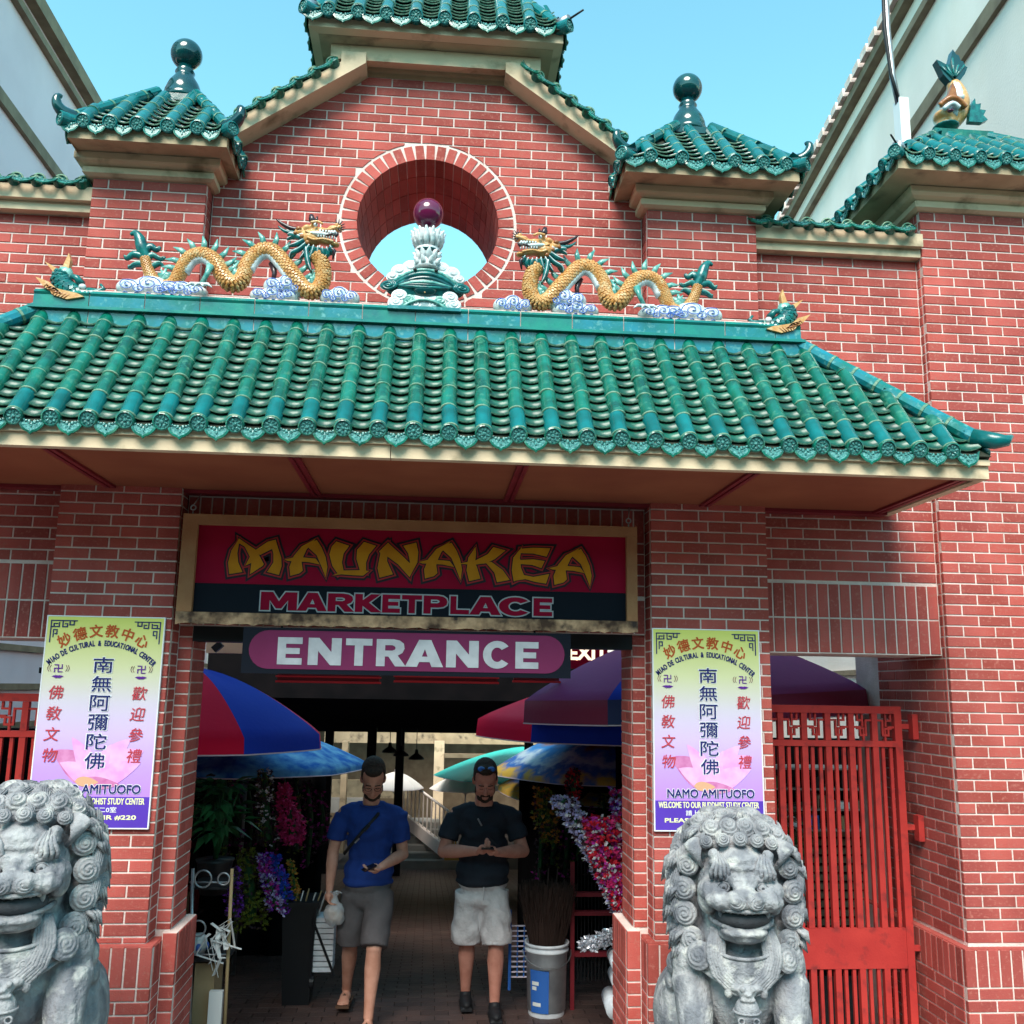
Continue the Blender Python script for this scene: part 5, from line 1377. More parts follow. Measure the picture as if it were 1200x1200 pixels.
def dragon(label, mir=1):
    # built as the left dragon (head to the right); px coordinates of the photograph give the outline
    t = thing('ceramic_dragon', label, 'dragon figure', tuple(at(280, 355, DY)), group='glazed dragons on the canopy ridge')
    def q(x, y, dy=0.0): p = at(x, y, DY); return V((p.x, DY + dy, p.z))
    body = smoothpath([q(170, 303), q(176, 322), q(188, 335, .0), q(203, 333), q(212, 318), q(222, 303), q(238, 299, -.01), q(253, 308, -.02), q(262, 325, -.03), q(273, 336, -.03), q(284, 330, -.02), q(289, 312), q(302, 295, .01), q(318, 293, .01), q(332, 307), q(345, 325, -.02), q(358, 341, -.02), q(371, 343, -.02), q(379, 330, -.02), q(378, 312, -.02), q(370, 300, -.02)], 4)
    rd = lerpr([.020, .025, .029, .031, .033, .034, .034, .036, .039, .042, .039, .037, .038, .038, .038, .039, .039, .039, .038, .038, .039], len(body))
    MB().tube(body, [r * .93 for r in rd], 12).build('body', MAT['amberd'], t, True)
    mb = MB(); scales(mb, body, rd, 11, .62); mb.build('scales', MAT['amber'], t, kind='stuff', fix=False)
    # pale belly plates on the inner curve
    def belly(i0, i1, off):
        pts = []
        for i in range(i0, i1): 
            tg = (body[min(i + 1, len(body) - 1)] - body[i - 1]).normalized(); nrm = V((tg.z, 0, -tg.x)) * off
            pts.append(body[i] + nrm * rd[i] * .62)
        MB().tube(pts, [.030] * len(pts), 10).build('belly', MAT['white'], t, True)
    belly(16, 31, 1); belly(43, 62, 1)
    # back spines
    for i in range(6, len(body) - 8, 2):
        tg = (body[i + 1] - body[i - 1]).normalized(); nrm = V((-tg.z, 0, tg.x)); 
        if nrm.z < -.25: continue
        b0 = body[i] + nrm * rd[i] * .9; h = .078
        MB().tube([b0 - tg * .0, b0 + nrm * h * .5 - tg * .004, b0 + nrm * h - tg * .022], [.019, .015, .002], 7, flat=.5).build('spine', MAT['tealp'], t, True)
    # tail plume
    for pts, r in (([(172, 305), (166, 290), (163, 279), (158, 272), (152, 274)], [.02, .035, .030, .018, .008]), ([(166, 300), (175, 288), (183, 292), (187, 288)], [.02, .022, .015, .008]), ([(168, 300), (156, 297), (148, 302), (145, 298)], [.022, .020, .013, .006]), ([(168, 308), (158, 309), (151, 313), (150, 310)], [.02, .016, .01, .005]), ([(176, 312), (186, 308), (191, 311)], [.02, .014, .006]), ([(172, 302), (178, 298), (188, 303), (193, 300)], [.02, .018, .012, .006])):
        pp = smoothpath([q(*p, .012) for p in pts], 4); MB().tube(pp, lerpr(r, len(pp)), 9).build('tail_plume', MAT['teal'], t, True)
        MB().tube([p + V((0, -.6 * .02, .006)) for p in pp[:-2]], lerpr([.006, .006, .003], len(pp) - 2), 5).build('plume_line', MAT['tealp'], t, True)
    # head: skull, snout, jaw
    h = MB(); Q = lambda x, y, dy=0: tuple(q(x, y, dy))
    h.ell(Q(365, 283, -.03), (.060, .050, .045)); h.ell(Q(361, 272, -.03), (.030, .040, .024)); h.ell(Q(378, 276, -.04), (.055, .040, .022), rot=(0, 4, 0)); h.ell(Q(392, 273, -.04), (.040, .036, .018), rot=(0, -8, 0)); h.ell(Q(399, 272, -.04), (.018, .034, .018))
    h.ell(Q(380, 288, -.04), (.060, .038, .014), rot=(0, 8, 0)); h.ell(Q(393, 291, -.04), (.028, .030, .013)); h.ell(Q(370, 268, -.055), (.020, .018, .016)); h.ell(Q(352, 277, -.03), (.03, .04, .03))
    me = blob(h, .006, 2); disp(me, lambda co, n: .003 * noise.noise(co * 40)); link('head', me, t, MAT['amber'])
    mo = MB(); mo.ell(Q(376, 281, -.065), (.062, .022, .015), rot=(0, 4, 0)); mo.ell(Q(391, 280, -.062), (.030, .022, .015)); mo.build('mouth', MAT['white'], t, True)
    MB().ell(Q(388, 283, -.083), (.022, .006, .006), rot=(0, -18, 0)).ell(Q(396, 283, -.075), (.008, .012, .018), rot=(0, 30, 0)).build('mouth_line', MAT['darkglaze'], t, True)
    MB().ell(Q(372, 272, -.085), .011, 10, 8).build('eye', MAT['white'], t, True)
    MB().ell(Q(373, 272, -.096), .005, 8, 6).build('pupil', MAT['darkglaze'], t, True)
    tm_ = MB()
    for k in range(7): tm_.tube([Q(375 + 3.2 * k, 285.5 + .35 * k, -.075), Q(375 + 3.2 * k, 282.6 + .3 * k, -.080)], [.006, .002], 6)
    for k in range(6): tm_.tube([Q(377 + 3.4 * k, 277.6 + .2 * k, -.080), Q(377 + 3.4 * k, 280.2 + .2 * k, -.082)], [.006, .002], 6)
    tm_.build('teeth', MAT['white'], t, True)
    for pts in ([(360, 278), (368, 281), (377, 277), (388, 276), (397, 273)], [(362, 285), (370, 288), (380, 287), (392, 290)], [(366, 268), (374, 267), (380, 270)]):
        MB().tube(smoothpath([q(x_, y_, -.074) for x_, y_ in pts], 4), .0065, 6).build('brow', MAT['amber'], t, True)
    for x_, y_, r_ in ((396, 270, .013), (352, 274, .016), (356, 283, .015), (362, 290, .014), (348, 279, .012)): MB().ell(Q(x_, y_, -.062), (r_, r_ * .8, r_ * .8), 10, 8).build('boss', MAT['amberd' if x_ < 380 else 'amber'], t, True)
    for pts, r in (([(356, 273), (343, 271), (333, 266), (325, 260)], [.014, .014, .011, .004]), ([(357, 278), (345, 276), (335, 274), (327, 268)], [.013, .013, .010, .003])):
        pp = smoothpath([q(*p, -.03) for p in pts], 4); MB().tube(pp, lerpr(r, len(pp)), 8).build('horn', MAT['darkglaze' if pts[0][1] == 273 else 'teal'], t, True)
    for pts in ([(357, 281), (347, 281), (337, 284)], [(358, 286), (349, 290), (339, 292)], [(361, 290), (352, 296), (342, 300), (340, 306)], [(364, 293), (358, 301), (352, 307)], [(369, 294), (366, 303), (362, 309)], [(374, 295), (373, 303), (369, 309)], [(379, 296), (379, 303), (376, 308)], [(384, 296), (385, 302), (381, 306)], [(388, 294), (390, 299), (387, 302)], [(360, 296), (362, 312), (366, 322)], [(355, 284), (343, 279), (338, 279)]):
        pp = smoothpath([q(p[0], p[1], -.05 + .01 * i) for i, p in enumerate(pts)], 4); MB().tube(pp, lerpr([.015, .016, .004], len(pp)), 8).build('mane_lock', MAT['teal'], t, True)
        MB().tube([p + V((0, -.013, .004)) for p in pp], lerpr([.004, .004, .001], len(pp)), 5).build('mane_line', MAT['white'], t, True)
    for pts, r, m_ in (([(370, 268), (367, 262), (366, 257)], [.016, .018, .012], 'darkglaze'), ([(366, 264), (364, 260)], [.012, .006], 'darkglaze'), ([(372, 265), (373, 259)], [.010, .005], 'darkglaze'), ([(387, 294), (393, 299), (391, 309)], [.012, .012, .004], 'darkglaze')):
        pp = [q(*p, -.05) for p in pts]; MB().tube(pp, r, 8).build('crest' if pts[0][1] < 290 else 'tongue', MAT[m_], t, True)
    for a in range(7):
        g = RD(-60 + 28 * a); c = q(397, 272, -.06); MB().tube([c, c + V((math.cos(g), -.2, math.sin(g))) * .042], [.006, .002], 5).build('whisker', MAT['darkglaze'], t, True)
    # legs and claws
    for (a, b, c, e) in (((250, 318), (247, 328), (240, 341), (-1)), ((318, 306), (321, 318), (319, 332), 1)):
        k = -.07 if e < 0 else .03
        MB().tube([q(*a, k), q(*b, k - .01), q(*c, k - .015)], [.022, .014, .012], 9).build('leg', MAT['tealp' if e < 0 else 'darkglaze'], t, True)
        if e < 0:
            f = q(*c, k - .02)
            for j in range(4): MB().tube([f, f + V((.03 * (j - 1.5), -.03, -.012)), f + V((.045 * (j - 1.5), -.04, -.032))], [.011, .009, .003], 7).build('claw', MAT['white'], t, True)
    g0 = q(384, 313, .03)
    # clouds under the coils
    for x, y, w_, h_, n_ in ((177, 339, .30, .115, 1), (214, 343, .22, .095, 2), (338, 337, .22, .11, 3), (322, 348, .22, .09, 4), (398, 350, .18, .105, 5)):
        cloud(t, q(x, y), w_, h_, n_)
    return t
def mirror(t, cx):
    """mirrored copy of a thing about the plane x=cx"""
    r = t.copy(); col.objects.link(r); M = Matrix.Translation(V((cx, 0, 0))) @ Matrix.Diagonal((-1, 1, 1, 1)) @ Matrix.Translation(V((-cx, 0, 0)))
    seen = {}
    def mm(me):
        if me.name not in seen:
            m2 = me.copy(); m2.transform(M); m2.flip_normals(); seen[me.name] = m2
        return seen[me.name]
    r.location = (2 * cx - t.location.x, t.location.y, t.location.z)
    def rec(o, par):
        for ch in o.children:
            if ch.type != 'MESH': continue
            c = ch.copy(); col.objects.link(c); c.data = mm(ch.data); c.parent = par
            c.matrix_parent_inverse = pworld(par).inverted(); rec(ch, c)
    rec(t, r); return r
DR = dragon('amber scaled ceramic dragon on the left half of the ridge, facing the round opening')
DC = (at(375, 275, DY).x + at(628, 285, DY).x) / 2
DR2 = mirror(DR, DC); DR2['label'] = 'amber scaled ceramic dragon on the right half of the ridge, facing the round opening'

# ------------------------------------------------------------ ridge fish (left one built, right one mirrored)
def fish():
    t = thing('ceramic_fish', 'green and ochre ceramic fish with raised tail on the left end of the ridge', 'fish figure', tuple(at(85, 355, DY)), group='leaping fish at the ridge ends')
    q = lambda x, y, dy=0.0: (at(x, y, DY).x, DY + dy, at(x, y, DY).z)
    b = MB(); pts = smoothpath([q(105, 346), (q(92, 346)), q(78, 340), q(72, 328), q(75, 318)], 4)
    b.tube(pts, lerpr([.035, .05, .055, .048, .03], len(pts)), 14); b.ell(q(105, 345), (.055, .045, .033)); b.ell(q(76, 322), (.045, .03, .05))
    link('body', blob(b, .007, 2), t, MAT['tealp'])
    mb = MB(); scales(mb, pts[3:], lerpr([.046, .055, .052, .036], len(pts) - 3), 10, .6); mb.build('scales', MAT['teal'], t, kind='stuff', fix=False)
    for P in ([(72, 318), (54, 308), (62, 318), (70, 326)], [(72, 320), (82, 298), (84, 306), (80, 324)]):
        c = [q(*p) for p in P]; MB().prism([(p[0], p[2]) for p in c], DY - .018, DY + .018).build('tail_fin', MAT['amber'], t)
    for P in ([(64, 337), (48, 331), (58, 343), (70, 350), (80, 352)], [(74, 345), (60, 340), (68, 352), (84, 357), (104, 354), (96, 350)]):
        c = [q(*p) for p in P]; MB().prism([(p[0], p[2]) for p in c], DY - .075, DY - .045).build('fin', MAT['amber'], t)
        for k in range(5):
            a = V(c[0]).lerp(V(c[-1]), k / 5); MB().tube([a + V((0, -.07, 0)), V(c[2]).lerp(V(c[3]), k / 5) + V((0, -.073, 0))], .005, 5).build('fin_ray', MAT['amberd'], t, True)
    MB().ell(q(100, 340, -.045), (.020, .014, .016), 10, 8).build('eye', MAT['white'], t, True)
    for k in range(6): MB().ell(q(86 + 5 * k, 348 - (k % 2), -.052), (.011, .009, .009), 8, 6).build('tooth', MAT['white'], t, True)
    for P in ([(106, 344), (118, 345), (124, 341), (120, 336)], [(98, 336), (92, 328), (86, 326)], [(110, 348), (120, 350)]):
        MB().tube([q(*p, -.03) for p in P], [.022, .018, .012, .008][:len(P)], 8).build('barbel', MAT['teal'], t, True)
    MB().ell(q(68, 350), (.06, .04, .04), 14, 10).build('wave', MAT['white'], t, True)
    return t
F1 = fish(); F2 = mirror(F1, (at(62, 340, DY).x + at(926, 375, DY).x) / 2 + .012)
F2['label'] = 'green and ochre ceramic fish with raised tail on the right end of the ridge'

# ------------------------------------------------------------ pearl ornament in the middle
def ornament():
    Y0 = -.37; q = lambda x, y, dy=0.0: (at(x, y, Y0).x, Y0 + dy, at(x, y, Y0).z)
    c = q(500, 350); t = thing('pearl_ornament', 'plum red pearl on a white lotus crown, centre of the canopy ridge', 'roof ornament', c)
    MB().ell(q(502, 251), .086, 32, 20).build('pearl', MAT['plum'], t, True)
    # lotus crown
    cx = q(502, 270)
    for ring, (n_, r0, z0, h_) in enumerate(((15, .064, q(502, 290)[2], .085), (13, .060, q(502, 292)[2], .060), (13, .048, q(502, 291)[2], .085), (11, .048, q(502, 305)[2] - .01, .05), (10, .058, q(502, 312)[2] - .01, .035))):
        for k in range(n_):
            a = 2 * math.pi * (k + .5 * ring) / n_; o = V((math.cos(a), math.sin(a), 0)); b0 = V((cx[0], Y0, z0)) + o * r0
            MB().tube([b0, b0 + o * .012 + V((0, 0, h_ * .5)), b0 + o * .020 + V((0, 0, h_ * .85)), b0 + o * .034 + V((0, 0, h_))], [.012, .016, .012, .004], 7).build('petal', MAT['white'], t, True)
    z = q(502, 292)[2]
    MB().lathe([(.055, 0), (.064, .01), (.066, .022), (.06, .03), (.05, .04), (.055, .055)], 24, (cx[0], Y0, z - .035)).build('crown_band', MAT['glazedk'], t, True)
    MB().lathe([(.075, 0), (.06, .03), (.05, .06), (.055, .09), (.07, .12)], 24, (cx[0], Y0, q(502, 317)[2])).build('crown_stem', MAT['white'], t, True)
    # mask
    b = MB(); zc = q(500, 340)[2]; b.ell((cx[0] - .01, Y0, zc), (.15, .07, .09)); b.ell((cx[0] - .01, Y0, zc + .045), (.12, .06, .06))
    link('mask', blob(b, .008, 2), t, MAT['teal'])
    X = cx[0] - .006
    for off, m_, r_ in ((0, 'glazedk', .017), (.028, 'teal', .014), (.050, 'tealp', .010)):
        MB().tube([(X + u * .165, Y0 - .062 + .05 * u * u + .01, zc + .045 + off - u * u * (.085) + .012 * (abs(u) > .85)) for u in [i / 10 - 1 for i in range(21)]], r_, 9).build('mask_brow', MAT[m_], t, True)
    for off, m_ in ((.0, 'tealp'), (-.016, 'glazedk'), (-.03, 'teal')):
        MB().tube([(X + u * .115, Y0 - .078 + .035 * u * u, zc + .012 + off * (1 - u * u) - .012 * u * u) for u in [i / 8 - 1 for i in range(17)]], .009, 8).build('mask_lip', MAT[m_], t, True)
    MB().ell((X, Y0 - .055, zc - .022), (.055, .03, .04), 14, 10).build('mask_chin', MAT['glazedk'], t, True)
    for s in (-1, 1):
        link('ear_scroll', (SPIR.mesh('s', True, [MAT['teal']])), t, M=aim((X + s * .165, Y0 - .04, zc + .0), (.3 * s, -1, 0), (.042, .035, .030)))
        MB().ell((X + s * .048, Y0 - .066, zc + .088), (.009, .008, .009), 8, 6).build('eye', MAT['black'], t, True)
        for x_, z_, r_ in ((.07, .125, .042), (.12, .10, .040), (.03, .105, .030), (.15, .065, .030), (.085, .085, .03)):
            link('cloud_curl', SPIR.mesh('s', True, [MAT['white']]), t, M=aim((X + s * x_, Y0 - .01, zc + z_), (.2 * s, -1, .1), (r_, .045, r_)))
            MB().ell((X + s * x_, Y0 + .01, zc + z_), (r_, .04, r_), 12, 8).build('cloud_back', MAT['white'], t, True)
        for x_, z_, r_, m_ in ((.115, -.06, .036, 'white'), (.07, -.085, .034, 'tealp'), (.13, -.10, .036, 'white'), (.04, -.11, .03, 'white'), (.085, -.125, .03, 'tealp')):
            link('wave_curl', SPIR.mesh('s', True, [MAT[m_]]), t, M=aim((X + s * x_, Y0 - .05, zc + z_), (.1 * s, -1, .1), (r_, .04, r_)))
    b = MB(); b.ell((X, Y0, zc - .09), (.155, .065, .07)); link('wave_base', blob(b, .008, 2), t, MAT['white'])
    MB().box(X - .165, X + .165, Y0 - .085, Y0 + .06, RZ + .138, zc - .13).build('ornament_plinth', MAT['ridgeb'], t)
    MB().tube([(X, Y0 - .05, zc - .035), (X, Y0 - .085, zc - .05)], [.008, .003], 6).build('beak', MAT['amber'], t, True)
    MB().tube([(X + u * .10, Y0 - .07, zc - .135 + .05 * (1 - u * u)) for u in [i / 6 - 1 for i in range(13)]], .008, 6).build('wave_line', MAT['tealp'], t, True)
    S_ = Matrix.Translation(V((X, 0, 0))) @ Matrix.Diagonal((1.2, 1, 1, 1)) @ Matrix.Translation(V((-X, 0, 0)))
    for ch in t.children:
        if not ch.name.startswith(('pearl', 'petal', 'crown')): ch.matrix_basis = S_ @ ch.matrix_basis
    return t
ornament()
# carp on the pier cap
def carp():
    Y0 = .45; q = lambda x, y, dy=0.0: (at(x, y, Y0).x, Y0 + dy, at(x, y, Y0).z)
    t = thing('ceramic_carp', 'orange ceramic carp standing on its head with green tail up, on the corner pier cap', 'fish figure', q(1118, 150))
    b = MB(); pts = smoothpath([q(1110, 146), q(1118, 134), q(1122, 120), q(1120, 106), q(1115, 96)], 4)
    b.tube(pts, lerpr([.07, .088, .082, .060, .038], len(pts)), 14); b.ell(q(1106, 139), (.075, .09, .045), rot=(0, 25, 0)); b.ell(q(1107, 147), (.07, .08, .03), rot=(0, -10, 0))
    link('body', blob(b, .012, 2), t, MAT['amber'])
    MB().tube([p + V((-.02, -.035, 0)) for p in pts[2:-3]], lerpr([.05, .055, .045, .03], len(pts) - 5), 10).build('belly', MAT['white'], t, True)
    P = [(1111, 99), (1103, 90), (1095, 73), (1100, 75), (1105, 78), (1110, 79), (1112, 70), (1114, 61), (1118, 67), (1121, 68), (1123, 74), (1126, 75), (1128, 80), (1131, 82), (1128, 90), (1121, 99)]
    MB().prism([(q(*p)[0], q(*p)[2]) for p in P], Y0 - .03, Y0 + .03).build('tail_fin', MAT['glazedk'], t)
    for k in range(5):
        a = V(q(1115, 96, -.034)); bb = V(q(1099 + 7 * k, 80 - (k == 2) * 8, -.034)); MB().tube([a, bb], .008, 5).build('fin_ray', MAT['teal'], t, True)
    for P in ([(1098, 130), (1105, 110), (1109, 118), (1110, 128)],): MB().prism([(q(*p)[0], q(*p)[2]) for p in P], Y0 - .13, Y0 - .09).build('fin', MAT['amberd'], t)
    for P in ([(1130, 148), (1132, 130), (1137, 121), (1138, 128), (1144, 127), (1143, 134), (1150, 135), (1147, 141), (1152, 146), (1146, 149)],): MB().prism([(q(*p)[0], q(*p)[2]) for p in P], Y0 - .06, Y0 - .02).build('fin', MAT['teal'], t)
    MB().tube(smoothpath([q(1093, 133, -.09), q(1102, 127, -.12), q(1112, 129, -.12), q(1122, 136, -.10)], 4), .020, 8).build('lip', MAT['amberd'], t, True)
    MB().tube(smoothpath([q(1097, 138, -.10), q(1105, 133, -.12), q(1114, 137, -.11)], 4), .017, 8).build('lip', MAT['white'], t, True)
    MB().ell(q(1117, 121, -.075), (.04, .025, .03), 12, 8).build('cheek', MAT['white'], t, True)
    MB().ell(q(1104, 141, -.11), (.022, .02, .008), 12, 8).build('mouth_line', MAT['plum'], t, True)
    MB().ell(q(1108, 150, 0), (.09, .10, .022), 14, 8).build('wave', MAT['teal'], t, True)
carp()
# ------------------------------------------------------------ red gates in the side bays
def gate(x0, x1, label, hinge):
    Y = .50; zt, zb, zf = 2.27, .03, 2.06
    t = thing('iron_gate', label, 'gate', ((x0 + x1) / 2, Y, 0)); s = .018
    def st(name, a, b, c, d, e, f): MB().box(a, b, c, d, e, f).build(name, MAT['redmetal'], t)
    st('stile', x0, x0 + .045, Y - .02, Y + .02, zb, zt); st('stile', x1 - .045, x1, Y - .02, Y + .02, zb, zt)
    st('rail', x0 + .045, x1 - .045, Y - .02, Y + .02, zt - .045, zt); st('rail', x0 + .045, x1 - .045, Y - .02, Y + .02, zf - .035, zf)
    st('kick_plate', x0 + .045, x1 - .045, Y - .016, Y + .012, .75, .975)
    st('rail', x0 + .045, x1 - .045, Y - .02, Y + .02, zb, zb + .05)
    n = 6; w = (x1 - x0 - .045) / n
    for i in range(1, n):
        x = x0 + .0225 + w * i
        st('post', x - .018, x + .018, Y - .017, Y + .017, .976, zf - .036); st('post', x - .018, x + .018, Y - .017, Y + .017, zb + .051, .749)
        st('post', x - .018, x + .018, Y - .017, Y + .017, zf + .001, zt - .046)
    for i in range(n):
        for k in (1, 2):
            x = x0 + .0225 + w * (i + k / 3)
            for z0, z1 in ((.976, zf - .036), (zb + .051, .749)): st('bar', x - .010, x + .010, Y - .010, Y + .010, z0, z1)
    # fret pattern in the top band
    f0, f1 = zf + .001, zt - .046; h = f1 - f0
    for i in range(n):
        a = x0 + .045 + w * i; b = a + w - .045; m = MB(); W = b - a; r = .006
        L = [((.0, .5), (.35, .5)), ((.35, .5), (.35, .2)), ((.35, .2), (.7, .2)), ((.7, .2), (.7, .75)), ((.7, .75), (1, .75)), ((.55, .0), (.55, .45)), ((.55, .45), (.2, .45)), ((.2, .75), (.2, 1)), ((.2, .75), (.5, .75)), ((.5, .55), (.5, 1.0))]
        for (u, v_), (u2, v2) in L:
            if i % 2: u, u2 = 1 - u, 1 - u2
            xa, xb = sorted((a + u * W, a + u2 * W)); za, zb2 = sorted((f0 + v_ * h, f0 + v2 * h))
            m.box(xa - r, xb + r, Y - .009 + len(m.v) * 1e-5, Y + .009, max(f0, za - r), min(f1, zb2 + r))
        m.build('fret', MAT['redmetal'], t)
    for z_ in (.86, 1.55, 2.15):
        hx_ = x1 if hinge > 0 else x0; q = hx_ + hinge * .05
        MB().box(min(hx_, q), max(hx_, q), Y - .012, Y + .012, z_ - .015, z_ + .015).box(min(q, q + hinge * .035), max(q, q + hinge * .035), Y - .06, Y + .0, z_ - .075, z_ + .075).build('hinge', MAT['redmetal'], t)
    return t
gate(1.97, 2.91, 'tall red iron gate with vertical bars and fret top in the right bay', 1)
gate(-3.25, -2.12, 'dark red iron gate at the far left behind the left pillar and poster', -1)

# ------------------------------------------------------------ market hall behind
HALL = thing('market_hall', 'dark roofed market passage behind the entrance, on slim black posts', 'shed', (0, 9, 0))
z0, y0, z1, y1 = 2.42, 5.4, 1.36, 17.0
zc = lambda y: z0 + (z1 - z0) * (y - y0) / (y1 - y0)
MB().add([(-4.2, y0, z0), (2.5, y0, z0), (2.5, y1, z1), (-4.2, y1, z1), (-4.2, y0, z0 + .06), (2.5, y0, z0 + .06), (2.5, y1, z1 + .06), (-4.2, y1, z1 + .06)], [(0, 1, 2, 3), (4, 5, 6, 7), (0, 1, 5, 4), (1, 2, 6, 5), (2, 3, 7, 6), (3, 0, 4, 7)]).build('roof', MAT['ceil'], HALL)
for k in range(24):
    y = 5.6 + k * .47; MB().box(-4.0, 2.4, y, y + .10, zc(y) - .09, zc(y) - .012).build('purlin', MAT['steel'], HALL)
MB().box(-2.4, 2.3, 5.25, 5.4, 2.2, 2.75).build('fascia', MAT['ceil'], HALL)
for x, y in ((-.62, 15.8), (-1.15, 14.5), (-2.2, 16.5), (2.2, 16.2), (-2.3, 9), (2.3, 9), (-2.4, 5), (2.4, 5)): MB().box(x - .09, x + .09, y - .09, y + .09, SL_(y) - .1, zc(y)).build('post', MAT['steel'], HALL)
# red framed signs with plain red rims, hanging under the front of the hall roof
for xa, xb in ((325, 445), (463, 583), (602, 655)):
    a = at(xa, 797, 1.7); b = at(xb, 800, 1.7); t = thing('red_sign', {325: 'red framed sign strip under the ENTRANCE board, left one', 463: 'red framed sign strip under the ENTRANCE board, middle one', 602: 'red framed sign strip under the ENTRANCE board, right one'}[xa], 'sign', (a.x, 1.7, a.z), group='red sign strips')
    MB().box(a.x, b.x, 1.69, 1.72, a.z, a.z + .35).build('panel', MAT['redtrim'], t)
    for q in ((a.x - .01, b.x + .01, a.z - .016, a.z - .001), (a.x - .01, b.x + .01, a.z + .022, a.z + .034)): MB().box(q[0], q[1], 1.675, 1.70, q[2], q[3]).build('red_rim', mk('bright_red_rim', (.6, .02, .03), .5), t)
# exit board, strip light
a = at(662, 776, 2.6); b = at(712, 758, 2.6); t = thing('exit_board', 'red EXIT board with white letters behind the large wine umbrella', 'sign', (a.x, 2.6, a.z))
MB().box(a.x, b.x, 2.6, 2.63, a.z - .05, b.z + .02).build('board', MAT['signred'], t); fit_text('EXIT', a.x + .03, b.x, a.z + .02, b.z + .0, 2.597, 'lettering', MAT['lampw'], t, .04)
a = at(668, 745, 2.0); b = at(735, 748, 2.0); t = thing('strip_light', 'thin lit strip light under the right end of the name board', 'lamp', (a.x, 2, a.z))
MB().box(a.x, b.x, 1.98, 2.02, b.z + .0, b.z + .022).build('tube', MAT['lampw'], t); MB().box(a.x, b.x, 1.98, 2.03, b.z + .023, b.z + .06).build('housing', MAT['steel'], t)
a = at(241, 765, 2.2); b = at(287, 748, 2.2); t = thing('wall_panel', 'beige wall panel with a small dark lamp left of the ENTRANCE board', 'panel', (a.x, 2.2, a.z))
MB().box(a.x, b.x, 2.2, 2.24, a.z, b.z).build('panel', MAT['cream'], t)
c = at(254, 757, 2.1); MB().bar(c + V((-.02, 0, -.03)), c + V((.035, 0, .02)), .055, .05).tube([c, c + V((0, .05, .07))], .008, 6).build('lamp', MAT['black'], t)

# ------------------------------------------------------------ umbrellas
MAT['umnavy'] = mk('umbrella_navy', (.02, .035, .12), .6, bump=.2, bs=25)
MAT['umw2'] = mk('umbrella_wine', (.22, .02, .06), .6, bump=.2, bs=25)
def umbrella(label, c, R_, zt, zr, cols, n=8, val=.09, rot=0.0, pole=True, tilt=0, grp=None, tilty=0, vm=None):
    t = thing('market_umbrella', label, 'umbrella', (c[0], c[1], zr), group=grp)
    G = SL_(c[1])
    M = Matrix.Translation(V((c[0], c[1], zr))) @ Matrix.Rotation(RD(tilt), 4, 'X') @ Matrix.Rotation(RD(tilty), 4, 'Y')
    for k in range(n):
        a0 = rot + 2 * math.pi * k / n; a1 = rot + 2 * math.pi * (k + 1) / n; mb = MB()
        def fn(u, v_):
            a = a0 + (a1 - a0) * u; sag = math.sin(math.pi * u)
            if v_ <= .85:
                q = v_ / .85; r = R_ * q * (1 - .045 * sag * q) * (1 - (1 - math.cos((a1 - a0) / 2)) * 0)
                z = (zt - zr) * (1 - q ** 1.65) - .03 * sag * q * (1 - q) * 2
                return (r * math.cos(a), r * math.sin(a), z)
            q = (v_ - .85) / .15; r = R_ * (1 - .045 * sag) * (1 + .012 * q)
            return (r * math.cos(a), r * math.sin(a), -val * q * (1 - .0 * sag) + .0)
        mb.grid(fn, 9, 15, M=None)
        me = mb.mesh('panel', True, [cols[k % len(cols)]]); po = link('panel', me, t, M=M)
        if vm:
            me.materials.append(vm[k % len(vm)]); me.polygons.foreach_set('material_index', [1 if (i % 14) >= 12 else 0 for i in range(len(me.polygons))])
        am = (a0 + a1) / 2
        pts = [V(fn(i / 8, 1.0)) * 1.0 for i in range(9)]; MB().tube([M @ (p + V((0, 0, -.002))) for p in pts], .005, 5).build('piping', MAT['edge'], t)
        MB().tube([M @ V((R_ * .99 * q * math.cos(a0), R_ * .99 * q * math.sin(a0), (zt - zr) * (1 - q ** 1.65) - .02)) for q in (0.02, .3, .6, .8, 1)], .006, 5).build('rib', MAT['silver'], t)
        MB().tube([M @ V((.02 * math.cos(a0), .02 * math.sin(a0), (zt - zr) * .25 - .25)), M @ V((R_ * .5 * math.cos(a0), R_ * .5 * math.sin(a0), (zt - zr) * .68 - .02))], .005, 5).build('strut', MAT['silver'], t)
    MB().tube([(c[0], c[1], G), tuple(M @ V((0, 0, zt - zr)))], .019, 10).build('pole', MAT['silver'], t, True)
    MB().ell(tuple(M @ V((0, 0, zt - zr + .03))), (.03, .03, .045), 10, 8).build('finial', MAT['edge'], t, True)
    return t
def ctr(px, py, Y): p = at(px, py, Y); return p
umbrella('red and blue market umbrella just inside the entrance at left', (-1.78, 2.0), 1.0, 2.46, 2.0, [MAT['umb'], MAT['umr']], rot=RD(-55), val=.11)
umbrella('sea blue patterned umbrella lower behind the red and blue one at left', (-1.62, 3.6), 1.06, 1.98, 1.66, [MAT['umbl']], rot=RD(5), val=.05)
umbrella('large wine umbrella, sky sheen painted violet on top, behind the right pillar, reaching into the gate bay', (1.99, 1.95), 1.30, 2.80, 2.33, [MAT['ump'], MAT['umb']] + [MAT['ump']] * 6, rot=RD(-175), val=.17, tilty=-3.0, vm=[MAT['umw2'], MAT['umnavy']] + [MAT['umw2']] * 6)
umbrella('red and blue umbrella with white piping right of the ENTRANCE board', (1.72, 3.2), 1.30, 2.45, 2.08, [MAT['umr'], MAT['umb']], rot=RD(180), val=.15)
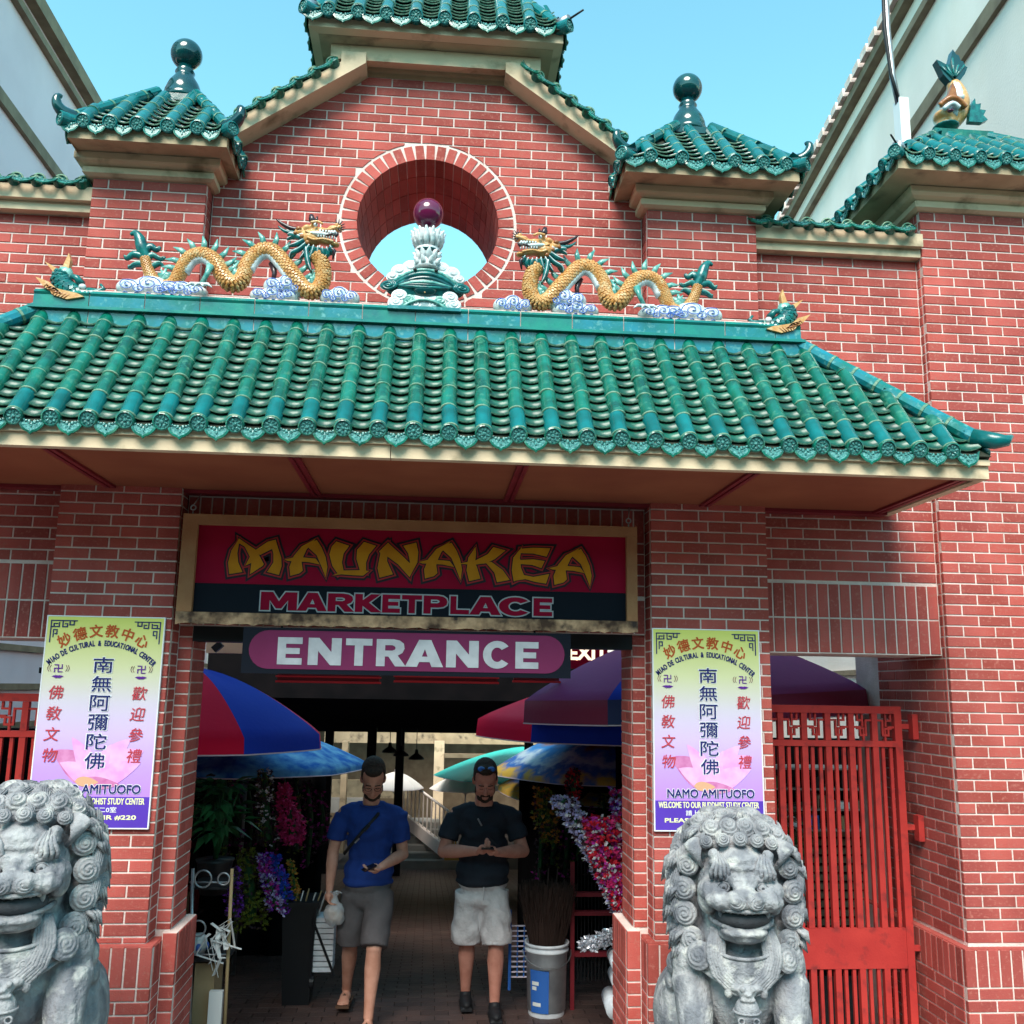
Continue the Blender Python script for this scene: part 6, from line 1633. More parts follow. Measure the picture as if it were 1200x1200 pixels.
umbrella('orange and blue striped umbrella above the upper flower stall at right', (2.05, 4.9), 1.40, 2.05, 1.52, [MAT['ums']], val=.05, rot=RD(10))
umbrella('yellow and green striped umbrella hanging lowest at right', (2.3, 6.1), 1.50, 1.62, 1.20, [MAT['ums']], val=.05, rot=RD(30))
umbrella('teal umbrella far back above the dark shirted man', (2.35, 18.0), 2.2, .95, .30, [MAT['umt']], val=.03)
umbrella('white parasol far back beside the stairs', (-.79, 18.7), .68, .28, -.08, [MAT['umw']], val=.02, n=8, grp='white parasols in the courtyard')
umbrella('white parasol far back in front of the beige column', (.93, 19.0), .88, .24, -.12, [MAT['umw']], val=.02, n=8, grp='white parasols in the courtyard')

# ------------------------------------------------------------ courtyard building with stairs
CB = thing('courtyard_building', 'beige building with column, open stair and shaded gallery beyond the passage', 'building', (0, 21, -1.9))
def cbox(px0, px1, py0, py1, Y, d, name, mat):
    a = at(px0, py1, Y); b = at(px1, py0, Y); MB().box(a.x, b.x, Y, Y + d, a.z, b.z).build(name, MAT[mat], CB)
MB().box(-14, 14, 24, 24.4, -2.2, 6).build('wall', MAT['trim'], CB)
MB().box(-14, 14, 20.9, 24, 2.6, 7).build('upper_wall', MAT['bldg'], CB)
cbox(380, 660, 857, 870, 20.7, .5, 'beam', 'creamd'); cbox(505, 521, 869, 1012, 20.2, .4, 'column', 'cream')
cbox(395, 408, 869, 1000, 18.8, .4, 'column', 'creamd'); cbox(380, 480, 915, 935, 22.2, .3, 'gallery_wall', 'creamd'); cbox(330, 430, 936, 952, 21, .3, 'gallery_wall', 'conc')
cbox(520, 660, 885, 888, 20, .3, 'gallery_edge', 'trim')
# stair: steps, stringer, railing
for k in range(6):
    a = at(468, 1019 - 9.2 * k, 18 + k * .3); b = at(545 - 6 * k, 1010 - 9.2 * k, 18 + k * .3)
    MB().box(a.x - .3, b.x, 18 + k * .3, 20.4, a.z, a.z + .19).build('step', MAT['conc'], CB)
a = at(524, 1000, 17.9); b = at(468, 955, 19.5)
MB().bar(a, b, .12, .28).build('stringer', MAT['bldg'], CB)
for k in range(13):
    p = a.lerp(b, k / 12); MB().tube([p + V((0, 0, .12)), p + V((0, 0, .95))], .018, 6).build('baluster', MAT['bldg'], CB)
MB().tube([a + V((0, 0, .95)), b + V((0, 0, .95))], .03, 8).build('handrail', MAT['bldg'], CB)
GS = thing('gilded_shrine', 'small gilded stand glowing gold at the foot of the stair', 'stand', tuple(at(529, 1000, 16.5)))
g0 = at(529, 1003, 16.5)
for k in range(4): MB().box(g0.x - .10 + .055 * k, g0.x - .065 + .055 * k, 16.45, 16.5, g0.z, g0.z + .45 + .1 * (k == 2)).build('panel', MAT['gold'], GS)
MB().lathe([(.02, 0), (.05, .05), (.03, .12), (.045, .16), (.01, .25)], 10, (g0.x, 16.5, g0.z + .55)).build('finial', MAT['gold'], GS, True)
MB().box(g0.x - .16, g0.x + .18, 16.42, 16.56, g0.z - .08, g0.z).build('base', MAT['gold'], GS)
# black pendants under the hall roof
for i, (px, py) in enumerate(((470, 880), (488, 884), (457, 876))):
    p = at(px, py, 15.0); t = thing('pendant_lamp', 'black pendant lamp hanging at the far end of the passage', 'lamp', tuple(p), group='black pendant lamps')
    MB().lathe([(.17, 0), (.15, .04), (.04, .12), (.03, .2)], 14, (p.x, 15, p.z - .1)).build('shade', MAT['black'], t, True); MB().tube([(p.x, 15, p.z + .1), (p.x, 15, zc(15) + .02)], .008, 5).build('cord', MAT['black'], t)

# ------------------------------------------------------------ stalls and goods
def leafy(name, label, cat, c, n, R_, h, mat, L=.16, W_=.035, seed=1, grp=None):
    rr = random.Random(seed); t = thing(name, label, cat, c, group=grp)
    for s in range(7):
        a = rr.uniform(0, 6.28); r = rr.uniform(0, R_ * .5); MB().tube([(c[0], c[1], c[2]), (c[0] + r * math.cos(a) * .5, c[1] + r * math.sin(a) * .5, c[2] + h * .5), (c[0] + r * math.cos(a), c[1] + r * math.sin(a), c[2] + h * .9)], [.012, .009, .004], 6).build('stem', MAT['leaf'], t, True)
    for i in range(n):
        a = rr.uniform(0, 6.28); r = R_ * rr.random() ** .5; z = c[2] + h * (.35 + .65 * rr.random()); d = V((math.cos(a), math.sin(a), rr.uniform(-.5, .6))).normalized(); s2 = d.cross(V((0, 0, 1))).normalized() * W_
        b = V((c[0] + r * .5 * math.cos(a), c[1] + r * .5 * math.sin(a), z)); l = L * rr.uniform(.7, 1.3)
        vs = [b, b + d * l * .35 + s2, b + d * l + V((0, 0, -.03)), b + d * l * .35 - s2, b + d * l * .4 + V((0, 0, .012))]
        MB().add(vs, [(0, 1, 4), (1, 2, 4), (2, 3, 4), (3, 0, 4)]).build('leaf', MAT['leaf'], t, fix=False)
    return t
pc = at(252, 1010, 1.55); leafy('potted_plant', 'dark green leafy potted plant just inside the left pillar', 'plant', (pc.x, 1.55, pc.z), 130, .32, .55, MAT['leaf'], seed=3)
MB().lathe([(.09, -.2), (.12, 0), (.13, .02)], 16, (pc.x, 1.55, pc.z)).build('pot', MAT['binb'], [o for o in col.objects if o.name == 'potted_plant'][0], True)
def flowers(name, label, cat, path, rad, n, cols, fs=.022, seed=1, grp=None, petal=True):
    """a rope or bunch of small blossoms around a path"""
    rr = random.Random(seed); P = smoothpath(path, 6); t = thing(name, label, cat, tuple(P[0]), group=grp)
    MB().tube(P, [max(.006, r * .35) for r in lerpr(rad, len(P))], 8).build('stem', MAT['leaf'], t, True)
    rs = lerpr(rad, len(P)); mbs = {c_: MB() for c_ in cols}
    for i in range(n):
        k = rr.randrange(len(P)); r = rs[k]; a = rr.uniform(0, 6.28); d = V((math.cos(a), math.sin(a), rr.uniform(-.4, .4))).normalized(); c = P[k] + d * r * rr.uniform(.6, 1.05) + V((0, 0, rr.uniform(-.02, .02)))
        m = mbs[rr.choice(cols)]
        for q in range(4):
            g = rr.uniform(0, 6.28); u = V((math.cos(g), math.sin(g), rr.uniform(-1, 1))).normalized(); w_ = u.cross(d).normalized() * fs * .5
            m.add([c, c + u * fs * .6 + w_, c + u * fs * 1.1 + d * .01, c + u * fs * .6 - w_], [(0, 1, 2, 3)])
    for c_, m in mbs.items():
        if m.f: m.build('blossoms', c_, t, kind='stuff', fix=False)
    return t
FM = dict(pink=mk('pink_blossom', (.55, .02, .14), .6, isl=.3), purple=mk('purple_blossom', (.20, .03, .42), .6, isl=.3), blue=mk('blue_blossom', (.02, .07, .50), .6, isl=.3), yg=mk('olive_blossom', (.16, .18, .02), .6, isl=.3), red=mk('red_blossom', (.60, .01, .03), .6, isl=.35), lilac=mk('lilac_blossom', (.42, .36, .62), .6, isl=.3), wht=mk('white_blossom', (.70, .65, .70), .6, isl=.3), dkb=mk('dark_bead', (.05, .02, .03), .5, isl=.4), sil=mk('silver_foil', (.6, .6, .66), .3, metal=.6, isl=.4), oran=mk('orange_blossom', (.55, .22, .03), .6, isl=.3), mag=mk('magenta_blossom', (.42, .02, .28), .6, isl=.3))
Yl = 2.6
def P_(x, y, Y): return tuple(at(x, y, Y))
flowers('lei_bundle', 'bright pink lei bundle hanging below the blue umbrella', 'flower garland', [P_(332, 922, Yl), P_(335, 940, Yl), P_(341, 965, Yl), P_(344, 985, Yl)], [.03, .07, .10, .07], 420, [FM['pink']], seed=2)
flowers('lei_bundle', 'dark beaded lei bundle left of the pink one', 'flower garland', [P_(310, 905, Yl), P_(312, 940, Yl), P_(314, 985, Yl)], [.05, .08, .09], 360, [FM['dkb'], FM['wht'], FM['dkb'], FM['dkb'], FM['yg']], .016, seed=3)
flowers('lei_bundle', 'purple and lilac lei bundle hanging lowest in the left stall', 'flower garland', [P_(308, 1005, 2.3), P_(316, 1035, 2.3), P_(325, 1065, 2.3)], [.03, .05, .06], 300, [FM['purple'], FM['lilac'], FM['mag']], .02, seed=4)
flowers('lei_bundle', 'bright blue lei bundle beside the purple one', 'flower garland', [P_(322, 1005, 2.35), P_(331, 1035, 2.35), P_(337, 1062, 2.35)], [.03, .04, .05], 240, [FM['blue'], FM['blue'], FM['purple']], .02, seed=5)
flowers('lei_bundle', 'olive yellow lei bundle behind the rack', 'flower garland', [P_(290, 1000, 2.5), P_(292, 1040, 2.5), P_(295, 1080, 2.5)], [.06, .13, .12], 500, [FM['yg'], FM['yg'], FM['dkb']], .02, seed=6)
flowers('lei_bundle', 'thin yellow lei bundle at the right of the blue one', 'flower garland', [P_(340, 1010, 2.4), P_(345, 1035, 2.4), P_(346, 1055, 2.4)], [.02, .025, .03], 90, [FM['yg'], FM['oran']], .016, seed=7)
flowers('lei_bundle', 'violet lei bundle behind the metal rack at left', 'flower garland', [P_(272, 1020, 2.2), P_(274, 1045, 2.2), P_(274, 1070, 2.2)], [.04, .06, .05], 200, [FM['purple'], FM['dkb']], .02, seed=8)
for i in range(9):
    x = 262 + 14 * i; flowers('hanging_lei', 'dim dark lei hanging in the left stall', 'flower garland', [P_(x, 900 + (i * 37) % 30, 3.1 + (i % 3) * .3), P_(x + 4, 960, 3.1 + (i % 3) * .3), P_(x, 1015 - (i * 23) % 40, 3.1 + (i % 3) * .3)], [.03, .07, .05], 110, [FM['dkb'], FM['mag'] if i % 3 else FM['yg'], FM['dkb']], .02, seed=20 + i, grp='dim leis at the back of the left stall')
# right stall: bouquets
flowers('flower_bunch', 'long sheaf of lilac and white blossoms leaning left in the right stall', 'flowers', [P_(722, 1065, 1.5), P_(700, 1015, 1.5), P_(682, 975, 1.5), P_(660, 938, 1.5)], [.02, .045, .07, .08], 620, [FM['lilac'], FM['wht'], FM['lilac'], FM['dkb']], .022, seed=9)
flowers('flower_bunch', 'large sheaf of red and pink blossoms beside the right pillar', 'flowers', [P_(730, 1068, 1.45), P_(722, 1035, 1.45), P_(712, 1000, 1.45), P_(705, 965, 1.45)], [.03, .09, .13, .13], 1500, [FM['red'], FM['pink'], FM['red'], FM['mag'], FM['wht']], .024, seed=10)
flowers('flower_bunch', 'magenta blossom sheaf tight against the right pillar', 'flowers', [P_(738, 1060, 1.6), P_(734, 1000, 1.6), P_(728, 930, 1.6)], [.04, .09, .08], 500, [FM['mag'], FM['pink'], FM['lilac'], FM['purple']], .022, seed=11)
flowers('tinsel_roll', 'silver tinsel garland lying across the cart in the right stall', 'garland', [P_(690, 1107, 1.35), P_(710, 1099, 1.35), P_(735, 1088, 1.35)], [.05, .055, .055], 420, [FM['sil']], .022, seed=12)
flowers('dried_flowers', 'dim orange dried flowers behind the dark shirted man', 'flowers', [P_(635, 925, 3.4), P_(640, 955, 3.4), P_(645, 985, 3.4)], [.06, .12, .07], 260, [FM['oran'], FM['yg'], FM['dkb']], .025, seed=13)
flowers('flower_bunch', 'dim dark red tuft of blossoms under the striped umbrella', 'flowers', [P_(672, 905, 3.0), P_(672, 920, 3.0), P_(672, 935, 3.0)], [.05, .07, .04], 140, [FM['red'], FM['dkb']], .022, seed=14)
for i in range(7):
    x = 632 + 15 * i; flowers('hanging_lei', 'dim dark lei hanging in the right stall', 'flower garland', [P_(x, 925 + (i * 31) % 25, 4.2), P_(x + 3, 975, 4.2), P_(x, 1030 - (i * 17) % 30, 4.2)], [.03, .08, .06], 100, [FM['dkb'], FM['yg'] if i % 2 else FM['mag'], FM['dkb']], .022, seed=40 + i, grp='dim leis at the back of the right stall')
# black sheets added for the deep shade of the stalls, then shelves
for x0, x1, zt_, y_, s_ in ((-2.75, -1.02, 1.70, 4.7, 'left'), (.95, 2.6, 1.5, 4.9, 'right')):
    t = thing('shade_backdrop', 'black cloth added for the deep shade at the back of the ' + s_ + ' stall, behind leis and flowers', 'cloth', ((x0 + x1) / 2, y_, 0)); mb = MB()
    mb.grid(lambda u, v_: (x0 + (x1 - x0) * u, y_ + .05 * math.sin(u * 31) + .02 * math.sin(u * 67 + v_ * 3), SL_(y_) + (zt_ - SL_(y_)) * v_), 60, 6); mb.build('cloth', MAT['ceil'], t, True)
    MB().tube([(x0, y_, zt_), (x1, y_, zt_)], .015, 6).build('rail', MAT['steel'], t)
def shelf(label, x0, x1, y0, y1, zt, n=5, face=1):
    t = thing('stall_shelves', label, 'shelving', ((x0 + x1) / 2, (y0 + y1) / 2, SL_(y0))); g_ = SL_(y0)
    xb = x1 if face < 0 else x0
    MB().box(xb - .02, xb + .02, y0, y1, g_, zt).build('back', MAT['ceil'], t)
    for k in range(n): z_ = g_ + .25 + k * (zt - g_ - .3) / n; MB().box(x0 + .03, x1 - .03, y0, y1, z_, z_ + .03).build('shelf', MAT['steel'], t)
    for x in (x0 + .03, x1 - .03):
        for y in (y0, y1): MB().box(x - .02, x + .02, y - .02, y + .02, g_, zt).build('upright', MAT['steel'], t)
    rr = random.Random(int(abs(x0) * 100 + y0 * 10)); cm = ['card', 'steel', 'paperw', 'labelb', 'redtrim', 'conc', 'binb', 'trim']
    for k in range(n):
        z_ = g_ + .28 + k * (zt - g_ - .3) / n; y = y0 + .03
        while y < y1 - .15:
            w_ = rr.uniform(.1, .3); h_ = rr.uniform(.08, .24)
            MB().box(x0 + .06, x1 - .06 - rr.uniform(0, .1), y, y + w_ * .92, z_ + .001, z_ + h_).build('carton', MAT[rr.choice(cm)], t); y += w_
shelf('dark shelves of cartons along the left side of the passage', -2.6, -2.1, 3.2, 7.6, 2.2)
shelf('dark shelves of cartons deeper on the left of the passage', -2.7, -2.2, 8.2, 13, 1.6)
shelf('dark shelves of cartons along the right side of the passage', 2.0, 2.5, 3.2, 8.0, 2.0, face=-1)
shelf('dark shelves of cartons deeper on the right of the passage', 1.9, 2.4, 8.4, 13.5, 1.4, face=-1)
# shop front behind the right gate
SH = thing('gate_bay_stall', 'dim stall with rolling shutter and shelves behind the right red gate', 'stall', (2.6, 3, 0))
MB().box(1.7, 5.85, 3.4, 3.5, -.2, 1.93).build('back', MAT['ceil'], SH)  # dark backdrop, stretched wide so the gate bay stays dark
for k in range(14): MB().box(1.75, 4.25, 3.33, 3.38, .10 + k * .075, .15 + k * .075).build('slat', MAT['trim'], SH)
for k in range(4): MB().box(1.75, 4.25, 2.9, 3.3, 1.18 + k * .17, 1.195 + k * .17).build('shelf', MAT['conc'], SH)
rr = random.Random(5)
for k in range(44):
    x = 1.8 + rr.random() * 2.3; z_ = 1.196 + .17 * rr.randrange(3); MB().box(x, x + rr.uniform(.04, .12), 2.92, 3.1, z_, z_ + rr.uniform(.05, .14)).build('carton', MAT[rr.choice(['paperw', 'card', 'steel', 'labelb', 'leaf', 'trim'])], SH)
leafy('potted_plant', 'green foliage seen through the right red gate', 'plant', (2.45, 1.6, 1.02), 110, .45, .55, MAT['leaf'], seed=8)
MB().lathe([(.10, -1.02), (.13, -.75), (.14, -.72), (.03, -.7), (.02, 0)], 16, (2.45, 1.6, 1.02)).build('pot', MAT['steel'], [o for o in col.objects if o.name == 'potted_plant.001'][0], True)
SHL = thing('gate_bay_stall', 'dark stall front behind the far left gate', 'stall', (-2.9, 2, 0)); MB().box(-4.2, -2.2, 2.4, 2.5, 0, 1.98).build('back', MAT['ceil'], SHL)
for k in range(5): MB().box(-4.2, -2.2, 2.3, 2.39, .3 + .3 * k, .33 + .3 * k).build('shelf', MAT['steel'], SHL)

# metal display rack with ribbons, left
RK = thing('display_rack', 'narrow metal display rack with white ribbons beside the left pillar', 'rack', tuple(at(245, 1150, 1.0)))
def rod(a, b, r=.008, m='silver', nm='rod'): MB().tube([a, b], r, 6).build(nm, MAT[m], RK, True)
for x in (226, 266):
    for dy in (0, .3): rod(P_(x + (6 if x > 240 else 0), 1018, 1.0 + dy), P_(x - 4, 1230, 1.0 + dy), .011, 'bamboo' if dy == 0 and x > 240 else 'silver')
for y in (1040, 1125):
    a = at(222, y, 1.0); b = at(266, y, 1.0); MB().box(a.x, b.x, 1.0, 1.32, a.z - .012, a.z).build('tray', MAT['steel'], RK)
    rod((a.x, 1.0, a.z + .03), (b.x, 1.0, a.z + .03), .006)
for x, y, r in ((238, 1030, .05), (232, 1088, .045), (262, 1030, .035)):
    c = at(x, y, .98); MB().tube([(c.x + r * math.cos(a), .98, c.z + r * math.sin(a)) for a in [i * math.pi / 8 for i in range(17)]], .006, 6, cap=False).build('wire_ring', MAT['silver'], RK, True)
rr = random.Random(3)
for k in range(14):
    p = at(252 + rr.uniform(-12, 14), 1095 + rr.uniform(-14, 10), .95); pts = [p, p + V((rr.uniform(-.09, .09), -.02, rr.uniform(-.12, .05))), p + V((rr.uniform(-.12, .12), 0, rr.uniform(-.22, -.04)))]
    mb = MB()
    for a, b in zip(pts, pts[1:]): mb.bar(a, b, .028, .002)
    mb.build('ribbon', MAT['paperw'], RK)
a = at(226, 1170, 1.05); MB().box(a.x, a.x + .12, 1.05, 1.3, a.z - .2, a.z + .2).build('carton', MAT['card'], RK)
a = at(250, 1190, 1.02); MB().box(a.x - .03, a.x + .05, 1.0, 1.04, a.z - .1, a.z + .14).build('paper', MAT['paperw'], RK)
c = at(232, 1108, 1.1); MB().lathe([(.04, -.05), (.062, 0), (.05, .05), (.03, .07)], 16, (c.x, 1.1, c.z)).build('vase', MAT['white'], RK, True)
for k in range(5): a = k * 1.25; MB().ell((c.x + .05 * math.cos(a), 1.1 + .05 * math.sin(a) * 1.0, c.z), (.02, .02, .025), 8, 6).build('vase_mark', MAT['cobalt'], RK, True)

# black bin and crate
a = at(325, 1180, 2.35); b = at(372, 1062, 2.35)
t = thing('waste_bin', 'tall black bin between the leis and the blue shirted man', 'bin', ((a.x + b.x) / 2, 2.1, 0)); mb = MB()
x0, x1 = a.x, b.x; zt = b.z
mb.add([(x0 + .03, 2.35, .0), (x1 - .03, 2.35, 0), (x1 - .03, 2.6, 0), (x0 + .03, 2.6, 0), (x0, 2.32, zt), (x1, 2.32, zt), (x1, 2.63, zt), (x0, 2.63, zt)], [(0, 1, 5, 4), (1, 2, 6, 5), (2, 3, 7, 6), (3, 0, 4, 7), (0, 3, 2, 1)])
mb.build('body', MAT['binb'], t); MB().box(x0 - .02, x1 + .02, 2.30, 2.65, zt, zt + .035).build('rim', MAT['binb'], t)
for k in range(6): MB().tube([(x0 + .05 + .04 * k, 2.42, zt - .1), (x0 + .10 + .045 * k, 2.38 - .03 * (k % 3), zt + .09 + .02 * (k % 3))], [.008, .006], 6).build('wrapped_stick', MAT['paperw' if k % 2 else 'bamboo'], t, True)
t = thing('folding_cart', 'white slatted box on a folding cart left of the blue shirted man', 'cart', tuple(at(380, 1100, 2.2)))
a = at(366, 1140, 2.35); b = at(392, 1075, 2.35)
for k in range(10): zz = a.z + (b.z - a.z) * k / 10; MB().box(a.x, b.x, 2.35, 2.55, zz + .004, zz + (b.z - a.z) / 10 - .004).build('slat', MAT['bucketw'], t)
MB().tube([(a.x - .02, 2.33, b.z), (b.x + .02, 2.33, a.z - .02)], .01, 6).build('brace', MAT['black'], t); MB().tube([(a.x - .01, 2.33, b.z + .03), (a.x - .01, 2.33, a.z - .05)], .01, 6).build('leg', MAT['black'], t)
MB().lathe([(.045, -.015), (.045, .015)], 14).build('wheel', MAT['black'], t).matrix_basis = Matrix.Translation(V((a.x, 2.34, a.z - .06))) @ Matrix.Rotation(math.pi / 2, 4, 'Y')
t.children[-1].matrix_parent_inverse = pworld(t).inverted()

# bucket with broom bristles, right
c = at(640, 1182, 2.12); G = SL_(2.12)
t = thing('paint_bucket', 'white plastic bucket with blue label at the foot of the right stall', 'bucket', (c.x, 2.12, G))
zt = at(638, 1109, 1.97).z
MB().lathe([(.128, .0), (.133, .02), (.152, zt - G - .06), (.162, zt - G - .06), (.163, zt - G - .045), (.154, zt - G - .04), (.154, zt - G - .02), (.165, zt - G - .02), (.166, zt - G), (.152, zt - G), (.14, .05)], 36, (c.x, 2.12, G)).build('pail', MAT['bucketw'], t, True)
lb = MB().grid(lambda u, v_: (c.x + (.1425 + .013 * v_) * math.sin(-.98 + u * .98), 2.12 - (.1425 + .013 * v_) * math.cos(-.98 + u * .98), G + .05 + v_ * .29), 10, 3); lb.build('label', MAT['labelb'], t, True)
for u0, v0, wd_ in ((-.85, .74, .24), (-.85, .60, .16), (-.85, .15, .3)):
    MB().grid(lambda u, v_: (c.x + (.1445 + .013 * v0) * math.sin(u0 + u * wd_ * 1.5), 2.12 - (.1445 + .013 * v0) * math.cos(u0 + u * wd_ * 1.5), G + .06 + v0 * .24 + v_ * .025), 6, 2).build('label_band', MAT['paperw'], t, True)
MB().tube([(c.x + .18 * math.cos(a), 2.12 - .18 * math.sin(a), zt - .06 - .09 * math.sin(a)) for a in [i * math.pi / 12 for i in range(13)]], .004, 5).build('handle', MAT['silver'], t)
br = thing('broom_bundle', 'bundle of dark broom bristles standing in the white bucket', 'brooms', (c.x, 2.12, zt)); rr = random.Random(9); mb = MB()
for k in range(1000):
    a = rr.uniform(0, 6.28); r = rr.random() ** .5; b0 = V((c.x + .12 * r * math.cos(a), 2.12 + .12 * r * math.sin(a), zt - .06)); b1 = V((c.x + .21 * r * math.cos(a + .1), 2.12 + .2 * r * math.sin(a), zt + .36 + rr.uniform(-.08, .06)))
    mb.bar(b0, b0.lerp(b1, .6) + V((rr.uniform(-.015, .015), 0, 0)), .005, .004); mb.bar(b0.lerp(b1, .6), b1 + V((rr.uniform(-.03, .03), 0, 0)), .004, .003)
mb.build('bristles', MAT['twig'], br, kind='stuff', fix=False)
for k in range(3): MB().tube([(c.x - .06 + .06 * k, 2.14, zt + .2), (c.x - .05 + .07 * k, 2.2, zt + .50)], .006, 8).build('broom_handle', MAT['twig'], br, True)
# hand cart by the man in black
t = thing('hand_cart', 'small wire hand cart between the dark shirted man and the bucket', 'cart', tuple(at(606, 1130, 2.2)))
a = at(598, 1145, 2.2); b = at(616, 1085, 2.2)
for k in range(11): zz = a.z + (b.z - a.z) * k / 10; MB().tube([(a.x, 2.2, zz), (b.x + .04, 2.2, zz)], .006, 5).build('wire', MAT['edge'], t)
for k in range(4): x = a.x + (b.x + .04 - a.x) * k / 3; MB().tube([(x, 2.2, a.z), (x, 2.2, b.z)], .006, 5).build('wire', MAT['labelb'], t)
for x in (a.x - .01, b.x + .05): MB().tube([(x, 2.17, a.z - .08), (x, 2.17, b.z + .12)], .012, 6).build('frame_tube', MAT['labelb'], t)
MB().ell((b.x, 2.16, b.z + .06), (.018, .018, .05), 8, 6).build('bottle', MAT['oran' if False else 'amberd'], t, True)
# red trolley and shelf
t = thing('red_trolley', 'red metal trolley frame behind the bouquets', 'trolley', tuple(at(690, 1100, 2.2)))
a = at(670, 1180, 2.2); b = at(722, 1010, 2.2)
for x in (a.x, b.x): MB().box(x - .015, x + .015, 2.18, 2.21, 0, b.z).build('frame_tube', MAT['redtrim'], t)
for y in (1050, 1072, 1120): zz = at(690, y, 2.2).z; MB().box(a.x + .016, b.x - .016, 2.17, 2.22, zz, zz + .03).build('rail', MAT['redtrim'], t)
for k in range(12): x = a.x + .02 + (b.x - a.x - .04) * k / 11; MB().tube([(x, 2.23, .2), (x, 2.23, b.z)], .003, 4).build('wire', MAT['steel'], t)
t = thing('white_sack', 'white rolled sacks beside the foot of the right pillar', 'sack', tuple(at(722, 1180, 1.2)))
for x, y, r in ((724, 1150, .05), (718, 1178, .06), (722, 1128, .045)): c_ = at(x, y, 1.2); MB().tube([(c_.x, 1.1, c_.z), (c_.x + .02, 1.4, c_.z)], [r, r], 14).build('roll', MAT['bucketw'], t, True)
# little bits of blue flower behind right lion

# unseen building row added behind the viewer to cut sky light under the canopy
ST = thing('sky_blocker_row', 'plain building row added behind the viewer to cut sky light under the canopy', 'building', (0, -24, 0))
MB().box(-40, 40, -34, -24, -.1, 10.5).build('wall', MAT['trim'], ST)
MB().box(-40, 40, -24, -21.5, 3.6, 3.8).build('awning', MAT['steel'], ST)
for k in range(26):
    for z_ in (4.6, 7.6): MB().box(-39 + 3 * k, -37.4 + 3 * k, -24.02, -23.95, z_, z_ + 1.7).build('window', MAT['glassd'], ST)
# ------------------------------------------------------------ people
def human(name, label, cat, skin, P, hairm, glasses=None):
    pass
def arm_hand(b, wrist, dirv, palm_n, side, curl=.5, s=1.0):
    """palm and five fingers starting at the wrist; dirv along the hand, palm_n = direction the palm faces"""
    w = V(wrist); d = V(dirv).normalized(); n = V(palm_n); n = (n - d * n.dot(d)).normalized(); x = d.cross(n) * side
    for k in range(-1, 2): b.ell(w + d * .045 * s + x * .02 * k * s, (.024 * s, .024 * s, .024 * s), 8, 6)
    for k, (o, l) in enumerate(((-.030, .062), (-.010, .074), (.010, .070), (.029, .056))):
        base = w + d * .075 * s + x * o * s
        a1 = curl * 1.0; d1 = (d * math.cos(a1) + n * math.sin(a1)); a2 = curl * 2.0; d2 = (d * math.cos(a2) + n * math.sin(a2))
        p1 = base + d1 * l * .5 * s; p2 = p1 + d2 * l * .55 * s
        b.tube([w + d * .04 * s + x * o * .8 * s, base, p1, p2], [.012 * s, .0105 * s, .0095 * s, .008 * s], 8); b.ell(p1, .0095 * s, 8, 6); b.ell(p2, .008 * s, 8, 6)
    tb = w + d * .02 * s - x * .028 * s; t1 = tb + (d * .6 - x * .7 + n * .3).normalized() * .038 * s; t2 = t1 + (d * .85 + n * .5 - x * .1).normalized() * .032 * s
    b.tube([w + d * .01 * s, tb, t1, t2], [.014 * s, .0145 * s, .012 * s, .009 * s], 8); b.ell(t1, .012 * s, 8, 6); b.ell(t2, .009 * s, 8, 6)
    b.ell(w + d * .05 * s, (.036 * s, .020 * s, .036 * s), 10, 8)
def head(b, c, pitch, yaw, s=1.0):
    """head centred at c (middle of skull), face to -y, bowed by pitch"""
    M = Matrix.Translation(V(c)) @ Matrix.Rotation(yaw, 4, 'Z') @ Matrix.Rotation(pitch, 4, 'X') @ Matrix.Scale(s, 4)
    E_ = lambda p, r, rot=None: b.ell(p, r, 16, 12, rot, M)
    E_((0, .015, .035), (.076, .096, .088)); E_((0, -.02, -.02), (.066, .075, .085)); E_((0, -.045, -.075), (.048, .045, .042)); E_((0, -.07, -.095), (.026, .022, .022))
    for s_ in (-1, 1):
        E_((.075 * s_, .012, -.012), (.012, .022, .034), (0, 0, -20 * s_)); E_((.040 * s_, -.062, -.03), (.024, .022, .026)); E_((.030 * s_, -.086, .022), (.020, .010, .008)); E_((.045 * s_, -.03, -.07), (.02, .03, .03))
    E_((0, -.098, -.012), (.011, .018, .028), (18, 0, 0)); E_((0, -.106, -.030), (.017, .014, .012)); E_((0, -.092, -.066), (.024, .010, .006)); E_((0, -.088, -.076), (.022, .011, .006))
    return M
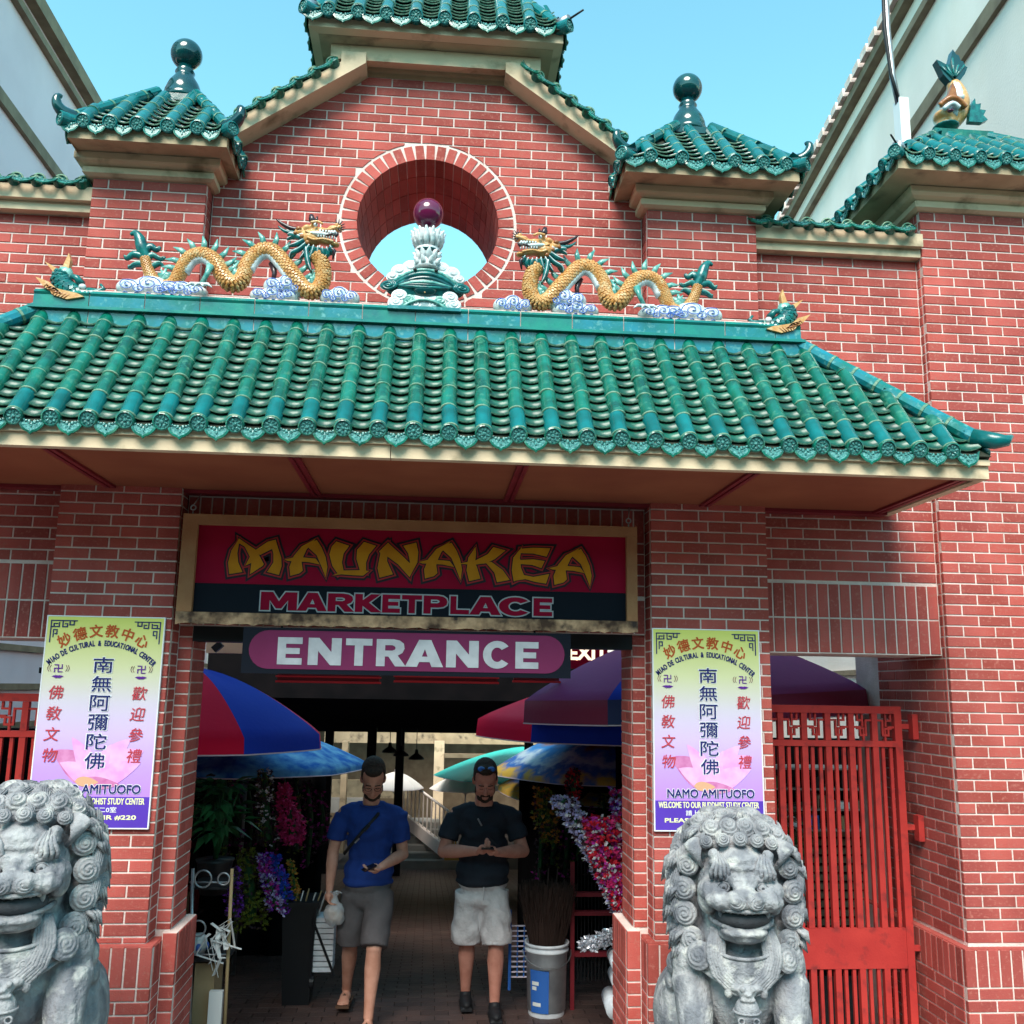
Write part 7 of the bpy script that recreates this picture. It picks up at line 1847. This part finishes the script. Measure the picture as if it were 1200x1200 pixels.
def face_bits(t, M, hairm, skinm, beard=True, mous=True, bald=False, glasses=False, shades=False):
    def bl(parts, name, mat, vox=.005):
        b = MB()
        for p, r, rot in parts: b.ell(p, r, 16, 12, rot, M)
        me = blob(b, vox, 2); disp(me, lambda co, n: .0022 * noise.noise(co * 90)); return link(name, me, t, MAT[mat])
    hp = [((0, .035, .060), (.081, .092, .076), None), ((0, .060, .01), (.078, .062, .075), None), ((0, -.02, .105 if not bald else .09), (.060, .055, .028), None)]
    for s_ in (-1, 1): hp.append(((.070 * s_, .012, .035), (.012, .035, .045), None))
    bl(hp, 'hair', hairm)
    if beard: bl([((0, -.070, -.104), (.034, .026, .022), None), ((.034, -.052, -.096), (.022, .032, .022), None), ((-.034, -.052, -.096), (.022, .032, .022), None), ((.056, -.022, -.062), (.014, .026, .038), None), ((-.056, -.022, -.062), (.014, .026, .038), None)] + ([((0, -.094, -.054), (.030, .010, .007), None), ((.027, -.080, -.075), (.007, .010, .022), None), ((-.027, -.080, -.075), (.007, .010, .022), None)] if mous else []), 'beard', hairm)
    for s_ in (-1, 1):
        e = MB(); e.ell((.030 * s_, -.082, .004), (.015, .009, .010), 12, 8, None, M); eo = e.build('eyelid', MAT[skinm], t, True)
        MB().tube([M @ V((.017 * s_, -.088, -.001)), M @ V((.030 * s_, -.0925, -.004)), M @ V((.043 * s_, -.086, -.001))], .0016, 5).build('lashes', MAT['hair'], eo, True)
        MB().tube([M @ V((.013 * s_, -.095, .026)), M @ V((.030 * s_, -.097, .031)), M @ V((.047 * s_, -.085, .025))], .004, 6).build('eyebrow', MAT[hairm], t, True)
    if glasses:
        for s_ in (-1, 1):
            MB().tube([M @ V((.031 * s_ + .021 * math.cos(a), -.104, .003 + .014 * math.sin(a))) for a in [i * math.pi / 8 for i in range(17)]], .0018, 5, cap=False).tube([M @ V((.052 * s_, -.103, .006)), M @ V((.078 * s_, .0, .006))], .0018, 5).build('glasses_rim', MAT['black'], t)
        MB().tube([M @ V((-.010, -.106, .006)), M @ V((.010, -.106, .006))], .0018, 5).build('glasses_bridge', MAT['black'], t)
    if shades:
        sg = MB()
        for s_ in (-1, 1): sg.ell((.032 * s_, -.040, .123), (.028, .008, .018), 14, 8, (-55, 0, 8 * s_), M)
        so_ = sg.build('sunglasses_lens', MAT['lens'], t, True)
        MB().tube([M @ V((-.065, -.01, .10)), M @ V((-.03, -.05, .128)), M @ V((0, -.05, .128)), M @ V((.03, -.05, .128)), M @ V((.065, -.01, .10)), M @ V((.08, .03, .04))], .003, 6).build('sunglasses_frame', MAT['black'], so_)

def wrinkle(a, f): return lambda co, n: a * noise.noise(V((co.x * f, co.y * f, co.z * f * .45))) + a * .5 * math.sin(co.z * f * 3 + 5 * noise.noise(co * 6))
def person1():
    # man in blue tee, walking towards the viewer, looking at the phone in his left hand
    b = MB()
    hc = (.02, -.075, 1.655)
    M = head(b, hc, RD(38), RD(8), 1.09)
    b.tube([(0, .02, 1.44), (.005, -.005, 1.53), (.01, -.02, 1.60)], [.066, .060, .062], 14)
    b.ell((0, .03, 1.28), (.13, .07, .15)); b.ell((0, .03, 1.08), (.12, .07, .16)); b.ell((0, .03, .93), (.12, .07, .12)); b.tube([(-.19, .03, 1.39), (0, .03, 1.40), (.19, .03, 1.39)], [.04, .05, .04], 12)
    # arms: his right (image left) hangs and holds the bag; his left bends forward
    RS, RE, RW = (-.205, .03, 1.40), (-.262, .02, 1.13), (-.262, -.06, .885)
    LS, LE, LW = (.205, .03, 1.40), (.245, .04, 1.115), (.125, -.235, 1.075)
    for S_, E_, W_ in ((RS, RE, RW), (LS, LE, LW)):
        b.tube([S_, tuple((V(S_) + V(E_)) / 2), E_], [.040, .044, .042], 14); b.ell(S_, .040); b.ell(E_, .043)
        m_ = V(E_).lerp(V(W_), .35); b.tube([E_, tuple(m_), W_], [.042, .043, .027], 14); b.ell(W_, .027)
    arm_hand(b, RW, (0, -.1, -1), (1, 0, 0), 1, .75); arm_hand(b, LW, (-.85, -.45, -.2), (-.1, -.3, 1), 1, .45)
    # legs
    RH, RK_, RA = (-.095, .03, .84), (-.115, .07, .50), (-.16, .30, .12)
    LH, LK, LA = (.095, .02, .84), (.085, -.16, .515), (.07, -.20, .085)
    for H_, K_, A_ in ((RH, RK_, RA), (LH, LK, LA)):
        b.tube([H_, tuple(V(H_).lerp(V(K_), .5)), K_], [.060, .070, .056], 16); b.ell(K_, .056)
        c_ = V(K_).lerp(V(A_), .32) + V((0, .012, 0)); b.tube([K_, tuple(c_), tuple(V(K_).lerp(V(A_), .75)), A_], [.052, .057, .040, .034], 16); b.ell(A_, .036)
        b.ell((A_[0], A_[1] - .05, A_[2] - .045), (.040, .10, .030)); b.ell((A_[0], A_[1] - .12, A_[2] - .055), (.044, .045, .022)); b.ell((A_[0], A_[1] + .03, A_[2] - .03), (.033, .04, .035))
        for k in range(5): b.ell((A_[0] + (k - 2) * .017, A_[1] - .165 + .008 * abs(k - 1.5), A_[2] - .062), (.0095, .018, .010), 8, 6)
    t = thing('person', 'man in blue tee shirt and grey shorts, carrying a clear bag, eyes on his phone', 'person', (0, 0, 0))
    me = blob(b, .0062, 2, .4); link('body', me, t, MAT['skin'])
    face_bits(t, M, 'hair', 'skin', True, False, True, glasses=True)
    s = MB()
    s.ell((0, .025, 1.34), (.19, .118, .14)); s.ell((0, .03, 1.18), (.168, .118, .20)); s.ell((0, .03, 1.0), (.180, .135, .13)); s.ell((0, .03, .93), (.186, .138, .055)); s.ell((0, .03, 1.42), (.145, .09, .05)); s.ell((0, -.02, 1.30), (.14, .09, .12)); s.tube([(-.10, .03, 1.435), (.10, .03, 1.435)], [.06, .06], 14)
    for S_, E_ in ((RS, RE), (LS, LE)): s.ell(tuple(V(S_) + V((-.02 * (1 if S_[0] > 0 else -1), 0, -.012))), .060); s.tube([S_, tuple(V(S_).lerp(V(E_), .68))], [.058, .068], 16); s.tube([(S_[0] * .35, .02, 1.46), (S_[0] * .98, .03, 1.395)], [.035, .055], 14)
    sm = blob(s, .009, 4); disp(sm, wrinkle(.011, 9)); so_ = link('shirt', sm, t, MAT['shirtb'])
    MB().tube([(.078 * math.cos(a), .02 + .07 * math.sin(a) - .008, 1.468 + .012 * math.sin(a)) for a in [i * math.pi / 10 for i in range(21)]], .007, 6, cap=False).build('neckband', MAT['shirtb'], so_, True)
    p = MB(); p.ell((0, .03, .91), (.178, .130, .10)); p.ell((0, .03, .82), (.176, .125, .10))
    for H_, K_, f in ((RH, RK_, 1.03), (LH, LK, .98)): q = V(H_).lerp(V(K_), f); p.tube([(H_[0], H_[1], .86), tuple(V(H_).lerp(V(K_), .5)), tuple(q)], [.098, .104, .098], 20)
    pm = blob(p, .009, 3); disp(pm, wrinkle(.007, 8)); link('shorts', pm, t, MAT['shortsg'])
    # cross strap with buckle, phone, sandals, bag
    MB().tube([(.10, .03, 1.475), (.06, -.085, 1.40), (-.03, -.112, 1.30), (-.12, -.10, 1.19), (-.175, -.02, 1.12)], .012, 8, flat=.5).build('strap', MAT['black'], t, True)
    MB().bar((.015, -.125, 1.34), (-.02, -.13, 1.30), .045, .015).build('strap_buckle', MAT['steel'], t)
    MB().tube([(-.055, -.128, 1.245), (-.085, -.128, 1.215)], .006, 6).build('strap_buckle', MAT['silver'], t)
    w = V(LW) + V((-.075, -.075, .0)); MB().bar(w + V((-.04, -.02, -.012)), w + V((.035, .02, .022)), .075, .009).build('phone', MAT['phone'], t)
    for A_ in (RA, LA):
        MB().box(A_[0] - .048, A_[0] + .048, A_[1] - .19, A_[1] + .07, A_[2] - .083, A_[2] - .068).build('sandal', MAT['sandal'], t)
        MB().tube([(A_[0] - .046, A_[1] - .09, A_[2] - .07), (A_[0], A_[1] - .095, A_[2] - .015), (A_[0] + .046, A_[1] - .09, A_[2] - .07)], .010, 6).build('sandal_strap', MAT['sandal'], t, True)
    return t
def person2():
    # man in black tee, both hands on his phone
    b = MB(); hc = (.0, -.065, 1.65); M = head(b, hc, RD(34), RD(-2), 1.12)
    b.tube([(0, .02, 1.43), (0, -.005, 1.52), (0, -.02, 1.60)], [.074, .068, .066], 14)
    b.ell((0, .03, 1.26), (.14, .08, .15)); b.ell((0, .03, 1.08), (.13, .08, .17)); b.ell((0, .03, .93), (.10, .06, .12)); b.tube([(-.20, .03, 1.38), (0, .03, 1.39), (.20, .03, 1.38)], [.042, .05, .042], 12)
    RS, RE, RW = (-.215, .03, 1.39), (-.295, -.02, 1.135), (-.075, -.28, 1.175)
    LS, LE, LW = (.215, .03, 1.39), (.300, -.02, 1.135), (.075, -.27, 1.165)
    for S_, E_, W_ in ((RS, RE, RW), (LS, LE, LW)):
        b.tube([S_, tuple((V(S_) + V(E_)) / 2), E_], [.044, .050, .048], 14); b.ell(S_, .044); b.ell(E_, .049)
        b.tube([E_, tuple(V(E_).lerp(V(W_), .35)), W_], [.048, .050, .030], 14); b.ell(W_, .030)
    arm_hand(b, RW, (.72, -.35, .25), (.2, -.1, 1), -1, .75); arm_hand(b, LW, (-.72, -.35, .25), (-.2, -.1, 1), 1, .75)
    RH, RK_, RA = (-.10, .03, .84), (-.10, .06, .50), (-.095, .17, .10)
    LH, LK, LA = (.10, .02, .84), (.105, -.06, .50), (.10, -.06, .085)
    for H_, K_, A_ in ((RH, RK_, RA), (LH, LK, LA)):
        b.tube([H_, tuple(V(H_).lerp(V(K_), .5)), K_], [.062, .074, .058], 16); b.ell(K_, .058)
        c_ = V(K_).lerp(V(A_), .32) + V((0, .012, 0)); b.tube([K_, tuple(c_), tuple(V(K_).lerp(V(A_), .75)), A_], [.055, .062, .043, .036], 16); b.ell(A_, .038)
    t = thing('person', 'man in black tee shirt and pale shorts, sunglasses on head, phone in both hands', 'person', (0, 0, 0))
    link('body', blob(b, .0062, 2, .4), t, MAT['skin2'])
    face_bits(t, M, 'hair', 'skin2', True, True, False, shades=True)
    s = MB(); s.ell((0, .025, 1.33), (.205, .135, .15)); s.ell((0, .02, 1.14), (.19, .140, .20)); s.ell((0, .02, .99), (.200, .155, .14)); s.ell((0, .02, .92), (.202, .156, .055)); s.ell((0, .03, 1.41), (.15, .095, .05)); s.ell((0, -.03, 1.28), (.15, .10, .12)); s.tube([(-.11, .03, 1.425), (.11, .03, 1.425)], [.066, .066], 14)
    for S_, E_ in ((RS, RE), (LS, LE)): s.ell(tuple(V(S_) + V((-.02 * (1 if S_[0] > 0 else -1), 0, -.012))), .068); s.tube([S_, tuple(V(S_).lerp(V(E_), .66))], [.066, .078], 16); s.tube([(S_[0] * .35, .02, 1.45), (S_[0] * .98, .03, 1.385)], [.038, .062], 14)
    sm = blob(s, .009, 4); disp(sm, wrinkle(.012, 9)); so_ = link('shirt', sm, t, MAT['shirtk'])
    MB().tube([(.084 * math.cos(a), .02 + .076 * math.sin(a) - .008, 1.46 + .012 * math.sin(a)) for a in [i * math.pi / 10 for i in range(21)]], .007, 6, cap=False).build('neckband', MAT['shirtk'], so_, True)
    p = MB(); p.ell((0, .03, .91), (.192, .142, .10)); p.ell((0, .03, .80), (.188, .135, .10))
    for H_, K_ in ((RH, RK_), (LH, LK)): q = V(H_).lerp(V(K_), 1.04); p.tube([(H_[0], H_[1], .85), tuple(V(H_).lerp(V(K_), .5)), (q.x * 1.06, q.y, q.z)], [.104, .110, .112], 20)
    pm = blob(p, .009, 3); disp(pm, wrinkle(.013, 9)); sh_ = link('shorts', pm, t, MAT['shortsw'])
    MB().tube([(0, -.118, .90), (0, -.112, .84), (0, -.10, .78)], .005, 6).build('fly_seam', MAT['shortsw'], sh_, True)
    MB().bar((-.045, -.33, 1.205), (.045, -.33, 1.205), .085, .010).build('phone', MAT['phone'], t)
    MB().tube([(-.055, -.118, 1.38), (-.025, -.128, 1.33)], .007, 6).build('strap_buckle', MAT['silver'], t)
    MB().tube([(-.11, .02, 1.47), (-.06, -.10, 1.39), (.02, -.12, 1.28), (.12, -.10, 1.16), (.19, -.0, 1.08)], .010, 8, flat=.5).build('strap', MAT['shirtk'], t, True)
    for A_ in (RA, LA):
        q = MB(); q.ell((A_[0], A_[1] - .06, A_[2] - .045), (.048, .125, .040)); q.ell((A_[0], A_[1], A_[2] - .02), (.044, .06, .055)); q.box(A_[0] - .045, A_[0] + .045, A_[1] - .17, A_[1] + .055, A_[2] - .09, A_[2] - .065)
        link('shoe', blob(q, .007, 2), t, MAT['shoe'])
    return t
A1 = person1(); 
p = at(432, 1000, 2.0); place(A1, p.x, 2.0, 0.02, RD(-4), 1.0)
A2 = person2()
p = at(566, 1000, 2.1); place(A2, p.x, 2.1, 0.02, RD(2), .995)
# plastic bag held by the first man
bx, by, bz = A1.location.x - .225, 1.96, .84
t = thing('plastic_bag', 'knotted clear plastic bag with food in the hand of the man in blue', 'bag', (bx, by, bz))
b = MB(); b.ell((bx + .0, by, bz - .10), (.075, .06, .085)); b.ell((bx, by, bz - .02), (.03, .03, .05)); b.ell((bx - .01, by, bz + .02), (.018, .018, .03)); b.ell((bx + .02, by, bz - .13), (.06, .05, .05))
me = blob(b, .007, 2); disp(me, lambda co, n: .008 * noise.noise(co * 28)); link('sack', me, t, MAT['plastic'])
MB().ell((bx + .01, by - .0, bz - .12), (.05, .04, .04), 12, 8).ell((bx - .03, by, bz - .09), (.03, .03, .03), 10, 8).build('food', MAT['food'], t, True)
for k in range(4): MB().tube([(bx, by, bz + .01), (bx + .02 * (k - 1.5), by - .02, bz + .05), (bx + .035 * (k - 1.5), by - .02, bz + .06 - .02 * (k % 2))], [.008, .012, .004], 6, flat=.4).build('knot', MAT['plastic'], t, True)
bpy.data.scenes.remove(_sc2)
